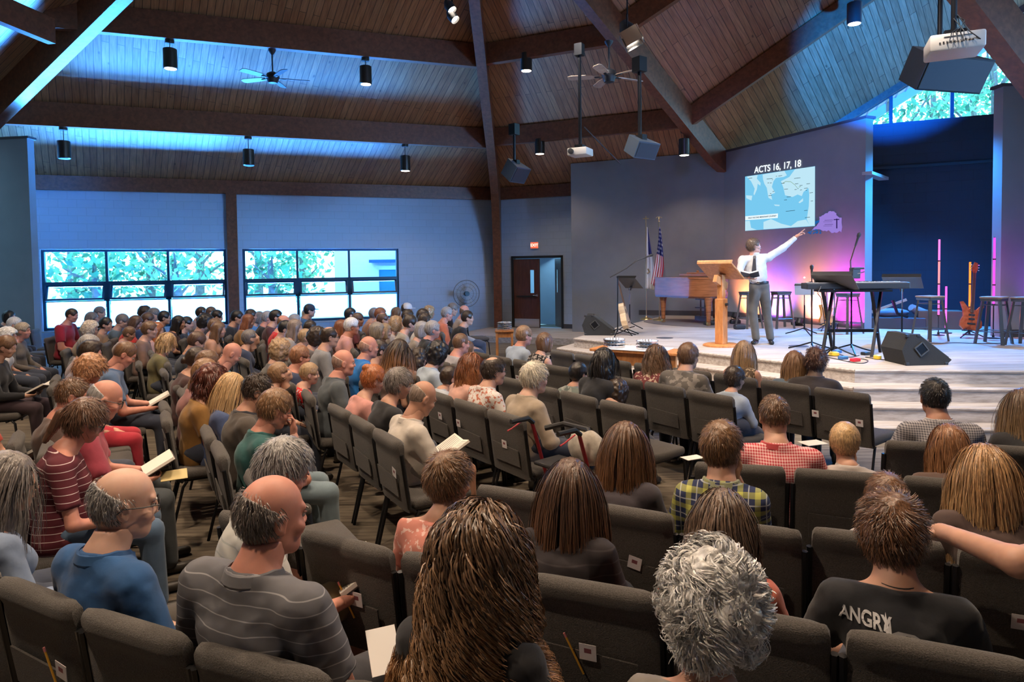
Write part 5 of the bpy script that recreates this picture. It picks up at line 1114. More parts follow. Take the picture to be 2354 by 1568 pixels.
# ------------------------------------------------------------ people: implicit surfaces turned into meshes
class Field:
    def __init__(s, lo, hi, h):
        s.h = h; s.lo = np.array(lo, float); s.n = np.ceil((np.array(hi)-s.lo)/h).astype(int)+1
        s.ax = [s.lo[i]+h*np.arange(s.n[i]) for i in range(3)]; s.f = np.full(s.n, .2, np.float32)
    def _sub(s, lo, hi, m):
        sl = []
        for i in range(3):
            a = int(max(0, math.floor((lo[i]-m-s.lo[i])/s.h))); b = int(min(s.n[i], math.ceil((hi[i]+m-s.lo[i])/s.h)+1))
            if b <= a: return None
            sl.append(slice(a, b))
        X = s.ax[0][sl[0]][:, None, None]; Y = s.ax[1][sl[1]][None, :, None]; Z = s.ax[2][sl[2]][None, None, :]
        return tuple(sl), X.astype(np.float32), Y.astype(np.float32), Z.astype(np.float32)
    def _mix(s, sl, d, k, op):
        a = s.f[sl]
        if op == 'u':
            if k > 0: h_ = np.clip(.5+.5*(a-d)/k, 0, 1); s.f[sl] = a*(1-h_)+d*h_-k*h_*(1-h_)
            else: s.f[sl] = np.minimum(a, d)
        else:
            if k > 0: d = -d; h_ = np.clip(.5-.5*(a-d)/k, 0, 1); s.f[sl] = a*(1-h_)+d*h_+k*h_*(1-h_)
            else: s.f[sl] = np.maximum(a, -d)
    def cap(s, a, b, r1, r2=None, k=.02, op='u', clip=None):
        r2 = r1 if r2 is None else r2; a = np.array(a, float); b = np.array(b, float); R_ = max(r1, r2)
        q = s._sub(np.minimum(a, b)-R_, np.maximum(a, b)+R_, k+.03)
        if q is None: return s
        sl, X, Y, Z = q; d = b-a; L2 = float(d@d)+1e-9
        t = np.clip(((X-a[0])*d[0]+(Y-a[1])*d[1]+(Z-a[2])*d[2])/L2, 0, 1)
        ds = np.sqrt((X-a[0]-t*d[0])**2+(Y-a[1]-t*d[1])**2+(Z-a[2]-t*d[2])**2)-(r1+(r2-r1)*t)
        if clip is not None:
            tt = ((X-a[0])*d[0]+(Y-a[1])*d[1]+(Z-a[2])*d[2])/L2; ds = np.maximum(ds, (tt-clip)*math.sqrt(L2))
        s._mix(sl, ds, k, op); return s
    def ell(s, c, r, k=.02, op='u', rx=0.):
        c = np.array(c, float); r = np.array(r, float); q = s._sub(c-max(r), c+max(r), k+.03)
        if q is None: return s
        sl, X, Y, Z = q; x, y, z = X-c[0], Y-c[1], Z-c[2]
        if rx: cr_, sr_ = math.cos(rx), math.sin(rx); y, z = y*cr_+z*sr_, -y*sr_+z*cr_
        k0_ = np.sqrt((x/r[0])**2+(y/r[1])**2+(z/r[2])**2); k1 = np.sqrt((x/r[0]**2)**2+(y/r[1]**2)**2+(z/r[2]**2)**2)+1e-6
        s._mix(sl, k0_*(k0_-1)/k1, k, op); return s
    def cut(s, fn):
        X = s.ax[0][:, None, None]; Y = s.ax[1][None, :, None]; Z = s.ax[2][None, None, :]
        s.f = np.maximum(s.f, fn(X, Y, Z)).astype(np.float32); return s
    def disp(s, fn):
        X = s.ax[0][:, None, None]; Y = s.ax[1][None, :, None]; Z = s.ax[2][None, None, :]; s.f = (s.f+fn(X, Y, Z)).astype(np.float32); return s
    def mesh(s):
        f = s.f.copy(); f[0], f[-1], f[:, 0], f[:, -1], f[:, :, 0], f[:, :, -1] = [.05]*6
        ins = f < 0; nx, ny, nz = f.shape
        C8 = [(i, j, k) for i in (0, 1) for j in (0, 1) for k in (0, 1)]
        cnt = sum(ins[i:nx-1+i, j:ny-1+j, k:nz-1+k].astype(np.int8) for i, j, k in C8)
        mx = (cnt > 0) & (cnt < 8); I, J, K_ = np.nonzero(mx); M = len(I)
        if M == 0: return np.zeros((0, 3)), np.zeros((0, 4), int)
        vid = -np.ones(mx.shape, int); vid[I, J, K_] = np.arange(M)
        val = np.stack([f[I+i, J+j, K_+k] for i, j, k in C8], 1); acc = np.zeros((M, 3)); num = np.zeros(M)
        for a in range(8):
            for b in range(a+1, 8):
                if sum(abs(C8[a][q]-C8[b][q]) for q in range(3)) != 1: continue
                va, vb = val[:, a], val[:, b]; m = (va < 0) != (vb < 0); t = np.where(m, va/(va-vb+1e-12), 0)
                acc += (np.array(C8[a])+t[:, None]*(np.array(C8[b])-np.array(C8[a])))*m[:, None]; num += m
        P = (np.stack([I, J, K_], 1)+acc/num[:, None])*s.h+s.lo
        Fs = []
        for ax in range(3):
            sA = [slice(None)]*3; sB = [slice(None)]*3; sA[ax] = slice(0, -1); sB[ax] = slice(1, None)
            ch = ins[tuple(sA)] != ins[tuple(sB)]; o1, o2 = [q for q in range(3) if q != ax]
            lim = [slice(None)]*3; lim[o1] = slice(1, -1); lim[o2] = slice(1, -1); sub = np.argwhere(ch[tuple(lim)])
            if not len(sub): continue
            sub[:, o1] += 1; sub[:, o2] += 1; fl_ = ins[tuple(sA)][sub[:, 0], sub[:, 1], sub[:, 2]]
            def cell(d1, d2): c = sub.copy(); c[:, o1] -= d1; c[:, o2] -= d2; return vid[c[:, 0], c[:, 1], c[:, 2]]
            q = np.stack([cell(1, 1), cell(0, 1), cell(0, 0), cell(1, 0)], 1)
            if ax == 1: fl_ = ~fl_
            q[~fl_] = q[~fl_][:, ::-1]; Fs.append(q)
        F_ = np.concatenate(Fs); F_ = F_[(F_ >= 0).all(1)]
        return P, F_
def nz3(X, Y, Z, fr, seed=0.):
    return (np.sin(X*fr+1.7*np.sin(Z*fr*.7+seed)+seed)+np.sin(Y*fr*1.1+1.5*np.sin(X*fr*.8+seed*2)+2.)+np.sin(Z*fr*.9+1.6*np.sin(Y*fr*.9+seed*3)))/3
def mk_mesh(name, parts, mats):
    """parts: list of (V, F, material index)"""
    nv = 0; Vs, Fs, Ms = [], [], []
    for V, F_, mi in parts:
        if len(V) == 0: continue
        Vs.append(V); Fs.append(np.asarray(F_)+nv); Ms.append(np.full(len(F_), mi) if np.isscalar(mi) else mi); nv += len(V)
    V = np.concatenate(Vs); F_ = np.concatenate(Fs); M_ = np.concatenate(Ms)
    me = bpy.data.meshes.new(name); me.vertices.add(len(V)); me.vertices.foreach_set('co', V.astype(np.float32).ravel())
    me.loops.add(F_.size); me.loops.foreach_set('vertex_index', F_.astype(np.int32).ravel()); me.polygons.add(len(F_))
    me.polygons.foreach_set('loop_start', (np.arange(len(F_))*4).astype(np.int32)); me.polygons.foreach_set('loop_total', np.full(len(F_), 4, np.int32))
    for m in mats: me.materials.append(m)
    me.polygons.foreach_set('material_index', M_.astype(np.int32)); me.polygons.foreach_set('use_smooth', np.ones(len(F_), bool)); me.update(calc_edges=True); me.validate()
    return me
def link_obj(name, me, parent):
    o = bpy.data.objects.new(name, me); COL.objects.link(o); o.parent = parent; return o
def sphv(c, r, n=8):
    V, F_ = [], []; m = 6
    for j in range(m+1):
        for i in range(n): V.append((c[0]+r[0]*math.sin(math.pi*j/m)*math.cos(2*math.pi*i/n), c[1]+r[1]*math.sin(math.pi*j/m)*math.sin(2*math.pi*i/n), c[2]-r[2]*math.cos(math.pi*j/m)))
    for j in range(m):
        for i in range(n): F_.append((j*n+i, j*n+(i+1) % n, (j+1)*n+(i+1) % n, (j+1)*n+i))
    return np.array(V), np.array(F_)

SK_C, SK_R = np.array([0, -.012, .022]), np.array([.077, .098, .100])
HEADS = {}
def head_shell(kind, fine):
    key = (kind, fine)
    if key in HEADS: return HEADS[key]
    h = .0048 if fine == 2 else (.007 if fine else .0105); F_ = Field((-.11, -.13, -.17), (.11, .14, .14), h)
    F_.ell(SK_C, SK_R, 0); jw = .056 if kind == 'f' else .062
    F_.ell((0, .022, -.045), (jw, .070, .070), .03); F_.ell((0, .055, -.092), (.028, .026, .024), .025)
    if kind == 'm': F_.cap((-.045, .01, -.075), (-.02, .06, -.098), .018, .014, .03); F_.cap((.045, .01, -.075), (.02, .06, -.098), .018, .014, .03)
    F_.cap((0, -.02, -.04), (0, -.035, -.16), .052 if kind != 'f' else .045, .056 if kind != 'f' else .048, .03)
    F_.cap((-.035, .078, .022), (.035, .078, .022), .010, None, .018)            # brow
    F_.cap((0, .084, .012), (0, .100, -.026), .007, .011, .012); F_.ell((-.012, .092, -.030), (.009, .010, .008), .006); F_.ell((.012, .092, -.030), (.009, .010, .008), .006)
    for s in (-1, 1):
        F_.ell((s*.031, .094, .003), (.017, .014, .012), .010, 's'); F_.ell((s*.042, .062, -.032), (.022, .022, .018), .02)
        F_.ell((s*.079, -.010, -.008), (.010, .020, .032), .006); F_.ell((s*.089, -.004, -.006), (.006, .011, .019), .004, 's'); F_.ell((s*.078, -.002, -.033), (.007, .009, .010), .006)
    F_.cap((-.018, .088, -.058), (.018, .088, -.058), .0068, None, .006); F_.ell((0, .098, -.0625), (.022, .01, .0018), .003, 's')
    V, Q_ = F_.mesh(); parts = [(V, Q_, 0)]
    for s in (-1, 1):
        a, b = sphv((s*.031, .078, .003), (.0125, .0125, .0125), 10); parts.append((a, b, 1)); a, b = sphv((s*.0315, .0885, .003), (.0058, .0035, .0058), 8); parts.append((a, b, 2))
        a, b = sphv((s*.031, .083, .0095), (.016, .0095, .0038), 8); parts.append((a, b, 0)); a, b = sphv((s*.032, .0905, .021), (.018, .0035, .0034), 8); parts.append((a, b, 3))
    a, b = sphv((0, .0935, -.058), (.019, .0035, .0055), 8); parts.append((a, b, 4))
    HEADS[key] = parts; return parts

HANDS = {}
def hand_shell(curl, fine=True):
    """left-right neutral hand: wrist at origin, fingers along +Y, palm facing -Z, thumb at -X"""
    key = (curl, fine)
    if key in HANDS: return HANDS[key]
    h = .0042 if fine else .0075; F_ = Field((-.08, -.03, -.09), (.06, .21, .04), h)
    F_.cap((0, -.02, 0), (0, .03, 0), .024, .026, .01); F_.ell((0, .055, -.002), (.040, .048, .014), .012)
    for i, (x, l) in enumerate(((-.030, .070), (-.010, .080), (.010, .074), (.029, .058))):
        a = curl*(.35+.06*i); p = np.array([x, .092-.004*abs(i-1), -.001]); r = .0088-.0006*i
        for j, fr in enumerate((.42, .32, .26)):
            a2 = a*(j+1)*1.25; q = p+np.array([x*.12*fr, math.cos(a2), -math.sin(a2)])*l*fr; F_.cap(p, q, r, r*.93, .003); p = q; r *= .93
    p = np.array([-.028, .02, -.004]); q = p+np.array([-.028, .034, -.012]); F_.cap(p, q, .0125, .0105, .012); F_.cap(q, q+np.array([-.006, .032, -.010-.012*curl]), .0100, .0088, .004)
    HANDS[key] = F_.mesh(); return HANDS[key]
def place_hand(V, wrist, direction, palm, side, sc=1.):
    y = np.array(direction, float); y /= np.linalg.norm(y); z = -np.array(palm, float); z -= y*(z@y); z /= np.linalg.norm(z); x = np.cross(y, z)
    W_ = V*sc; W_ = W_*np.array([side, 1, 1]); return np.array(wrist)+W_[:, :1]*x+W_[:, 1:2]*y+W_[:, 2:]*z

ATTR = {}
def skin_mat(c):
    k = 'skin_%02d%02d%02d' % tuple(int(v*99) for v in c); m = mat(k, c, .52, noise=.10, nscale=14)
    if not m.get('sss'): b = m.node_tree.nodes['Principled BSDF']; b.inputs['Subsurface Weight'].default_value = .08; b.inputs['Subsurface Radius'].default_value = (.02, .006, .003); b.inputs['Subsurface Scale'].default_value = .4; m['sss'] = 1
    return m
def hair_mat(c, tip=None, curly=False):
    k = 'hair_%02d%02d%02d_%s%d' % (*tuple(int(v*99) for v in c), '' if tip is None else '%02d%02d%02d' % tuple(int(v*99) for v in tip), curly)
    if (k,) in MATS: return MATS[(k,)]
    m, nt, b = nmat(k); b.inputs['Roughness'].default_value = .36; b.inputs['Specular IOR Level'].default_value = .55
    tc = N(nt, 'ShaderNodeTexCoord'); mp = N(nt, 'ShaderNodeMapping'); mp.inputs['Scale'].default_value = (150, 150, 9) if not curly else (60, 60, 60)
    nz = N(nt, 'ShaderNodeTexNoise'); nz.inputs['Scale'].default_value = 1; nz.inputs['Detail'].default_value = 3; nz.inputs['Distortion'].default_value = .4
    L(nt, tc.outputs['Object'], mp.inputs[0]); L(nt, mp.outputs[0], nz.inputs['Vector'])
    at = N(nt, 'ShaderNodeAttribute'); at.attribute_name = 'var'; ad = N(nt, 'ShaderNodeMath', operation='ADD'); L(nt, nz.outputs['Fac'], ad.inputs[0]); L(nt, at.outputs['Fac'], ad.inputs[1])
    rp = N(nt, 'ShaderNodeValToRGB'); rp.color_ramp.elements[0].position = .30; rp.color_ramp.elements[0].color = c4([v*.55 for v in c]); rp.color_ramp.elements[1].position = .78; rp.color_ramp.elements[1].color = c4([min(1, v*2.0) for v in c])
    L(nt, ad.outputs[0], rp.inputs[0]); out = rp.outputs[0]
    if tip is not None:
        a2 = N(nt, 'ShaderNodeAttribute'); a2.attribute_name = 'tip'; mx = N(nt, 'ShaderNodeMixRGB'); L(nt, a2.outputs['Fac'], mx.inputs[0]); L(nt, out, mx.inputs[1]); mx.inputs[2].default_value = c4(tip); out = mx.outputs[0]
    L(nt, out, b.inputs['Base Color']); bp = N(nt, 'ShaderNodeBump'); bp.inputs['Strength'].default_value = .5; bp.inputs['Distance'].default_value = .003; L(nt, nz.outputs['Fac'], bp.inputs['Height']); L(nt, bp.outputs[0], b.inputs['Normal'])
    MATS[(k,)] = m; return m

CAPS = {}
def hair_cap(style, fine, sx=1., seed=0):
    key = (style, fine, seed if fine == 2 else seed % 3)
    if key in CAPS: return CAPS[key]
    h = .0055 if fine == 2 else (.008 if fine else .012); lo, hi = (-.17, -.22, -.48), (.17, .15, .19)
    if style in ('short', 'buzz', 'ring', 'balding', 'top'): lo, hi = (-.11, -.14, -.13), (.11, .13, .17)
    F_ = Field(lo, hi, h); t = {'buzz': .006, 'ring': .0035, 'short': .016, 'balding': .012, 'top': .016, 'curly': .034, 'perm': .036}.get(style, .018)
    ccol = style in ('curly', 'perm', 'wavy')
    F_.ell(SK_C+np.array([0, -.002, .004 if style not in ('ring', 'buzz') else 0]), SK_R+t, 0)
    if style == 'top': F_.ell((0, .01, .10), (.065, .085, .045), .02)
    if style in ('curly',): F_.ell((0, -.03, -.02), (.105, .095, .12), .03)
    if style == 'perm': F_.ell((0, -.03, .01), (.108, .110, .118), .03)
    if style in ('long', 'wavy'):
        wd = .078 if style == 'long' else .12
        F_.ell((0, -.045, -.06), (wd+.005, .075, .14), .03); F_.cap((-wd*.45, -.075, -.10), (-wd*.55, -.105, -.36), .050, .036, .05); F_.cap((wd*.45, -.075, -.10), (wd*.55, -.105, -.36), .050, .036, .05); F_.cap((0, -.08, -.1), (0, -.115, -.37), .055, .04, .05)
        for s in (-1, 1): F_.cap((s*.078, .01, .02), (s*.092, .005, -.20), .022, .024, .03)
    if style == 'bob':
        F_.ell((0, -.03, -.035), (.098, .088, .105), .03)
        for s in (-1, 1): F_.cap((s*.076, .025, .02), (s*.082, .03, -.09), .022, .020, .03)
    if style == 'pony': F_.ell((0, -.115, .01), (.026, .026, .026), .01); F_.cap((0, -.13, .0), (0, -.15, -.17), .03, .016, .02)
    if style == 'bun': F_.ell((0, -.085, .095), (.046, .046, .04), .008)
    if style == 'lowbun': F_.ell((0, -.125, -.03), (.042, .034, .04), .008)
    # keep the face, ears and neck clear
    ft = .095 if style not in ('ring', 'balding') else .11
    F_.ell((0, .118, -.040), (.084, .082, .112), .010, 's')
    if style in ('short', 'buzz', 'ring', 'balding', 'top', 'pony', 'bun', 'lowbun'):
        F_.cut(lambda X, Y, Z: -(Z+.082-.42*np.clip(Y+.03, -.05, .06)))
        for s in (-1, 1): F_.ell((s*.092, .0, -.022), (.035, .026, .040), .008, 's'); F_.ell((s*.085, .045, -.04), (.03, .045, .052), .01, 's')
        if style in ('pony',): F_.cap((0, -.13, .0), (0, -.15, -.17), .03, .016, .02)
    else:
        F_.cut(lambda X, Y, Z: np.minimum(.05, .10*(-Y)+.006*0+(Y-.062)*1.0+0*Z) if False else np.where(Z < .05, Y-.070, -1.)+0*X)
    if style == 'ring': F_.cut(lambda X, Y, Z: np.maximum(Z-.030+.55*(Y+.02), Y-.022)+0*X)
    if style == 'balding': F_.ell((0, -.035, .125), (.055, .065, .040), .01, 's'); F_.ell((0, .085, .085), (.055, .05, .045), .01, 's')
    if ccol: sd = 1.3*seed+.4; am = 1.5 if style == 'perm' else 1.; F_.disp(lambda X, Y, Z: am*(.0085*nz3(X, Y, Z, 95, sd)+.006*nz3(X, Y, Z, 45, sd+2)))
    elif style in ('long', 'bob', 'pony'): F_.disp(lambda X, Y, Z: .0022*np.sin(170*np.arctan2(X, -Y-.0)*.35+Z*6)+.002*np.sin(X*210)+0*Z)
    elif style in ('short', 'top', 'bun', 'lowbun', 'balding'): F_.disp(lambda X, Y, Z: .0022*nz3(X, Y, Z, 150, seed))
    CAPS[key] = F_.mesh(); return CAPS[key]

def strands(style, n, seed, length, curl=0., width=.0030, vol=.02, nseg=9, shoulders=True):
    rg = np.random.default_rng(seed); m = int(n*2.2); u = rg.normal(size=(m, 3)); u /= np.linalg.norm(u, axis=1)[:, None]; P = SK_C+u*(SK_R+.006)
    keep_ = ~((P[:, 1] > .035) & (P[:, 2] < .055+.2*(P[:, 1]-.035))) & (P[:, 2] > -.05+.35*np.clip(P[:, 1], -.02, .08)) & ~((np.abs(P[:, 0]) > .062) & (P[:, 1] > -.015) & (P[:, 2] < .02))
    if style == 'ring': keep_ &= (P[:, 2] < .030-.55*(P[:, 1]+.02)+rg.random(len(P))**2*.03) & (P[:, 1] < .018)
    if style == 'balding': keep_ &= ~(((P[:, 0]/.055)**2+((P[:, 1]+.035)/.065)**2 < 1) & (P[:, 2] > .05))
    P = P[keep_][:n]; n = len(P); nrm = (P-SK_C)/SK_R**2; nrm /= np.linalg.norm(nrm, axis=1)[:, None]
    g = np.array([0, 0, -1.]); Ls = length*rg.uniform(.82, 1.08, n); layer = rg.uniform(.0, 1., n)**.8*vol
    if style in ('long', 'wavy', 'bob', 'half'): comb = np.stack([np.clip(P[:, 0]/.05, -1, 1)*.45*(P[:, 1] > -.06), -.55+0*P[:, 0], -.7+0*P[:, 0]], 1)
    elif style == 'perm': comb = np.stack([np.sin(P[:, 1]*60+P[:, 2]*45), np.sin(P[:, 2]*55+P[:, 0]*50+1), np.sin(P[:, 0]*60+P[:, 1]*40+2)-.5], 1)+rg.normal(0, .25, (n, 3))
    else: comb = (P-np.array([.012, -.065, .115])); comb /= np.linalg.norm(comb, axis=1)[:, None]; comb = comb+np.array([.15, .1, 0])
    comb -= nrm*(comb*nrm).sum(1)[:, None]; comb /= np.linalg.norm(comb, axis=1)[:, None]+1e-6
    lift = .25 if length > .1 else (.5 if style == 'perm' else .22); D = comb+nrm*lift; D /= np.linalg.norm(D, axis=1)[:, None]
    pts = [P.copy()]; p = P.copy(); R_ = SK_R[None]+.008+layer[:, None]
    SH_C, SH_R = np.array([0, -.030, -.40]), np.array([.20, .120, .215])
    for s in range(nseg):
        ds = (Ls/nseg)[:, None]; tgt = g[None]+0*p if length > .1 else comb*.8+g*.3
        w = .30 if length > .1 else .15; D = D*(1-w)+tgt*w; D /= np.linalg.norm(D, axis=1)[:, None]+1e-6; p = p+D*ds
        q = (p-SK_C)/R_; l = np.linalg.norm(q, axis=1); inn = l < 1; p[inn] = (SK_C+q*R_/np.maximum(l, 1e-3)[:, None])[inn]
        if length > .12:
            nk = (p[:, 2] < -.06); rr_ = np.hypot(p[:, 0], p[:, 1]+.03); mn = .062+layer; o_ = nk & (rr_ < mn); p[o_, 0] *= (mn/np.maximum(rr_, 1e-3))[o_]; p[o_, 1] = -.03+(p[o_, 1]+.03)*(mn/np.maximum(rr_, 1e-3))[o_]
            if shoulders: R2 = SH_R[None]+layer[:, None]*.8; q = (p-SH_C)/R2; l = np.linalg.norm(q, axis=1); inn = l < 1; p[inn] = (SH_C+q*R2/np.maximum(l, 1e-3)[:, None])[inn]
            fr_ = (p[:, 1] > .03) & (p[:, 2] < .03) & (np.abs(p[:, 0]) < .075); p[fr_, 0] = (np.sign(p[:, 0])*.078)[fr_]
        pts.append(p.copy())
    T = np.stack(pts, 1)                      # n, nseg+1, 3
    tang = np.gradient(T, axis=1); tang /= np.linalg.norm(tang, axis=2)[..., None]+1e-9; out = T-np.array([0, -.02, 0])-np.stack([0*T[..., 0], 0*T[..., 1], np.clip(T[..., 2], -.6, .05)], 2); out /= np.linalg.norm(out, axis=2)[..., None]+1e-9
    bi = np.cross(tang, out); bi /= np.linalg.norm(bi, axis=2)[..., None]+1e-9; nn_ = np.cross(bi, tang)
    S = np.linspace(0, 1, nseg+1)[None, :, None]; cl = (np.floor(P[:, 0]*38)*1.7+np.floor(P[:, 2]*38)*2.3+np.floor(P[:, 1]*30)*3.1)
    cid = np.unique(np.floor(P[:, 0]*(26 if length > .12 else 60))*1000+np.floor(P[:, 1]*(20 if length > .12 else 60))*37+np.floor(P[:, 2]*(22 if length > .12 else 60)), return_inverse=True)[1].ravel(); ck = .55 if curl > .006 else .35
    if length > .07: mean = np.zeros((cid.max()+1,)+T.shape[1:]); np.add.at(mean, cid, T); mean /= np.bincount(cid)[:, None, None]; T = T+(mean[cid]-T)*(ck*S**.8); cl = cid*2.4
    if curl: ph = (cl+rg.normal(0, .30, n))[:, None, None]; w_ = (length*(60 if length < .12 else 36))*rg.uniform(.85, 1.15, (n, 1, 1)); T = T+curl*np.clip(S*1.8, 0, 1)*(bi*np.cos(ph+S*w_)+nn_*(np.sin(ph+S*w_)+.6))
    wd = width*(1-.65*S**2)*.5; ang = rg.uniform(-.6, .6, (n, 1, 1)); side_ = bi*np.cos(ang)+nn_*np.sin(ang)
    A = T-side_*wd; B_ = T+side_*wd; V = np.stack([A, B_], 2).reshape(-1, 3); k = nseg+1
    base = (np.arange(n)*k*2)[:, None]+np.arange(nseg)[None]*2; Fq = np.stack([base, base+1, base+3, base+2], 2).reshape(-1, 4)
    var = np.repeat(rg.normal(0, .16, n)+.04*np.sin(cl), k*2); tip = np.tile(np.repeat(np.clip((np.linspace(0, 1, k)-.35)*1.7, 0, 1), 2), n)
    return V, Fq, var, tip

def hair_mesh(style, col, fine, seed, tip=None, st=None, sc=1.):
    m = hair_mat(col, tip, style in ('curly', 'perm', 'wavy')); V, Q_ = hair_cap(style if style != 'half' else 'long', fine, seed=seed)
    parts = [(V, Q_, 0)]; var = [np.zeros(len(V))]; tp = [np.clip((-.05-V[:, 2])*3.0, 0, 1)]
    if st: a, b, v, t = strands(style, **st); parts.append((a, b, 0)); var.append(v); tp.append(t)
    me = mk_mesh('hair', parts, [m])
    for nm, d in (('var', var), ('tip', tp)): at = me.attributes.new(nm, 'FLOAT', 'POINT'); at.data.foreach_set('value', np.concatenate(d).astype(np.float32)[:len(me.vertices)])
    return me

def rotm(yaw, pitch, roll=0.): return np.array(Matrix.Rotation(-yaw, 3, 'Z') @ Matrix.Rotation(-pitch, 3, 'X') @ Matrix.Rotation(roll, 3, 'Y'))
POSES = {'lap': dict(el=(.25, .05, .42), wr=(.075, .30, .22)), 'read': dict(el=(.24, .10, .40), wr=(.125, .34, .34)), 'rest': dict(el=(.26, .02, .42), wr=(.13, .32, .16)), 'cross': dict(el=(.23, .10, .44), wr=(-.02, .22, .42)), 'down': dict(el=(.24, -.01, .42), wr=(.22, .22, .16)),
         'chin': dict(el=(.21, .16, .40), wr=(.05, .17, .90))}
def P_pattern(kind, c1, c2=None, key=''):
    k = 'cloth_%s_%s%s' % (kind, '%02d%02d%02d' % tuple(int(v*99) for v in c1), '' if c2 is None else '_%02d%02d%02d' % tuple(int(v*99) for v in c2))
    if (k,) in MATS: return MATS[(k,)]
    if kind == 'plain': return mat(k, c1, .88, noise=.14, nscale=9, bump=.5, sheen=.15)
    m, nt, b = nmat(k); b.inputs['Roughness'].default_value = .88; tc = N(nt, 'ShaderNodeTexCoord'); sp = N(nt, 'ShaderNodeSeparateXYZ'); L(nt, tc.outputs['Object'], sp.inputs[0])
    def wave(sock, freq, thr, off=0.):
        mu = N(nt, 'ShaderNodeMath', operation='MULTIPLY_ADD'); L(nt, sock, mu.inputs[0]); mu.inputs[1].default_value = freq; mu.inputs[2].default_value = off; fr = N(nt, 'ShaderNodeMath', operation='FRACT'); L(nt, mu.outputs[0], fr.inputs[0]); gt = N(nt, 'ShaderNodeMath', operation='LESS_THAN'); L(nt, fr.outputs[0], gt.inputs[0]); gt.inputs[1].default_value = thr; return gt.outputs[0]
    mx = N(nt, 'ShaderNodeMixRGB'); mx.inputs[1].default_value = c4(c1); mx.inputs[2].default_value = c4(c2)
    if kind == 'stripe': L(nt, wave(sp.outputs[2], 26, .085, .35), mx.inputs[0])
    elif kind == 'stripe2': L(nt, wave(sp.outputs[2], 21, .13), mx.inputs[0])
    elif kind in ('check', 'plaid'):
        f = 70 if kind == 'check' else 13; a = wave(sp.outputs[2], f, .5 if kind == 'check' else .32); c = wave(sp.outputs[0], f, .5 if kind == 'check' else .32); ad = N(nt, 'ShaderNodeMath', operation='ADD'); L(nt, a, ad.inputs[0]); L(nt, c, ad.inputs[1]); ml = N(nt, 'ShaderNodeMath', operation='MULTIPLY'); L(nt, ad.outputs[0], ml.inputs[0]); ml.inputs[1].default_value = .5; L(nt, ml.outputs[0], mx.inputs[0])
    else:
        nz = N(nt, 'ShaderNodeTexNoise'); nz.inputs['Scale'].default_value = 16 if kind == 'camo' else 34; nz.inputs['Detail'].default_value = 2; L(nt, tc.outputs['Object'], nz.inputs['Vector']); gt = N(nt, 'ShaderNodeMath', operation='GREATER_THAN'); L(nt, nz.outputs['Fac'], gt.inputs[0]); gt.inputs[1].default_value = .53 if kind != 'floral' else .56; L(nt, gt.outputs[0], mx.inputs[0])
    out = mx.outputs[0]
    if kind == 'plaid':
        m2 = N(nt, 'ShaderNodeMixRGB'); m2.inputs[2].default_value = (.55, .58, .62, 1); L(nt, out, m2.inputs[1]); a = wave(sp.outputs[2], 13, .07, .4); c = wave(sp.outputs[0], 13, .07, .4); mm = N(nt, 'ShaderNodeMath', operation='MAXIMUM'); L(nt, a, mm.inputs[0]); L(nt, c, mm.inputs[1]); m3 = N(nt, 'ShaderNodeMath', operation='MULTIPLY'); L(nt, mm.outputs[0], m3.inputs[0]); m3.inputs[1].default_value = .6; L(nt, m3.outputs[0], m2.inputs[0]); out = m2.outputs[0]
    L(nt, out, b.inputs['Base Color']); MATS[(k,)] = m; return m

LEGS = {}
def legs_mesh(kind, scale=1.):
    key = (kind, round(scale, 1))
    if key in LEGS: return LEGS[key]
    sc = key[1]; h = .02; res = {}
    def build(infl, cutz=None, cuty=None, bare=False):
        F_ = Field((-.27, -.24, -.02), (.27, .66 if kind != 'far' else .6, .72), h)
        F_.ell((0, -.06, .578), (.165+infl, .13+infl, .092+infl), .04)
        for s in (-1, 1):
            hip = (s*.09, -.04, .568); kn = (s*.13, .36*sc+.03, .50*sc+.055); an = (s*.13, .40*sc+.02, .09)
            if kind == 'crossed' and s > 0: kn = (-.02, .40, .62); an = (-.20, .52, .40)
            F_.cap(hip, kn, .082+infl, .062+infl, .03); F_.cap(kn, an, .058+infl, .042+infl*1.6, .02)
        if cutz is not None: F_.cut(lambda X, Y, Z: -(Z-cutz)+0*X+0*Y)
        if cuty is not None: F_.cut(lambda X, Y, Z: (Y-cuty)+0*X+0*Z)
        return F_.mesh()
    res['trousers'] = build(.010); res['shorts'] = build(.016, cuty=.30); res['bare'] = build(-.004)
    sh = []
    for s in (-1, 1):
        F_ = Field((-.36, -.1, -.01), (.36, .72, .60), .014); ax_, ay, az_ = (s*.13, .40*sc+.02, .05)
        if kind == 'crossed' and s > 0: ax_, ay, az_ = (-.22, .545, .37)
        F_.cap((ax_, ay-.04, az_-.012), (ax_+.01*s, ay+.13, az_-.018), .036, .032, .01); F_.ell((ax_, ay-.02, az_+.03), (.04, .05, .045), .02)
        if az_ < .1: F_.cut(lambda X, Y, Z: -(Z-.005)+0*X+0*Y)
        sh.append(F_.mesh())
    res['shoes'] = sh; LEGS[key] = res; return res
LEGM = {}
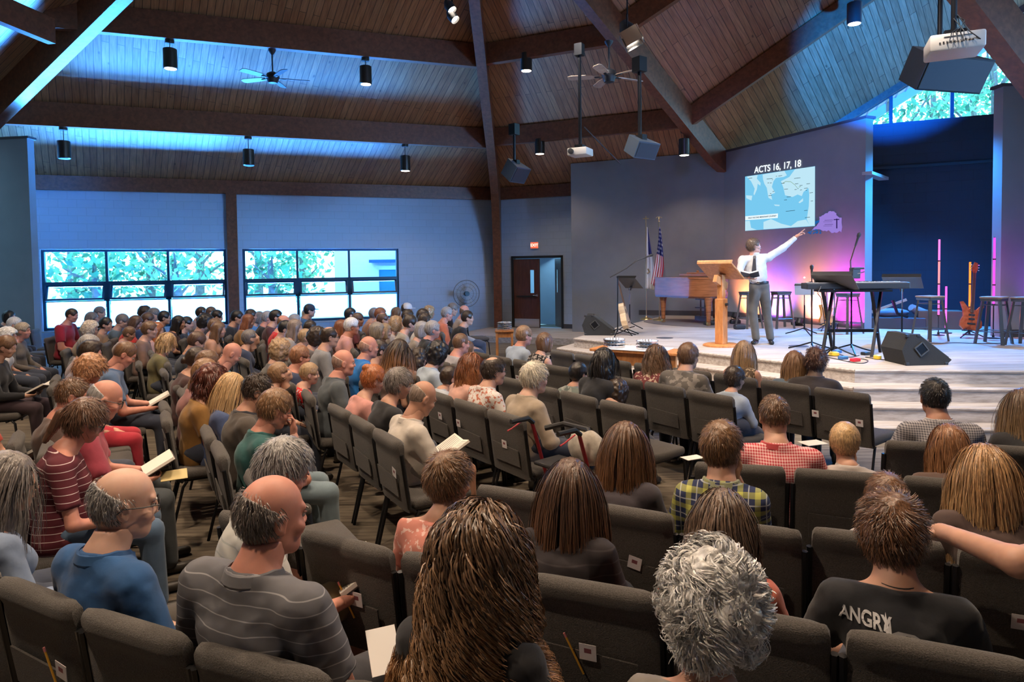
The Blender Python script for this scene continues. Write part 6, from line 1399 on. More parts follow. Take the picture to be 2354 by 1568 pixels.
def legs_obj(root, kind, scale, col, shorts, skin, shoe=(.03, .025, .02)):
    d = legs_mesh(kind, scale)
    def sharedm(nm, k, m):
        kk = (kind, round(scale, 1), nm, k)
        if kk not in LEGM: V, Q_ = d[k] if isinstance(k, str) else d['shoes'][k]; LEGM[kk] = mk_mesh(nm, [(V, Q_, 0)], [m])
        o = bpy.data.objects.new(nm, LEGM[kk]); COL.objects.link(o); o.parent = root; o.material_slots[0].link = 'OBJECT'; o.material_slots[0].material = m; return o
    cm = P_pattern('plain', col)
    if shorts: sharedm('bare_legs', 'bare', skin_mat(skin)); sharedm('shorts', 'shorts', cm)
    else: sharedm('trousers', 'trousers', cm)
    sm = mat('shoe_%02d%02d%02d' % tuple(int(v*99) for v in shoe), shoe, .5)
    for k in (0, 1): sharedm('shoe', k, sm)

PEOPLE = []
def person(loc, az, ztop=1.34, kind='m', pose='lap', pitch=0., yaw=0., skin=(.50, .27, .18), hair=('short', (.10, .06, .035)), shirt=('plain', (.2, .25, .35)), sleeve='short', label='', dist=5., build=1., pants=(.04, .05, .08), shorts=False, legs='far', collar=None, glasses=False, lean=.0, seed=1, group=None, strand=None, book=None, tip=None, lipsy=False, text=None, shoe=(.03, .025, .02), roll=0., neckcut=.0, printed=None, hsc=1.):
    """loc = world xy of the head; the seat follows from the pose"""
    fine = 2 if dist < 3.6 else (1 if dist < 8.5 else 0); child = kind == 'c'
    hs = {'m': 1.0, 'f': .95, 'c': .88}[kind]*(1. if ztop > 1.1 or child else .95)*hsc
    headc = ztop-.135*hs-(.012 if hair else 0)              # head centre height
    zs = headc-.168*hs-.01*max(0, math.sin(pitch)); zs = max(zs, .78); bw = build*(1 if kind == 'm' else (.88 if kind == 'f' else .74)); sl = (zs-.46)/.62
    hy = .035+lean+.055*math.sin(max(pitch, 0))
    fx = np.array([math.sin(rad(az)), math.cos(rad(az))]); o_ = np.array(loc[:2])-fx*hy
    root = empty('person', (o_[0], o_[1], 0), -rad(az), label, 'person', group); root['label'] = label
    h = float(np.clip(.0035+.0022*dist, .0075, .024)); lz = lambda f: .46+f*(zs-.46)
    ly = lambda f: -.10+(lean+.05)*f*f
    po = POSES[pose]; as_ = min(1.05, max(.72, sl))*(1 if not child else .95)
    def joints(s):
        sh = np.array([s*.170*bw, ly(.95)-.005, zs-.045]); el = np.array([s*(po['el'][0]*bw+.0), sh[1]+po['el'][1], .46+po['el'][2]*(zs-.46)*.92]); w = po['wr']; sc_ = as_
        wr = np.array([s*w[0], sh[1]+w[1]*sc_+.03, .46+w[2]*(zs-.46)]) if pose != 'chin' or s < 0 else np.array([s*.05, hy+.10, headc-.15])
        if pose == 'chin' and s < 0: w = POSES['lap']['wr']; wr = np.array([s*w[0], sh[1]+w[1]*sc_, .46+w[2]*(zs-.46)+.02]); el = np.array([s*.25*bw, sh[1]+.05, .46+.42*(zs-.46)])
        if pose == 'chin' and s > 0: el = np.array([s*.17, sh[1]+.26, .46+.38*(zs-.46)])
        return sh, el, wr
    fat = build if kind != 'c' else .9
    def torso(F_, i, kk=.04):
        F_.ell((0, ly(.12)+.02, lz(.14)), (.155*bw+i, .125*fat+i, .11+i), kk); F_.ell((0, ly(.35)+.02*fat, lz(.38)), (.140*bw+i, .115*fat+i, .15*sl+i), kk+.02)
        F_.ell((0, ly(.72), lz(.72)), (.162*bw+i, .112+.01*fat+i, .17*sl+i), kk+.01); F_.cap((-.130*bw, ly(.92), zs-.056), (.130*bw, ly(.92), zs-.056), .064+i, None, kk)
        F_.cap((-.11*bw, ly(.95), zs-.035), (0, ly(1.)+.0, zs+.020), .045+i, .055+i, .03); F_.cap((.11*bw, ly(.95), zs-.035), (0, ly(1.), zs+.020), .045+i, .055+i, .03)
        if kind == 'f': F_.ell((-.07, ly(.7)+.09, lz(.66)), (.06+i, .05+i, .06+i), .03); F_.ell((.07, ly(.7)+.09, lz(.66)), (.06+i, .05+i, .06+i), .03)
        return F_
    ar = .050*bw if kind == 'm' else (.043 if kind == 'f' else .036)
    J = {s: joints(s) for s in (-1, 1)}; rn = (.060 if kind == 'm' else .049)*(hs if not child else .8)*(1+.15*(fat-1))
    F_ = Field((-.34, -.30, .40), (.34, .50, max(zs+.12, J[1][2][2]+.08)), h); torso(F_, -.004)
    for s in (-1, 1): sh, el, wr = J[s]; F_.cap(sh, el, ar, ar*.82, .03); F_.cap(el, wr, ar*.80, ar*.50, .015)
    F_.cap((0, ly(1.)-.005, zs-.01), (0, hy-.03, headc-.07), rn*1.12, rn, .03)
    V, Q_ = F_.mesh(); parts = [(V, Q_, 0)]
    RM = rotm(yaw, pitch, roll); hc = np.array([0, hy, headc])
    for a, b, mi in head_shell(kind if kind != 'c' else 'f', fine):
        if mi and fine == 0: continue
        parts.append(((a*hs)@RM.T+hc, b, mi))
    for s in (-1, 1):
        sh, el, wr = J[s]; d = wr-el; d /= np.linalg.norm(d); hv, hf = hand_shell(.9 if pose in ('lap', 'cross', 'read', 'chin') else .5, fine == 2)
        dirh = d*.5+np.array([-s*.5, .45, -.15]) if pose != 'chin' or s < 0 else np.array([-.1, .05, 1.]); palm = (0, -.1, -1) if pose != 'read' else (-s*.6, .0, .75)
        if pose == 'chin' and s > 0: palm = (0, -1, 0)
        parts.append((place_hand(hv, wr-d*.012, dirh, palm, -s*1., hs*(.95 if kind == 'm' else .88)), hf, 0))
    sk = skin_mat(skin); bm_ = mk_mesh('body', parts, [sk, mat('eye_white', (.6, .58, .55), .2), mat('iris_dark', (.03, .025, .02), .15), hair_mat(hair[1] if hair else (.2, .15, .1)), mat('lips_%02d' % int(skin[0]*50), (skin[0]*.85, skin[1]*.62, skin[2]*.62), .5)])
    link_obj('body', bm_, root)
    # shirt
    F_ = Field((-.36, -.32, .44), (.36, .52, zs+.08), h); inf = .013 if dist < 8 else .012; torso(F_, inf)
    if sleeve != 'none':
        for s in (-1, 1):
            sh, el, wr = J[s]
            if sleeve == 'short': F_.cap(sh, el, ar+.018, ar*.82+.020, .03, clip=.72)
            else: F_.cap(sh, el, ar+.015, ar*.82+.016, .03); F_.cap(el, wr, ar*.80+.015, ar*.5+.016, .015, clip=.93)
    F_.cap((0, ly(1.)-.005, zs-.03), (0, (ly(1.)+hy-.03)*.5, zs+.03), rn*1.12+inf, rn*1.05+inf, .03)
    sd = seed*1.37
    if dist < 9: F_.disp(lambda X, Y, Z: .0040*nz3(X, Y, Z*.6, 30, sd)+.0052*(np.abs(nz3(X*.8, Y, Z*1.2, 40, sd+1))-.3)+.0022*nz3(X, Y, Z, 85, sd+2))
    nk = zs+.018+(.018 if collar else 0)-neckcut; F_.cut(lambda X, Y, Z: (Z-nk)+.35*np.clip(Y-ly(1.), -.05, .2)*(1 if kind != 'f' else 1.5)+0*X)
    if sleeve == 'none': 
        for s in (-1, 1): F_.ell(J[s][0]+np.array([s*.045, 0, .0]), (.05, .10, .085), .01, 's')
    V, Q_ = F_.mesh(); m_sh = P_pattern(shirt[0], shirt[1], shirt[2] if len(shirt) > 2 else None); shirt_o = link_obj('shirt', mk_mesh('shirt', [(V, Q_, 0)], [m_sh]), root)
    if collar is not None and dist < 9:
        c = MB(); n_ = 20; rad_ = rn+.016
        prof = [(rad_+.010, -.012), (rad_+.014, -.002), (rad_+.003, .026), (rad_-.006, .028), (rad_-.002, .0)]
        vs = []
        for (r_, z_) in prof:
            for i in range(n_): t = 2*math.pi*i/n_; vs.append((r_*math.cos(t)*1.06, ly(1.)+.006+r_*math.sin(t), zs+.022+z_-.030*max(0, math.sin(t))))
        fs = [(j*n_+i, j*n_+(i+1) % n_, (j+1)*n_+(i+1) % n_, (j+1)*n_+i) for j in range(len(prof)-1) for i in range(n_)]
        c.add(vs, fs); c.build('collar', P_pattern('plain', collar), shirt_o, smooth=True)
    legs_obj(root, legs, .9 if not child else .7, pants, shorts, skin, shoe)
    if hair:
        hm = hair_mesh(hair[0], hair[1], fine, seed, tip, strand); ho = link_obj('hair', hm, root); Mx = Matrix([[*(RM[i]*hs), hc[i]] for i in range(3)]+[[0, 0, 0, 1]]); ho.matrix_local = Mx
    if glasses:
        g = MB(); hr = lambda v: tuple(RM@(np.array(v)*hs)+hc)
        for s in (-1, 1):
            g.tube([hr((s*.033+.024*math.cos(t), .102, .0+.019*math.sin(t))) for t in np.linspace(0, 2*math.pi, 13)], .0022, 5); g.tube([hr((s*.057, .100, .006)), hr((s*.083, .05, .006)), hr((s*.088, -.012, .004)), hr((s*.086, -.028, -.012))], .0022, 5)
        g.tube([hr((-.009, .104, .004)), hr((.009, .104, .004))], .0022, 5); g.build('glasses', M_BLKP, root, smooth=True)
    info = dict(root=root, shirt=shirt_o, J=J, hc=hc, zs=zs, az=az, RM=RM, hs=hs, fx=fx, o=o_); PEOPLE.append(info)
    if book:
        c, w = np.array([0, J[1][2][1]+.085, J[1][2][2]+.035]), .13
        wl = root.location; R_ = Matrix.Rotation(-rad(az), 3, 'Z'); q = R_ @ Vector(c)
        b_ = empty('open_book', (o_[0]+q.x, o_[1]+q.y, c[2]), -rad(az), book, 'book'); mcol = mat('page_paper', (.82, .77, .70), .85); cov = mat('book_cover', (.05, .03, .025), .5)
        for s in (-1, 1):
            Rb = Matrix.Rotation(rad(28), 3, 'X') @ Matrix.Rotation(rad(-s*14), 3, 'Y'); m = MB(); m.box(tuple(Rb @ Vector((s*w*.5, 0, .010))), (w, .20, .018), Rb); m.build('pages', mcol, b_); m = MB(); m.box(tuple(Rb @ Vector((s*w*.5, 0, -.003))), (w+.006, .21, .004), Rb); m.build('cover', cov, b_)
            if dist < 5:
                t = MB()
                for k_ in range(14): t.box(tuple(Rb @ Vector((s*w*.5, .08-.012*k_, .0195))), (w*.8, .0028, .0006), Rb)
                t.build('print_lines', mat('print_grey', (.25, .23, .22), .9), b_)
    return info
# ------------------------------------------------------------ who sits where
SKN = dict(l=(.56, .31, .22), m=(.48, .25, .17), t=(.40, .19, .12), r=(.60, .27, .20), d=(.10, .055, .038), p=(.62, .38, .29))
HC = dict(dk=(.035, .022, .015), br=(.085, .045, .025), mb=(.14, .075, .04), lb=(.24, .14, .075), bl=(.46, .30, .15), au=(.20, .07, .03), rd=(.32, .10, .03), gr=(.26, .25, .25), wh=(.72, .70, .67), sg=(.15, .13, .12), bk=(.014, .012, .012), ds=(.33, .21, .11))
def row_hit(key, x, y, off=.36):
    P, at, tot = ROWS[key]; v = ray(x, y)[:2]; best = None
    for s in np.arange(-.6, tot+.6, .01):
        p, d = at(max(0, min(tot, s))); p = p+d*(s-max(0, min(tot, s))); n = np.array([-d[1], d[0]]); q = p+n*off; e = abs(q[0]*v[1]-q[1]*v[0])/np.linalg.norm(v)
        if best is None or e < best[0]: best = (e, q, n)
    q, n = best[1:]; r_ = ray(x, y); z = _C[2]+r_[2]*(q@v)/(v@v); return q, n, float(z)
TGT = np.array([4.6, 11.2]); TAKEN = []
def P(x, y, where, label, **k):
    """x, y: crown of the head in the photograph; where: row key or height of the crown"""
    if isinstance(where, str):
        q, n, z = row_hit(where, x, y, k.pop('off', .36)); az = k.pop('az', math.degrees(math.atan2(n[0], n[1]))); z = float(np.clip(z, .95, 1.50)); own = False
    else:
        z = where; q = atz(x, y, z)[:2]; az = k.pop('az', None); own = k.pop('seat', True)
        if own:     # seats are at least half a metre apart: settle the depth along the line of sight
            v = ray(x, y); best_ = None
            for dd in (0, .12, -.12, .25, -.25, .4, -.4, .55, -.55, .7, -.7, .9, -.9, 1.1, -1.1, 1.3):
                q2 = q+v[:2]/np.linalg.norm(v[:2])*dd; md = min([float(np.linalg.norm(q2-r2)) for r2 in TAKEN] or [9]); sc_ = min(md, .56)-abs(dd)*.06
                if best_ is None or sc_ > best_[0]: best_ = (sc_, q2, _C[2]+v[2]*(q2@v[:2])/(v[:2]@v[:2]))
            q = best_[1]; z = float(best_[2])
        if az is None: d = TGT-q; az = math.degrees(math.atan2(d[0], d[1])); az = az*.55+62*.45
    TAKEN.append(np.array(q)); sk = k.pop('sk', 'l'); hr = k.pop('hr', ('short', 'br')); sh = k.pop('sh', ('plain', (.2, .25, .35)))
    hr = None if hr is None else (hr[0], HC[hr[1]] if isinstance(hr[1], str) else hr[1]); dist = float(np.linalg.norm([q[0], q[1], 2-z]))
    if isinstance(sh[0], float) or isinstance(sh[0], int): sh = ('plain', sh)
    i = person(q, az, z, label=label, skin=SKN[sk], hair=hr, shirt=sh, dist=dist, seed=k.pop('seed', len(PEOPLE)+1), yaw=rad(k.pop('ya', 0)), pitch=rad(k.pop('pi', 4)), **k)
    i['label'] = label; i['own'] = own; i['zmode'] = (not isinstance(where, str)) and dist > 3.4
    if own and False:
        c = np.array(i['o']); w_ = label.replace('person, ', '').replace('person ', '').replace(',', '').split()[:9]
        while w_[-1] in ('with', 'in', 'the', 'a', 'of', 'and', 'at', 'to', 'left', 'right', 'over', 'under', 'beside', 'behind', 'before'): w_.pop()
        if min([float(np.linalg.norm(c-np.array(q_[0]))) for q_ in CHAIRS]) > .33: place_chair(c[0], c[1], az, 'grey padded chair of the person '+' '.join(w_), None); del CHAIRS[-1][2]['group']
    return i
def ST_(n, L_, curl=0., w=.0032, vol=.02, seg=9): return dict(n=n, seed=len(PEOPLE)+3, length=L_, curl=curl, width=w, vol=vol, nseg=seg)
BLK, NAV = (.02, .02, .024), (.03, .045, .10)
# nearest row
i = P(628, 1076, 'R1', 'person in grey striped polo shirt, balding with grey hair, seated in the nearest row', off=.24, hsc=1.07, lean=-.06, az=26, ya=22, pi=6, sk='r', hr=('ring', 'sg'), strand=ST_(1900, .022, .002, .0024, .006, 4), sh=('stripe', (.13, .13, .145), (.34, .34, .36)), build=1.28, collar=(.16, .16, .175), pants=(.05, .05, .06), sleeve='short')
i = P(285, 1062, 'R1', 'person in royal blue button shirt and thin glasses, bald with white sides, nearest row', off=.24, hsc=1.07, lean=-.06, az=28, ya=30, pi=8, sk='p', hr=('ring', 'gr'), strand=ST_(1700, .018, .002, .0024, .005, 4), sh=(.018, .085, .24), build=1.08, collar=(.02, .09, .25), glasses=True, pants=(.07, .06, .05), sleeve='long')
P(15, 1035, 'R1', 'person in pale denim blue sweater with long grey dark hair, cut by the left edge', off=.24, hsc=1.07, lean=-.06, az=30, ya=30, kind='f', hr=('long', 'sg'), tip=None, strand=ST_(1500, .36, .004, .0034, .02), sh=(.20, .26, .38), sleeve='long', glasses=True)
P(1105, 1172, 'R1', 'person in black jacket with a mass of long curly golden brown hair, lower centre', off=.24, hsc=1.07, lean=-.06, az=24, kind='f', hr=('wavy', (.13, .075, .042)), tip=(.50, .27, .12), strand=ST_(7500, .50, .032, .0044, .050, 26), sh=BLK, sleeve='long', build=1.1)
P(1642, 1268, 'R1', 'person with short curly white hair seen from above, bottom of the picture', off=.24, hsc=1.07, lean=-.06, az=24, kind='f', hr=('perm', 'wh'), strand=ST_(4200, .075, .014, .0052, .030, 12), sh=(.25, .22, .2), sleeve='long')
# second row
P(1035, 1032, 'R2', 'person with short brown hair in a pink and white tie dye shirt, head turned right', kind='f', ya=28, pi=6, hr=('short', (.15, .08, .04)), strand=ST_(2600, .060, .004, .0026, .012, 5), sh=('floral', (.62, .24, .19), (.75, .5, .45)), neckcut=.02)
P(1312, 1050, 'R2', 'person with very long straight brown hair over a dark knit sweater', kind='f', hr=('long', (.085, .045, .028)), tip=(.20, .085, .035), strand=ST_(3600, .54, .002, .0036, .016, 12), sh=('stripe2', (.03, .024, .028), (.055, .045, .05)), sleeve='long')
P(1660, 1120, 'R2', 'person with layered grey brown hair to the shoulders and a coral top', kind='f', ya=5, hr=('long', (.13, .085, .06)), tip=(.22, .15, .11), strand=ST_(3200, .38, .008, .0036, .022, 10), sh=(.55, .14, .09))
i = P(2052, 1128, 'R2', 'person in a black t shirt with white ANGRY lettering on the back, short brown hair', ya=8, hr=('top', (.12, .058, .03)), strand=ST_(3000, .070, .008, .0028, .014, 6), sh=(.012, .013, .018), sk='l'); ANGRY = i
# third row
P(1440, 966, 'R3', 'person with long glossy chestnut hair behind the knit sweater', kind='f', hr=('long', (.10, .05, .026)), tip=(.28, .12, .045), strand=ST_(3200, .52, .003, .0036, .018, 12), sh=(.05, .04, .05), sleeve='long')
P(1662, 962, 'R3', 'person in navy and yellow plaid shirt holding a hand to the chin, short brown hair', ya=22, pose='chin', hr=('short', (.15, .08, .035)), strand=ST_(2200, .045, .003, .0026, .010, 5), sh=('plaid', (.02, .03, .09), (.50, .50, .12)), collar=(.3, .32, .2), sleeve='long', pants=(.10, .15, .22), build=.92)
P(2040, 1082, 'R3', 'person with short reddish brown hair in a pale grey shirt, behind the ANGRY t shirt', kind='c', hr=('short', (.14, .07, .035)), strand=ST_(1800, .05, .004, .0026, .012, 5), sh=(.42, .38, .36), collar=(.5, .46, .44))
P(2262, 1017, 'R3', 'person with long golden blonde hair and a brown top', kind='f', hr=('long', (.36, .21, .10)), tip=(.55, .36, .18), strand=ST_(3800, .50, .004, .0038, .022, 12), sh=(.075, .045, .04), sleeve='long')
A_ARM = P(2475, 1010, 'R3', 'person at the right edge whose bare arm rests along the chair backs', kind='m', hr=('short', 'gr'), sh=(.1, .1, .12))
# fourth row
P(1778, 903, 'R4', 'person in red gingham shirt with short brown hair, head bowed', pi=18, hr=('buzz', (.12, .065, .035)), strand=ST_(1300, .022, .002, .0026, .006, 3), sh=('check', (.42, .02, .035), (.72, .45, .45)), collar=(.45, .05, .06), sleeve='long', build=1.12)
P(1941, 966, 'R4', 'person, small child with short blond hair in a pale shirt beside the red gingham', kind='c', ya=18, pose='chin', hr=('short', 'bl'), strand=ST_(1500, .03, .002, .0026, .008, 4), sh=(.45, .40, .38), collar=(.5, .45, .43))
P(2182, 972, 'R4', 'person with ginger brown half tied hair in front of the steps', kind='f', hr=('long', (.22, .10, .045)), tip=(.36, .17, .07), strand=ST_(2200, .30, .005, .0036, .018, 10), sh=(.10, .06, .05))
# front row right
P(2148, 863, 'R5', 'person with close cropped black hair in a small check grey shirt, front row', sk='t', hr=('buzz', 'bk'), strand=ST_(1500, .018, .002, .0026, .006, 3), sh=('check', (.40, .38, .40), (.08, .08, .10)), collar=(.4, .38, .4), sleeve='long', build=1.08)
P(2352, 890, 'R5', 'person in black with long dark blonde hair at the right edge, front row', kind='f', hr=('long', (.12, .075, .045)), tip=(.42, .27, .14), strand=ST_(2400, .44, .003, .0036, .018, 10), sh=BLK, sleeve='long')
# middle block, walker row
P(972, 869, 'Ma', 'person in loose beige shirt with shaved head, reading at the row end', az=60, pi=26, pose='read', book='open book held by the shaved headed reader in the beige shirt', hr=('ring', (.20, .15, .12)), strand=None, sh=(.52, .47, .42), collar=(.55, .5, .45), sleeve='short', build=1.12, sk='m', shorts=True, pants=(.35, .32, .28), shoe=(.35, .33, .3))
P(917, 842, 'Ma', 'person with short grey hair in a black top, left of the beige shirt', kind='f', az=58, pi=14, ya=10, sk='m', hr=('short', 'sg'), strand=ST_(1500, .05, .004, .003, .012, 4), sh=BLK)
P(858, 836, 'Ma', 'person with a red hair bun and a soft pink top', kind='f', az=58, pi=14, hr=('bun', 'rd'), strand=ST_(1000, .04, .003, .003, .008, 4), sh=(.58, .27, .24))
P(1230, 828, 'Mb', 'person in beige jacket with swept white hair at the walker, turned to the stage', az=58, ya=8, hr=('short', (.50, .46, .38)), strand=ST_(1500, .05, .003, .003, .014, 4), sh=(.36, .29, .22), collar=(.4, .33, .25), sleeve='long', sk='p', build=1.05)
P(1135, 815, 'Mb', 'person in white floral shirt, dark hair balding at the crown, glasses', az=58, ya=12, glasses=True, hr=('balding', 'dk'), strand=ST_(1200, .035, .002, .003, .010, 4), sh=('floral', (.60, .56, .54), (.42, .14, .09)), collar=(.6, .56, .54), build=1.05)
P(1085, 811, 'Mb', 'person with wavy auburn hair and a pale pink blouse', kind='f', az=58, ya=5, hr=('wavy', 'au'), tip=(.42, .18, .07), strand=ST_(1500, .32, .014, .0045, .03, 12), sh=(.60, .34, .28), sleeve='long')
P(1034, 839, 'Mb', 'person, child with short brown hair and a pale blue collar, below the auburn hair', kind='c', az=56, pi=10, hr=('short', 'dk'), sh=(.45, .50, .58), collar=(.5, .55, .62))
P(1006, 785, 1.20, 'person with thick dark curly hair in a pale blue shirt', az=58, pi=16, hr=('curly', 'bk'), sh=(.38, .46, .56), collar=(.4, .48, .58), sleeve='long')
P(963, 797, 1.24, 'person with dark brown wavy hair left of the pale blue shirt', kind='f', az=58, hr=('wavy', 'dk'), sh=(.2, .12, .1))
# central and second rows
P(1330, 829, 'Mc', 'person, child with black hair in a patterned grey green shirt', kind='c', az=50, hr=('short', 'bk'), sk='m', sh=('camo', (.14, .17, .16), (.28, .30, .28)), collar=(.2, .22, .22))
P(1390, 798, 'Mc', 'person with thick wavy black hair and a black top', kind='f', az=50, hr=('wavy', 'bk'), strand=ST_(1300, .28, .008, .0045, .022, 10), sh=(.02, .015, .018), sleeve='short')
P(1419, 872, 'Mc', 'person, child with dark curly hair low behind the chair back', kind='c', az=50, hr=('curly', 'dk'), sh=(.05, .04, .04))
P(1510, 791, 'Md', 'person with long curly light brown hair and a burgundy floral top', kind='f', az=46, hr=('wavy', (.12, .07, .045)), tip=(.34, .22, .14), strand=ST_(1500, .40, .014, .0048, .03, 14), sh=('floral', (.14, .03, .035), (.5, .38, .3)), sleeve='long')
P(1583, 785, 'Md', 'person in grey camouflage shirt with short brown hair', az=44, ya=6, hr=('short', 'mb'), strand=ST_(1200, .035, .002, .003, .010, 4), sh=('camo', (.12, .11, .105), (.24, .22, .21)), collar=(.2, .18, .17), sleeve='long', build=1.1)
P(1690, 838, 'Md', 'person, youngster with dark hair in a light denim shirt behind the blonde streaks', kind='c', az=44, ya=14, hr=('short', 'dk'), strand=ST_(1000, .045, .004, .003, .012, 4), sh=(.30, .36, .45), collar=(.36, .42, .5), sleeve='long')
P(1712, 781, 'Me', 'person with straight blonde streaked hair and a sleeveless printed top', kind='f', az=36, hr=('long', (.26, .16, .09)), tip=(.5, .33, .18), strand=ST_(1400, .34, .002, .0045, .014, 9), sh=('floral', (.10, .07, .05), (.42, .32, .22)), sleeve='none')
P(1829, 804, 'Me', 'person with light brown hair to one side and a denim jacket', kind='f', az=34, ya=8, hr=('long', (.17, .09, .05)), tip=(.34, .2, .1), strand=ST_(1200, .32, .003, .0045, .014, 9), sh=(.09, .13, .18), sleeve='long')
P(1876, 797, 'Me', 'person in black hooded sweatshirt with ginger topped dark hair', az=34, sk='d', hr=('top', (.075, .03, .018)), strand=ST_(1500, .045, .010, .0032, .018, 5), sh=(.03, .024, .027), collar=(.035, .028, .03), sleeve='long', build=1.02)
P(1205, 746, 'Md', 'person in pale blue shirt with light brown crew cut, front of the centre aisle', az=58, pi=4, ya=4, hr=('short', 'lb'), sh=(.36, .45, .60), collar=(.4, .5, .66), sleeve='long', sk='r', build=1.05)
P(1253, 763, 'Md', 'person with brown bob in a black and white floral sleeveless top', kind='f', az=54, ya=14, hr=('bob', 'mb'), sh=('floral', (.02, .018, .02), (.4, .36, .34)), sleeve='none', build=1.1)
# rear middle rows, right of the aisle
for a in ((918, 778, 1.24, 'person with long ombre hair from dark roots to blond tips', dict(kind='f', hr=('long', 'dk'), tip=(.45, .22, .10), ya=8, sh=(.3, .2, .18), strand=ST_(900, .42, .004, .006, .016, 8))),
          (873, 779, 1.20, 'person with short dark brown hair and a pale green shirt', dict(hr=('short', 'dk'), sh=(.42, .50, .48), pi=10)),
          (848, 768, 1.27, 'person with shaved red head in a bright blue shirt', dict(hr=('ring', (.4, .24, .18)), sk='r', sh=(.01, .17, .55), collar=(.01, .17, .55), build=1.1)),
          (790, 798, 1.34, 'person with bald head in a dark slate jacket looking at the stage', dict(az=64, hr=('ring', (.3, .2, .16)), sk='r', sh=(.07, .085, .10), collar=(.08, .095, .11), sleeve='long', build=1.2, ya=6)),
          (712, 831, 1.06, 'person, small boy with blond hair in a red patterned shirt', dict(kind='c', hr=('short', 'ds'), sh=('floral', (.6, .02, .02), (.5, .5, .5)), ya=14)),
          (690, 791, 1.24, 'person with ginger hair and a navy top behind the red patterned boy', dict(hr=('short', (.26, .12, .06)), sk='r', sh=NAV, pi=6)),
          (645, 827, 1.10, 'person, girl with tied dark blond hair looking up, left of the red shirted boy', dict(kind='c', hr=('lowbun', 'lb'), pi=-30, sh=(.2, .1, .1))),
          (645, 779, 1.24, 'person with tousled sandy curls above the girl looking up', dict(hr=('curly', 'ds'), sh=(.12, .11, .1))),
          (1060, 762, 1.30, 'person with short brown hair in a light grey t shirt before the small table', dict(hr=('buzz', 'mb'), sh=(.34, .33, .37), sk='r')),
          (1074, 781, 1.20, 'person with long brown hair right of the grey t shirt', dict(kind='f', hr=('long', 'mb'), tip=(.3, .15, .08), sh=(.5, .5, .55)))):
    P(a[0], a[1], a[2], a[3], **a[4])
# long left row X, seen end on
P(650, 1001, 1.33, 'person with thick grey hair reading a book across bare crossed knees', seat=False, az=62, pi=24, pose='read', book='open book on the lap of the grey haired reader near the aisle', hr=('short', 'gr'), strand=ST_(2200, .045, .003, .0028, .012, 5), sh=('stripe2', (.55, .55, .52), (.42, .44, .42)), shorts=True, pants=(.22, .18, .1), legs='crossed', sk='r')
P(632, 890, 1.23, 'person with short light brown hair in a dark teal polo, hands at the mouth', seat=False, az=60, pi=22, kind='m', build=.9, pose='chin', hr=('short', (.20, .11, .055)), strand=ST_(1600, .035, .003, .003, .010, 5), sh=(.02, .10, .10), collar=(.02, .10, .10), sk='r', pants=(.16, .22, .26))
P(592, 853, 1.27, 'person with dark cropped hair and glasses in a brown grey jacket', seat=False, az=60, pi=16, ya=6, glasses=True, hr=('buzz', 'dk'), strand=ST_(1300, .022, .002, .003, .008, 4), sh=(.075, .06, .05), collar=(.03, .03, .04), sleeve='long', build=1.05, sk='m')
P(532, 855, 1.19, 'person with long pale blonde hair, left of the brown grey jacket', seat=False, az=60, kind='f', pi=10, hr=('long', 'bl'), tip=(.62, .42, .22), strand=ST_(1400, .36, .003, .0042, .018, 9), sh=(.06, .09, .2))
P(487, 838, 1.25, 'person with dark red curly hair and a mustard top', seat=False, az=60, kind='f', pi=14, hr=('curly', (.10, .03, .02)), strand=ST_(1500, .13, .014, .0045, .035, 9), sh=(.26, .13, .03))
P(473, 822, 1.25, 'person with long light auburn hair behind the dark red curls', seat=False, az=58, kind='f', hr=('long', (.22, .12, .06)), sh=(.3, .13, .12))
P(478, 802, 1.24, 'person with brown hair between the auburn hair and the bowed bald head', seat=False, az=58, hr=('short', 'mb'), sh=(.1, .08, .07))
P(452, 796, 1.24, 'person with brown tied hair and glasses, beside the olive dress', seat=False, az=58, kind='f', pi=16, glasses=True, hr=('lowbun', 'dk'), sh=(.08, .04, .04))
P(452, 760, 1.25, 'person with short brown hair in a dark slate jacket, head bowed', az=58, pi=26, hr=('short', 'br'), sh=(.045, .055, .08), sleeve='long')
P(385, 763, 1.24, 'person with wavy blonde bob in an olive dress, end of the long row', seat=False, az=60, kind='f', hr=('bob', 'bl'), sh=(.17, .15, .07), strand=ST_(900, .16, .01, .006, .02, 8))
P(533, 786, 1.32, 'person with bare bald head bowed low in a light teal shirt', az=60, pi=34, hr=None, sk='r', sh=(.20, .42, .42), build=1.1)
P(577, 754, 1.23, 'person with grey hair and sunglasses on top, navy cardigan, chin raised', kind='f', az=64, pi=-22, hr=('short', 'sg'), sh=NAV, sleeve='long', build=1.1)
P(360, 739, 1.22, 'person with bright copper red hair left of the blonde bob', kind='f', az=66, pi=10, hr=('long', 'rd'), sh=(.5, .3, .27))
P(411, 724, 1.26, 'person with long black brown hair and a dark purple top looking at the stage', kind='f', az=72, ya=6, hr=('long', 'bk'), sh=(.06, .03, .045))
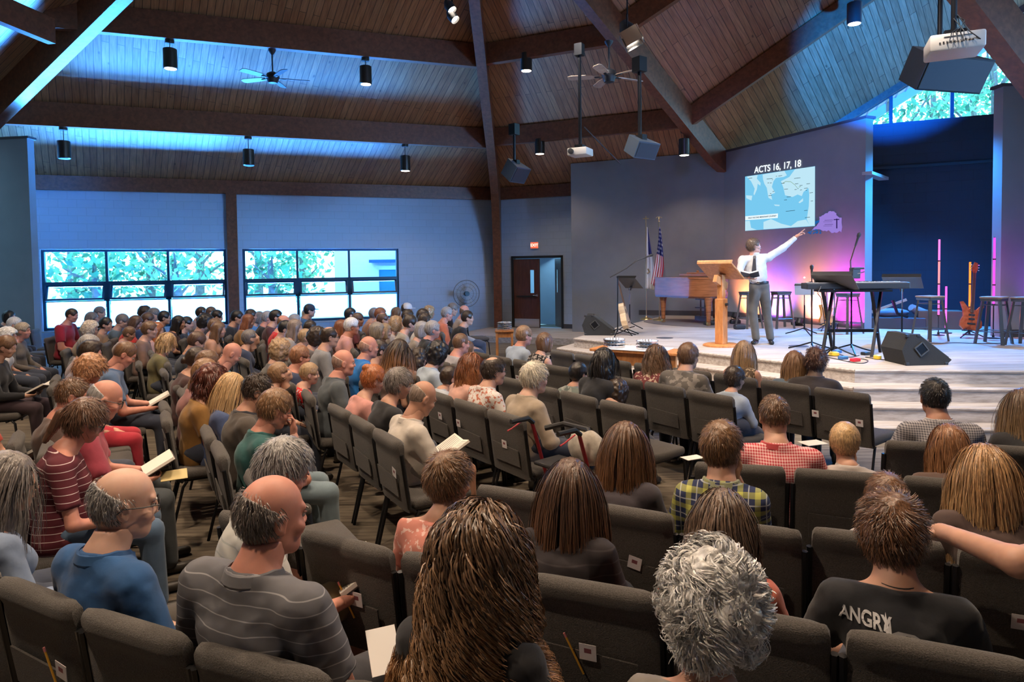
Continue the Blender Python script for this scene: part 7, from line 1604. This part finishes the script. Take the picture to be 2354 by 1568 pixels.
# left block
P(195, 912, 1.30, 'person in maroon blouse with thin white stripes, brown ponytail and glasses', seat=False, az=58, pi=24, ya=8, kind='f', build=1.3, glasses=True, hr=('pony', (.11, .055, .032)), strand=ST_(2000, .07, .002, .003, .008, 6), sh=('stripe', (.10, .012, .022), (.62, .5, .5)), sk='r', pants=(.07, .12, .2), pose='lap')
P(241, 866, 1.33, 'person with shaved head, grey beard and glasses in a raspberry shirt', seat=False, az=58, pi=24, glasses=True, hr=('ring', 'gr'), sh=(.36, .05, .08), sk='r', pose='read', book='open white booklet held by the raspberry shirted reader', pants=(.06, .07, .08), build=1.1)
P(166, 863, 1.27, 'person with cropped reddish brown hair behind the striped blouse', seat=False, az=58, pi=14, hr=('buzz', 'mb'), strand=ST_(1200, .02, .002, .003, .006, 3), sh=(.10, .06, .05), sk='r')
P(207, 814, 1.29, 'person with short strawberry blonde layered hair', seat=False, az=58, pi=18, kind='f', hr=('curly', (.36, .18, .09)), strand=ST_(1500, .09, .006, .0045, .02, 7), sh=(.35, .10, .09), sleeve='short', pants=(.4, .02, .04))
P(207, 781, 1.31, 'person with dark swept hair showing a profile above the strawberry blonde', az=60, pi=8, ya=6, hr=('top', 'dk'), sh=(.3, .25, .3), sk='r')
P(206, 767, 1.33, 'person with smooth grey hair behind the dark profile', az=60, kind='f', hr=('bob', 'gr'), sh=(.4, .32, .34))
P(208, 737, 1.29, 'person with curled pale blonde grey hair and glasses', az=66, kind='f', glasses=True, hr=('curly', (.45, .38, .30)), sh=(.36, .28, .22))
P(287, 780, 1.33, 'person in blue chambray shirt, head bowed over a book', az=62, pi=34, pose='read', book='open book read by the blue chambray shirt', hr=('buzz', 'mb'), sh=(.08, .14, .26), sk='r', collar=(.09, .15, .27), build=1.1)
P(52, 739, 1.30, 'person with ash blonde hair in a grey brown cardigan, left side, facing right', az=76, kind='f', hr=('short', (.30, .24, .18)), sh=(.13, .11, .095), sleeve='long', sk='r', build=1.15)
P(34, 727, 1.28, 'person with short white hair behind the ash blonde head', az=70, hr=('short', 'wh'), sh=(.3, .3, .32))
P(21, 713, 1.30, 'person with black hair near the left edge below the wall', az=70, kind='f', hr=('bob', 'bk'), sh=(.04, .04, .05))
P(18, 752, 1.26, 'person with white curls low at the left edge', az=70, kind='f', hr=('curly', 'wh'), sh=(.6, .55, .52))
P(13, 769, 1.33, 'person in black cardigan and flowered skirt reading at the left edge, brown hair up', az=74, kind='f', pi=18, pose='read', book='open book of the woman in the flowered skirt', hr=('lowbun', 'mb'), sh=(.018, .016, .02), sleeve='long', pants=(.05, .03, .04))
P(-48, 850, 1.33, 'person in rust red sleeves at the left edge, arms and open book in view', seat=True, az=78, pi=18, pose='read', book='small open book at the left edge', hr=('short', 'br'), sh=(.42, .05, .03), sleeve='short', shorts=True, pants=(.07, .06, .05))
P(-95, 905, 1.33, 'person in blue jeans at the left edge, hands folded', seat=True, az=78, pose='lap', hr=('short', 'br'), sh=(.4, .38, .36), pants=(.09, .15, .24))
# far crowd toward the windows
FAR = [(165, 706, 1.40, 'person in a crimson polo shirt, largest figure before the left window', 'm', 'buzz', 'dk', (.30, .01, .03), dict(az=78, build=1.3, pi=16, sk='r')),
 (210, 716, 1.26, 'person with grey brown hair bowed left of the tan top', 'f', 'bob', 'sg', (.2, .15, .14), dict(pi=20)), (230, 703, 1.33, 'person with thin grey hair against the left window pane', 'm', 'short', 'sg', (.15, .17, .2), {}),
 (244, 728, 1.24, 'person in black cardigan over a tan top, dark tied hair', 'f', 'lowbun', 'bk', (.3, .2, .14), dict(ya=10)), (281, 720, 1.27, 'person with grey brown hair and slate shirt, head down, left window', 'm', 'short', 'sg', (.10, .14, .17), dict(pi=22)),
 (311, 724, 1.25, 'person in a bright red blouse under the middle pane', 'f', 'bob', 'br', (.62, .03, .02), dict(pi=24)), (297, 749, 1.12, 'person, child with brown hair in a pale top before the red blouse', 'c', 'short', 'mb', (.5, .4, .36), dict(pi=20)),
 (333, 703, 1.33, 'person with curly dark hair high against the middle pane', 'm', 'curly', 'dk', (.1, .12, .16), {}), (339, 717, 1.28, 'person in navy with brown hair under the curly head', 'm', 'short', 'br', (.03, .06, .16), dict(pi=22)),
 (355, 706, 1.32, 'person with grey cropped hair left of the navy jacket', 'm', 'short', 'sg', (.07, .08, .10), {}), (378, 713, 1.30, 'person with black hair and glasses in a navy jacket near the mullion', 'm', 'short', 'bk', (.03, .04, .08), dict(glasses=True)),
 (344, 736, 1.22, 'person with brown hair behind the copper red hair', 'm', 'short', 'mb', (.2, .12, .1), {}), (430, 726, 1.22, 'person with black hair right of the dark purple top', 'm', 'short', 'bk', (.03, .04, .06), {}),
 (463, 704, 1.30, 'person in pale lilac shirt, left of two heads at the window edge', 'm', 'short', 'dk', (.3, .3, .42), dict(pi=10)), (486, 702, 1.32, 'person with tall cropped hair, right of two heads at the window edge', 'm', 'buzz', 'br', (.2, .2, .28), {}),
 (471, 721, 1.24, 'person with thick black hair in a pale grey top, head bowed', 'm', 'curly', 'bk', (.3, .33, .36), dict(pi=26)), (499, 711, 1.30, 'person with short black hair beside the post base', 'm', 'short', 'bk', (.06, .05, .07), dict(pi=12)),
 (495, 730, 1.22, 'person with brown hair left of the long haired girl', 'm', 'short', 'mb', (.4, .3, .3), {}), (503, 738, 1.22, 'person with long brown hair in a peach top', 'f', 'long', 'mb', (.5, .27, .18), dict(ya=4)),
 (545, 712, 1.30, 'person in a navy jacket with black hair in front of the post', 'm', 'short', 'bk', (.02, .03, .06), dict(pi=12)), (571, 721, 1.24, 'person with chestnut hair to the shoulders and an ochre top', 'f', 'long', 'au', (.32, .17, .07), dict(pi=10)),
 (577, 709, 1.30, 'person with brown hair in a sky blue shirt behind the chestnut hair', 'm', 'short', 'dk', (.1, .28, .5), {}), (596, 715, 1.26, 'person with grey bowed head in a blue shirt, second window', 'f', 'bob', 'sg', (.1, .26, .5), dict(pi=18)),
 (616, 713, 1.29, 'person with full grey hair and a black top, second window', 'm', 'short', 'gr', (.02, .02, .03), dict(sk='r', build=1.1)), (635, 710, 1.30, 'person with black hair beside the full grey hair', 'm', 'short', 'bk', (.08, .03, .04), {}),
 (652, 721, 1.27, 'person with shiny bald head in a red shirt', 'm', 'ring', 'mb', (.6, .02, .02), dict(sk='r', pi=12, build=1.1)), (656, 735, 1.24, 'person in blue white plaid shirt with dark hair', 'm', 'short', 'bk', (.3, .38, .5), dict(pi=22)),
 (678, 720, 1.27, 'person with pale grey hair behind the ash haired woman', 'm', 'short', 'gr', (.2, .2, .22), {}), (679, 732, 1.25, 'person with long ash brown hair looking toward the stage', 'f', 'long', (.2, .15, .12), (.35, .32, .3), dict(ya=8)),
 (712, 697, 1.36, 'person in a dark cap and blue shirt standing tallest before the second window', 'm', 'short', 'bk', (.05, .14, .32), {}), (707, 708, 1.27, 'person with long fair hair in front of the dark cap', 'f', 'long', 'ds', (.05, .06, .08), {}),
 (714, 735, 1.22, 'person with short brown hair and dark shirt below the fair haired girl', 'm', 'short', 'dk', (.06, .05, .05), {}), (703, 754, 1.12, 'person, child with sandy hair left of the dark curls', 'c', 'short', 'ds', (.4, .3, .28), {}),
 (729, 751, 1.22, 'person with dark curls right of the sandy haired child', 'f', 'curly', 'dk', (.12, .10, .1), {}), (758, 747, 1.33, 'person with receding dark hair and glasses in a grey shirt, profile to the stage', 'm', 'balding', 'dk', (.24, .25, .28), dict(az=66, glasses=True, build=1.1)),
 (785, 734, 1.20, 'person with reddish brown hair hidden left of the pink shirt', 'f', 'long', 'au', (.2, .1, .1), {}), (809, 728, 1.31, 'person with white hair and glasses in a pink check shirt', 'm', 'short', 'wh', (.62, .32, .3), dict(az=72, glasses=True, sk='r', collar=(.7, .4, .38))),
 (806, 706, 1.32, 'person with dark hair at the right part of the second window', 'm', 'short', 'bk', (.1, .08, .1), {}), (823, 717, 1.26, 'person with arms folded in a maroon blouse behind the white hair', 'f', 'short', 'br', (.16, .04, .06), dict(pose='cross')),
 (861, 706, 1.31, 'person with glasses and brown grey hair, bare shoulders', 'f', 'short', 'sg', (.4, .22, .16), dict(glasses=True, sleeve='none')), (881, 716, 1.27, 'person with balding brown hair left of the curly blonde', 'm', 'balding', 'br', (.2, .15, .14), {}),
 (875, 705, 1.32, 'person with red brown hair behind the balding head', 'm', 'short', 'au', (.2, .1, .1), {}), (868, 739, 1.23, 'person with shoulder length grey brown hair, left of a similar bob', 'f', 'bob', (.22, .18, .14), (.3, .25, .22), {}),
 (885, 742, 1.22, 'person with fair streaked bob and glasses', 'f', 'bob', (.3, .22, .15), (.2, .17, .15), dict(glasses=True, ya=8)), (911, 727, 1.26, 'person with frizzy golden curls', 'f', 'curly', 'ds', (.4, .34, .3), {}),
 (912, 705, 1.29, 'person with long brown hair right of the window frame', 'f', 'long', 'mb', (.2, .12, .1), {}), (935, 694, 1.36, 'person in a white fronted cap beside the window frame', 'm', 'buzz', 'dk', (.08, .07, .08), dict(seed=901)),
 (938, 710, 1.27, 'person with dark hair below the white fronted cap', 'm', 'short', 'dk', (.3, .28, .3), {}), (942, 722, 1.27, 'person with a dark bun in a black and white top', 'f', 'bun', 'dk', (.35, .33, .3), dict(pi=18)),
 (973, 708, 1.28, 'person with dark hair left of the tousled blonde', 'm', 'short', 'dk', (.04, .05, .1), {}), (987, 703, 1.30, 'person with tousled blonde hair in a white top', 'f', 'curly', 'ds', (.6, .58, .55), {}),
 (977, 718, 1.25, 'person with dark bob under the tousled blonde', 'f', 'bob', 'dk', (.5, .5, .52), {}), (971, 737, 1.24, 'person with straight steel grey hair', 'f', 'bob', 'gr', (.25, .22, .2), {}),
 (995, 735, 1.29, 'person with tidy silver hair in a black polo shirt', 'f', 'short', 'gr', (.018, .015, .015), dict(sk='r', collar=(.02, .02, .02))), (1028, 704, 1.30, 'person with white grey hair in a salmon shirt near the wall fan', 'm', 'short', 'gr', (.72, .26, .2), dict(build=1.2, pi=8, sk='r')),
 (1041, 695, 1.33, 'person in black with grey hair leaning by the wall fan', 'm', 'short', 'sg', (.03, .03, .04), dict(pi=16)), (1068, 699, 1.30, 'person with long face, balding, right of the wall fan', 'm', 'ring', 'mb', (.4, .34, .3), dict(sk='r', yaw_=0)),
 (1075, 712, 1.27, 'person in a black t shirt leaning forward at the end of the far row', 'm', 'short', 'dk', (.015, .015, .02), dict(lean=.12, az=80, ya=6))]
for x, y, z, kd, hs_, hc_, sc_, ex in FAR if False else []: pass
for t in FAR:
    x, y, z, lb, kd, hs_, hc_, shc, ex = t; ex = dict(ex); ex.pop('yaw_', None); ex.setdefault('az', 70+(x % 7))
    P(x, y, z, lb, kind=kd, hr=(hs_, hc_), sh=shc, sleeve=ex.pop('sleeve', 'short' if kd != 'm' or x % 2 else 'long'), **ex)

# caps worn by two people in the far crowd
def cap_on(idx_label, col, front):
    for inf in PEOPLE:
        if idx_label in inf['root']['label']:
            m = MB(); m.lathe([(.098, .02), (.10, .05), (.085, .095), (.05, .125), (.0, .135)], n=20); pts = [(-.07, .06), (-.06, .13), (0, .165), (.06, .13), (.07, .06)]; m.extr([(x, y, .028) for x, y in pts], (0, 0, .012))
            o = m.build('cap', mat('cap_'+idx_label[:4].replace(' ', ''), col, .8), inf['root'], smooth=True); R_ = inf['RM']; hc = inf['hc']; o.matrix_local = Matrix([[*(R_[i]), hc[i]] for i in range(3)]+[[0, 0, 0, 1]])
cap_on('white fronted cap beside', (.6, .58, .56), None); cap_on('dark cap and blue', (.03, .04, .06), None)

# lettering on the black t shirt, laid onto the cloth
def on_back(inf, shapes, name, mt):
    me = inf['shirt'].data; co = np.empty(len(me.vertices)*3); me.vertices.foreach_get('co', co); co = co.reshape(-1, 3); bk = co[co[:, 1] < -.05]
    def ysurf(x, z):
        d = (bk[:, 0]-x)**2+(bk[:, 2]-z)**2; i_ = np.argsort(d)[:4]; w = 1/(d[i_]+1e-6); return float((bk[i_, 1]*w).sum()/w.sum())
    m = MB()
    for poly_ in shapes:
        vs = [(x, ysurf(x, z)-.004, z) for x, z in poly_[0]]; m.add(vs, poly_[1])
    return m.build(name, mt, inf['shirt'])
def text_shapes(txt, x0, z0, w, hgt, bold=.02, cut=.012):
    cu = bpy.data.curves.new('tmp', 'FONT'); cu.body = txt; cu.offset = bold; o = bpy.data.objects.new('tmp', cu); COL.objects.link(o); bpy.context.view_layer.update()
    me = bpy.data.meshes.new_from_object(o.evaluated_get(bpy.context.evaluated_depsgraph_get())); bpy.data.objects.remove(o)
    co = np.array([v.co[:] for v in me.vertices]); mn, mxx = co.min(0), co.max(0); q = [((c[0]-mn[0])/(mxx[0]-mn[0])*w+x0, (c[1]-mn[1])/(mxx[1]-mn[1])*hgt+z0) for c in co]; return [(q, [tuple(p.vertices) for p in me.polygons])]
az_ = ANGRY['zs']; yb_ = float(ANGRY['o'][1]-ANGRY['fx'][1]*.23); zp = lambda y: float(_C[2]+ray(1990, y)[2]/ray(1990, y)[1]*yb_)
zt_, zb_ = zp(1409)-.050, zp(1441)-.050
sh_ = text_shapes('ANGRY', -.175, zb_, .15, zt_-zb_, .03)
blob = [(-.05, zb_-.03), (-.045, zb_-.005), (-.01, zb_+.012), (.035, zb_+.008), (.07, zb_-.012), (.09, zb_-.05), (.02, zb_-.06)]
sh_.append((blob, [tuple(range(len(blob)))])); fl_ = [(-.05, zb_+.005), (-.042, zt_+.008), (-.036, zb_+.018), (-.030, zt_), (-.028, zb_+.002)]; sh_.append((fl_, [tuple(range(len(fl_)))]))
on_back(ANGRY, sh_, 'printed_lettering', mat('print_white', (.62, .62, .64), .8))
nk_ = MB(); zz = ANGRY['zs']+.055; nk_.tube([(.062*math.cos(t), -.07+.062*math.sin(t)+.02, zz-.018*math.sin(t)*0-.012) for t in np.linspace(0, 2*math.pi, 25)], .0016, 5); nk_.build('necklace', M_BLKP, ANGRY['root'])

# bare arm lying along the chair backs at the right edge
def free_limb(inf, pts, rs, hand_dir, palm, name='arm_part'):
    F_ = None; W2 = Matrix.Rotation(rad(inf['az']), 3, 'Z'); o = np.array([inf['o'][0], inf['o'][1], 0]); L3 = [np.array(W2 @ Vector(np.array(p)-o)) for p in pts]
    lo = np.min(L3, 0)-.12; hi = np.max(L3, 0)+.12; F_ = Field(lo, hi, .009)
    for i in range(len(L3)-1): F_.cap(L3[i], L3[i+1], rs[i], rs[i+1], .02)
    V, Q_ = F_.mesh(); hv, hf = hand_shell(.5, True); d = L3[-1]-L3[-2]; d /= np.linalg.norm(d); V2 = place_hand(hv, L3[-1]-d*.012, d+np.array(hand_dir), palm, 1, 1.)
    b = [c for c in inf['root'].children if c.name.startswith('body')][0]; me0 = b.data; n0 = len(me0.vertices); co = np.empty(n0*3); me0.vertices.foreach_get('co', co); F0 = np.empty(len(me0.loops), int); me0.loops.foreach_get('vertex_index', F0); mi = np.empty(len(me0.polygons), int); me0.polygons.foreach_get('material_index', mi)
    b.data = mk_mesh('body', [(co.reshape(-1, 3), F0.reshape(-1, 4), mi), (V, Q_, 0), (V2, hf, 0)], list(me0.materials))
a0, a1, a2 = aty(2470, 1265, 2.35), aty(2340, 1292, 2.02), aty(2165, 1222, 2.36)
free_limb(A_ARM, [a0, a1, a2], [.052, .046, .030], (-.1, 0, -.1), (0, .2, -1))

# walker with a cloth bag beside the beige jacket
wb = np.array([float(atz(1325, 975, .90)[0]), float(atz(1325, 975, .90)[1])]); wr_ = empty('walker', (wb[0]-.05, wb[1]+.12, 0), rad(-50), 'folded black and red rolling walker parked in the aisle by the beige jacket', 'walker')
m = MB()
for s in (-1, 1): m.tube([(s*.24, .12, .10), (s*.24, -.05, .62), (s*.24, -.13, .86)], .014, 8)
m.tube([(-.24, -.03, .56), (.24, -.03, .56)], .012, 8); m.build('frame', mat('walker_red', (.30, .02, .03), .35, .3), wr_, smooth=True)
for s in (-1, 1):
    MB().tube([(s*.24, -.12, .86), (s*.24, -.17, .90), (s*.24, -.33, .90)], [.018, .02, .018], 8).build('handle', M_BLKP, wr_, smooth=True)
    MB().tube([(s*.27, -.2, .88), (s*.27, -.3, .84), (s*.27, -.34, .83)], .006, 6).build('brake_lever', mat('lever_red', (.45, .05, .06), .4), wr_)
    for y in (-.22, .16): m = MB(); m.lathe([(.085, -.014), (.092, 0), (.085, .014)], (s*.24, y, .092), 20, axis=(1, 0, 0)); m.build('wheel', M_BLKP, wr_, smooth=True); MB().tube([(s*.24, y, .09), (s*.24, -.02, .45)], .01, 6).build('fork', M_BLACK, wr_)
MB().tube([(-.24, .0, .80), (-.12, .08, .84), (.12, .08, .84), (.24, .0, .80)], .02, 8).build('back_strap', M_BLKP, wr_, smooth=True); MB().rbox((0, -.03, .58), (.40, .26, .03), .012).build('seat', M_BLKP, wr_)
F_ = Field((-.25, -.2, -.02), (.25, .2, .36), .012); F_.ell((0, 0, .13), (.17, .08, .13), .0); F_.cut(lambda X, Y, Z: (Z-.24-.02*np.sin(X*30))+0*Y); F_.disp(lambda X, Y, Z: .008*nz3(X, Y, Z, 40, 1.)); V, Q_ = F_.mesh()
bg = link_obj('tote_bag', mk_mesh('tote_bag', [(V, Q_, 0)], [mat('bag_cream', (.40, .36, .31), .9, noise=.3, nscale=16)]), None); q = aty(1350, 1040, float(wb[1])); bg.location = (float(q[0]), float(q[1])+.02, .60); bg.rotation_euler = (0, 0, rad(-50)); tag(bg, 'crumpled cream cloth bag lying on the walker seat', 'bag')

# papers and notes
def sheet(px, py, z, w, l, rz, label, col=(.78, .76, .74), tilt=0.):
    p = atz(px, py, z); o = MB().box((0, 0, 0), (w, l, .004)).build('paper_sheet', mat('sheet_%02d' % int(col[2]*99), col, .8)); o.location = v3(p); o.rotation_euler = (tilt, 0, rz); tag(o, label, 'paper')
sheet(1592, 1052, .486, .16, .10, .4, 'white folded bulletin on the empty chair seat beside the plaid shirt'); sheet(1868, 1018, .486, .2, .14, .3, 'white papers on the seat between red gingham and the blond boy')
sheet(400, 1092, .64, .16, .12, .5, 'pale yellow notebook on the lap left of the bald head', (.62, .50, .24), .3); sheet(882, 1495, .72, .10, .15, .4, 'curled white bulletin in the hand of the striped polo', (.78, .76, .74), .7)

# every sitter gets a chair squarely underneath; row chairs standing askew of a sitter give way
def short_(label):
    w_ = label.replace('person, ', '').replace('person ', '').replace(',', '').split()[:9]
    while w_[-1] in ('with', 'in', 'the', 'a', 'of', 'and', 'at', 'to', 'left', 'right', 'over', 'under', 'beside', 'behind', 'before', 'short', 'long', 'black', 'white', 'dark', 'pale'): w_.pop()
    return 'grey padded chair of the person '+' '.join(w_)
def kill(o):
    for ch in list(o.children): kill(ch)
    bpy.data.objects.remove(o)
need = []
for inf in PEOPLE:
    c = np.array(inf['o']); d = [float(np.linalg.norm(c-np.array(q_[0]))) for q_ in CHAIRS]; j = int(np.argmin(d))
    if d[j] > .21 and inf.get('zmode'): need.append(inf)
for inf in need:
    c = np.array(inf['o'])
    for q_ in [q_ for q_ in CHAIRS if np.linalg.norm(c-np.array(q_[0])) < .47 and not q_[2].get('mine')]: CHAIRS.remove(q_); kill(q_[2])
for inf in need:
    c = np.array(inf['o'])
    if chair_tpl is None: pass
    o = copy_tree(chair_tpl); o.location = (float(c[0]), float(c[1]), 0); o.rotation_euler = (0, 0, -rad(inf['az'])); o['label'] = short_(inf['label'])
    if 'group' in o: del o['group']
    CHAIRS.append(((c[0], c[1]), inf['az'], o))
# ------------------------------------------------------------ the preacher
def preacher():
    ft = st(1758, 790); az = 205.; s = 1.0; root = empty('person', v3(ft), -rad(az), 'person preaching on stage in white shirt and dark tie, arm stretched toward the map', 'person')
    Ry = Matrix.Rotation(rad(az), 3, 'Z'); o = np.array(ft)
    def Lc(x, y, dep=0.): return np.array(Ry @ Vector(aty(x, y, float(ft[1])+dep)-o))
    hd = Lc(1733, 566); tip_ = Lc(1838, 536, -.10); h = .009
    px2 = lambda x, y, d=0.: Lc(x, y, d)
    Rsh, Lsh = px2(1707, 598, .02), px2(1765, 592, -.02); pel = px2(1745, 655); chest = px2(1737, 617); neck = px2(1736, 585); elR = px2(1700, 630, -.06); wrR = px2(1722, 638, -.24); elL = px2(1800, 571, -.05); wrL = px2(1830, 545, -.09)
    kn1, an1, kn2, an2 = px2(1730, 715), px2(1738, 776), px2(1762, 713), px2(1771, 776)
    pts = np.array([hd, tip_, Rsh, Lsh, pel, elR, wrR, an1, an2]); lo = pts.min(0)-.28; hi = pts.max(0)+.28; lo[2] = 0
    F_ = Field(lo, hi, h); F_.cap(neck, hd-np.array([0, .0, .06]), .056, .054, .02); F_.ell(chest, (.16, .11, .2), .03); F_.cap(Rsh, elR, .045, .038, .02); F_.cap(elR, wrR, .036, .026, .02); F_.cap(Lsh, elL, .045, .038, .02); F_.cap(elL, wrL, .036, .025, .02)
    for a, b, c in ((pel+np.array([-.07, 0, 0]), kn1, an1), (pel+np.array([.07, 0, 0]), kn2, an2)): pass
    V, Q_ = F_.mesh(); parts = [(V, Q_, 0)]; RM = rotm(rad(-62), rad(-6))
    face_world = np.array([math.sin(rad(95)), math.cos(rad(95)), 0]); 
    RM = rotm(rad(95-az), rad(-8))
    for a, b, mi in head_shell('m', 2): parts.append((a@RM.T+hd, b, mi))
    d = wrL-elL; d /= np.linalg.norm(d); hv, hf = hand_shell(.35, True)
    # pointing hand: index straight, the others curled
    F2 = Field((-.08, -.03, -.09), (.06, .21, .04), .0055); F2.cap((0, -.02, 0), (0, .03, 0), .024, .026, .01); F2.ell((0, .055, -.002), (.040, .048, .014), .012)
    for i_, (x, l, cu) in enumerate(((-.030, .085, .05), (-.010, .075, .9), (.010, .07, 1.), (.029, .055, 1.))):
        p = np.array([x, .092, -.001]); r = .0095
        for j, fr in enumerate((.42, .32, .26)): a2 = cu*(j+1)*.6; q = p+np.array([0, math.cos(a2), -math.sin(a2)])*l*fr; F2.cap(p, q, r, r*.93, .003); p = q; r *= .93
    F2.cap((-.028, .02, -.004), (-.058, .055, -.014), .0125, .0105, .012); F2.cap((-.058, .055, -.014), (-.060, .085, -.03), .0100, .0088, .004); V2, Q2 = F2.mesh()
    parts.append((place_hand(V2, wrL-d*.01, d+np.array([0, 0, .12]), (0, 0, -1), -1, 1.05), Q2, 0)); d2 = wrR-elR; d2 /= np.linalg.norm(d2); parts.append((place_hand(hv, wrR-d2*.01, d2, (0, 0, 1), 1, 1.02), hf, 0))
    sk = skin_mat((.58, .29, .21)); link_obj('body', mk_mesh('body', parts, [sk, mat('eye_white', (.6, .58, .55), .2), mat('iris_dark', (.03, .025, .02), .15), hair_mat((.09, .055, .035)), mat('lips_29', (.49, .18, .13), .5)]), root)
    F_ = Field(lo, hi, h); F_.ell(chest+np.array([0, .0, .02]), (.175, .125, .19), .0); F_.ell(chest*.45+pel*.55+np.array([0, .03, .02]), (.155, .125, .16), .05); F_.cap(Rsh, Lsh, .072, .072, .05); F_.cap((Rsh+Lsh)/2, neck, .075, .062, .04)
    F_.cap(Rsh, elR, .066, .056, .03); F_.cap(elR, wrR, .054, .038, .02, clip=.95); F_.cap(Lsh, elL, .066, .055, .03); F_.cap(elL, wrL, .053, .036, .02, clip=.95); F_.disp(lambda X, Y, Z: .004*nz3(X, Y, Z*.6, 40, 3.)+.003*nz3(X, Y, Z, 75, 4.))
    zc_, zb_ = neck[2]+.012, pel[2]+.02; F_.cut(lambda X, Y, Z: np.maximum(Z-zc_-.0*X, (zb_-Z)+0*X)*np.where((np.abs(X-neck[0]) < .2), 1, 0)+np.where(np.abs(X-neck[0]) < .2, 0, -1)+0*Y)
    V, Q_ = F_.mesh(); so = link_obj('shirt', mk_mesh('shirt', [(V, Q_, 0)], [P_pattern('plain', (.52, .51, .50))]), root)
    F_ = Field(lo, hi, h); F_.ell(pel, (.155, .12, .10), .0)
    for sx, kn, an in ((-1, kn1, an1), (1, kn2, an2)):
        hp_ = pel+np.array([0, 0, -.04])+(kn-pel)*np.array([.55, .5, 0]); F_.cap(hp_, kn, .098, .074, .03); F_.cap(kn, an, .072, .062, .03)
    F_.disp(lambda X, Y, Z: .004*nz3(X, Y, Z*.5, 30, 5.)); wz = pel[2]+.055; F_.cut(lambda X, Y, Z: Z-wz+0*X+0*Y); V, Q_ = F_.mesh(); link_obj('trousers', mk_mesh('trousers', [(V, Q_, 0)], [P_pattern('plain', (.095, .09, .085))]), root)
    m = MB(); m.lathe([(.137, -.02), (.141, 0), (.137, .02)], n=32); b = m.build('belt', M_BLKP, root, smooth=True); b.location = (pel[0], pel[1]+.008, wz-.012); b.scale = (1.10, .93, 1)
    MB().rbox((pel[0], pel[1]+.145, wz-.012), (.05, .01, .035), .004).build('belt_buckle', M_CHROME, root)
    for kn, an in ((kn1, an1), (kn2, an2)):
        F_ = Field(np.array([an[0]-.12, an[1]-.15, -.005]), np.array([an[0]+.12, an[1]+.28, .16]), .009); F_.cap((an[0], an[1]-.03, .035), (an[0]+np.sign(an[0]-pel[0])*.03, an[1]+.16, .030), .042, .040, .01); F_.ell((an[0], an[1]-.01, .075), (.045, .06, .05), .02); F_.cut(lambda X, Y, Z: .004-Z+0*X+0*Y); V, Q_ = F_.mesh(); link_obj('shoe', mk_mesh('shoe', [(V, Q_, 0)], [mat('black_leather', (.015, .014, .016), .2)]), root)
    # tie and collar follow the chest
    cy = lambda z: float(chest[1])+.128 if z > pel[2] else 0
    m = MB(); zt_ = neck[2]-.02; vs = []; fr_ = [(0, .020), (.04, .026), (.05, .020), (.25, .036), (.42, .046), (.455, .0)]
    for dz, w in fr_: yy = max(neck[1]+.075, chest[1]+.13*(1-((zt_-dz-chest[2])/.35)**2)+.012); vs += [(neck[0]-w+.02*dz, yy, zt_-dz), (neck[0]+w+.02*dz, yy, zt_-dz), (neck[0]+w+.02*dz, yy+.012, zt_-dz), (neck[0]-w+.02*dz, yy+.012, zt_-dz)]
    n_ = len(fr_); fs = [(4*i+a, 4*i+(a+1) % 4, 4*(i+1)+(a+1) % 4, 4*(i+1)+a) for i in range(n_-1) for a in range(4)]+[(0, 1, 2, 3)]; m.add(vs, fs); m.build('necktie', mat('tie_dark', (.02, .02, .028), .5), root)
    m = MB(); m.lathe([(.070, -.012), (.074, 0), (.062, .036), (.058, .036)], tuple(neck+np.array([0, 0, -.005])), 24); m.build('collar', P_pattern('plain', (.52, .51, .50)), so, smooth=True)
    hm = hair_mesh('short', (.10, .062, .04), 2, 77, None, dict(n=1800, seed=5, length=.04, curl=.002, width=.003, vol=.012, nseg=4)); ho = link_obj('hair', hm, root); ho.matrix_local = Matrix([[*RM[i_], hd[i_]] for i_ in range(3)]+[[0, 0, 0, 1]])
    hr = lambda v: tuple(RM@np.array(v)+hd); MB().tube([hr((.085, 0, -.01)), hr((.075, .06, -.04)), hr((.045, .10, -.055))], .0028, 5).build('headset_microphone', mat('mic_beige', (.5, .4, .32), .5), root)
    # open book resting on the right hand
    c = wrR+np.array([0, .08, .035])+d2*.03; q = Matrix.Rotation(-rad(az), 3, 'Z') @ Vector(c); bk = empty('open_book', (o[0]+q.x, o[1]+q.y, o[2]+q.z), -rad(az), 'open black bible in the hand of the preacher', 'book')
    for sx in (-1, 1):
        Rb = Matrix.Rotation(rad(22), 3, 'X') @ Matrix.Rotation(rad(-sx*16), 3, 'Y'); MB().box(tuple(Rb @ Vector((sx*.07, 0, .012))), (.13, .20, .022), Rb).build('pages', mat('page_paper', (.82, .77, .70), .85), bk); MB().box(tuple(Rb @ Vector((sx*.07, 0, -.003))), (.142, .215, .006), Rb).build('cover', M_BLKP, bk)
preacher()
kill(chair_tpl)
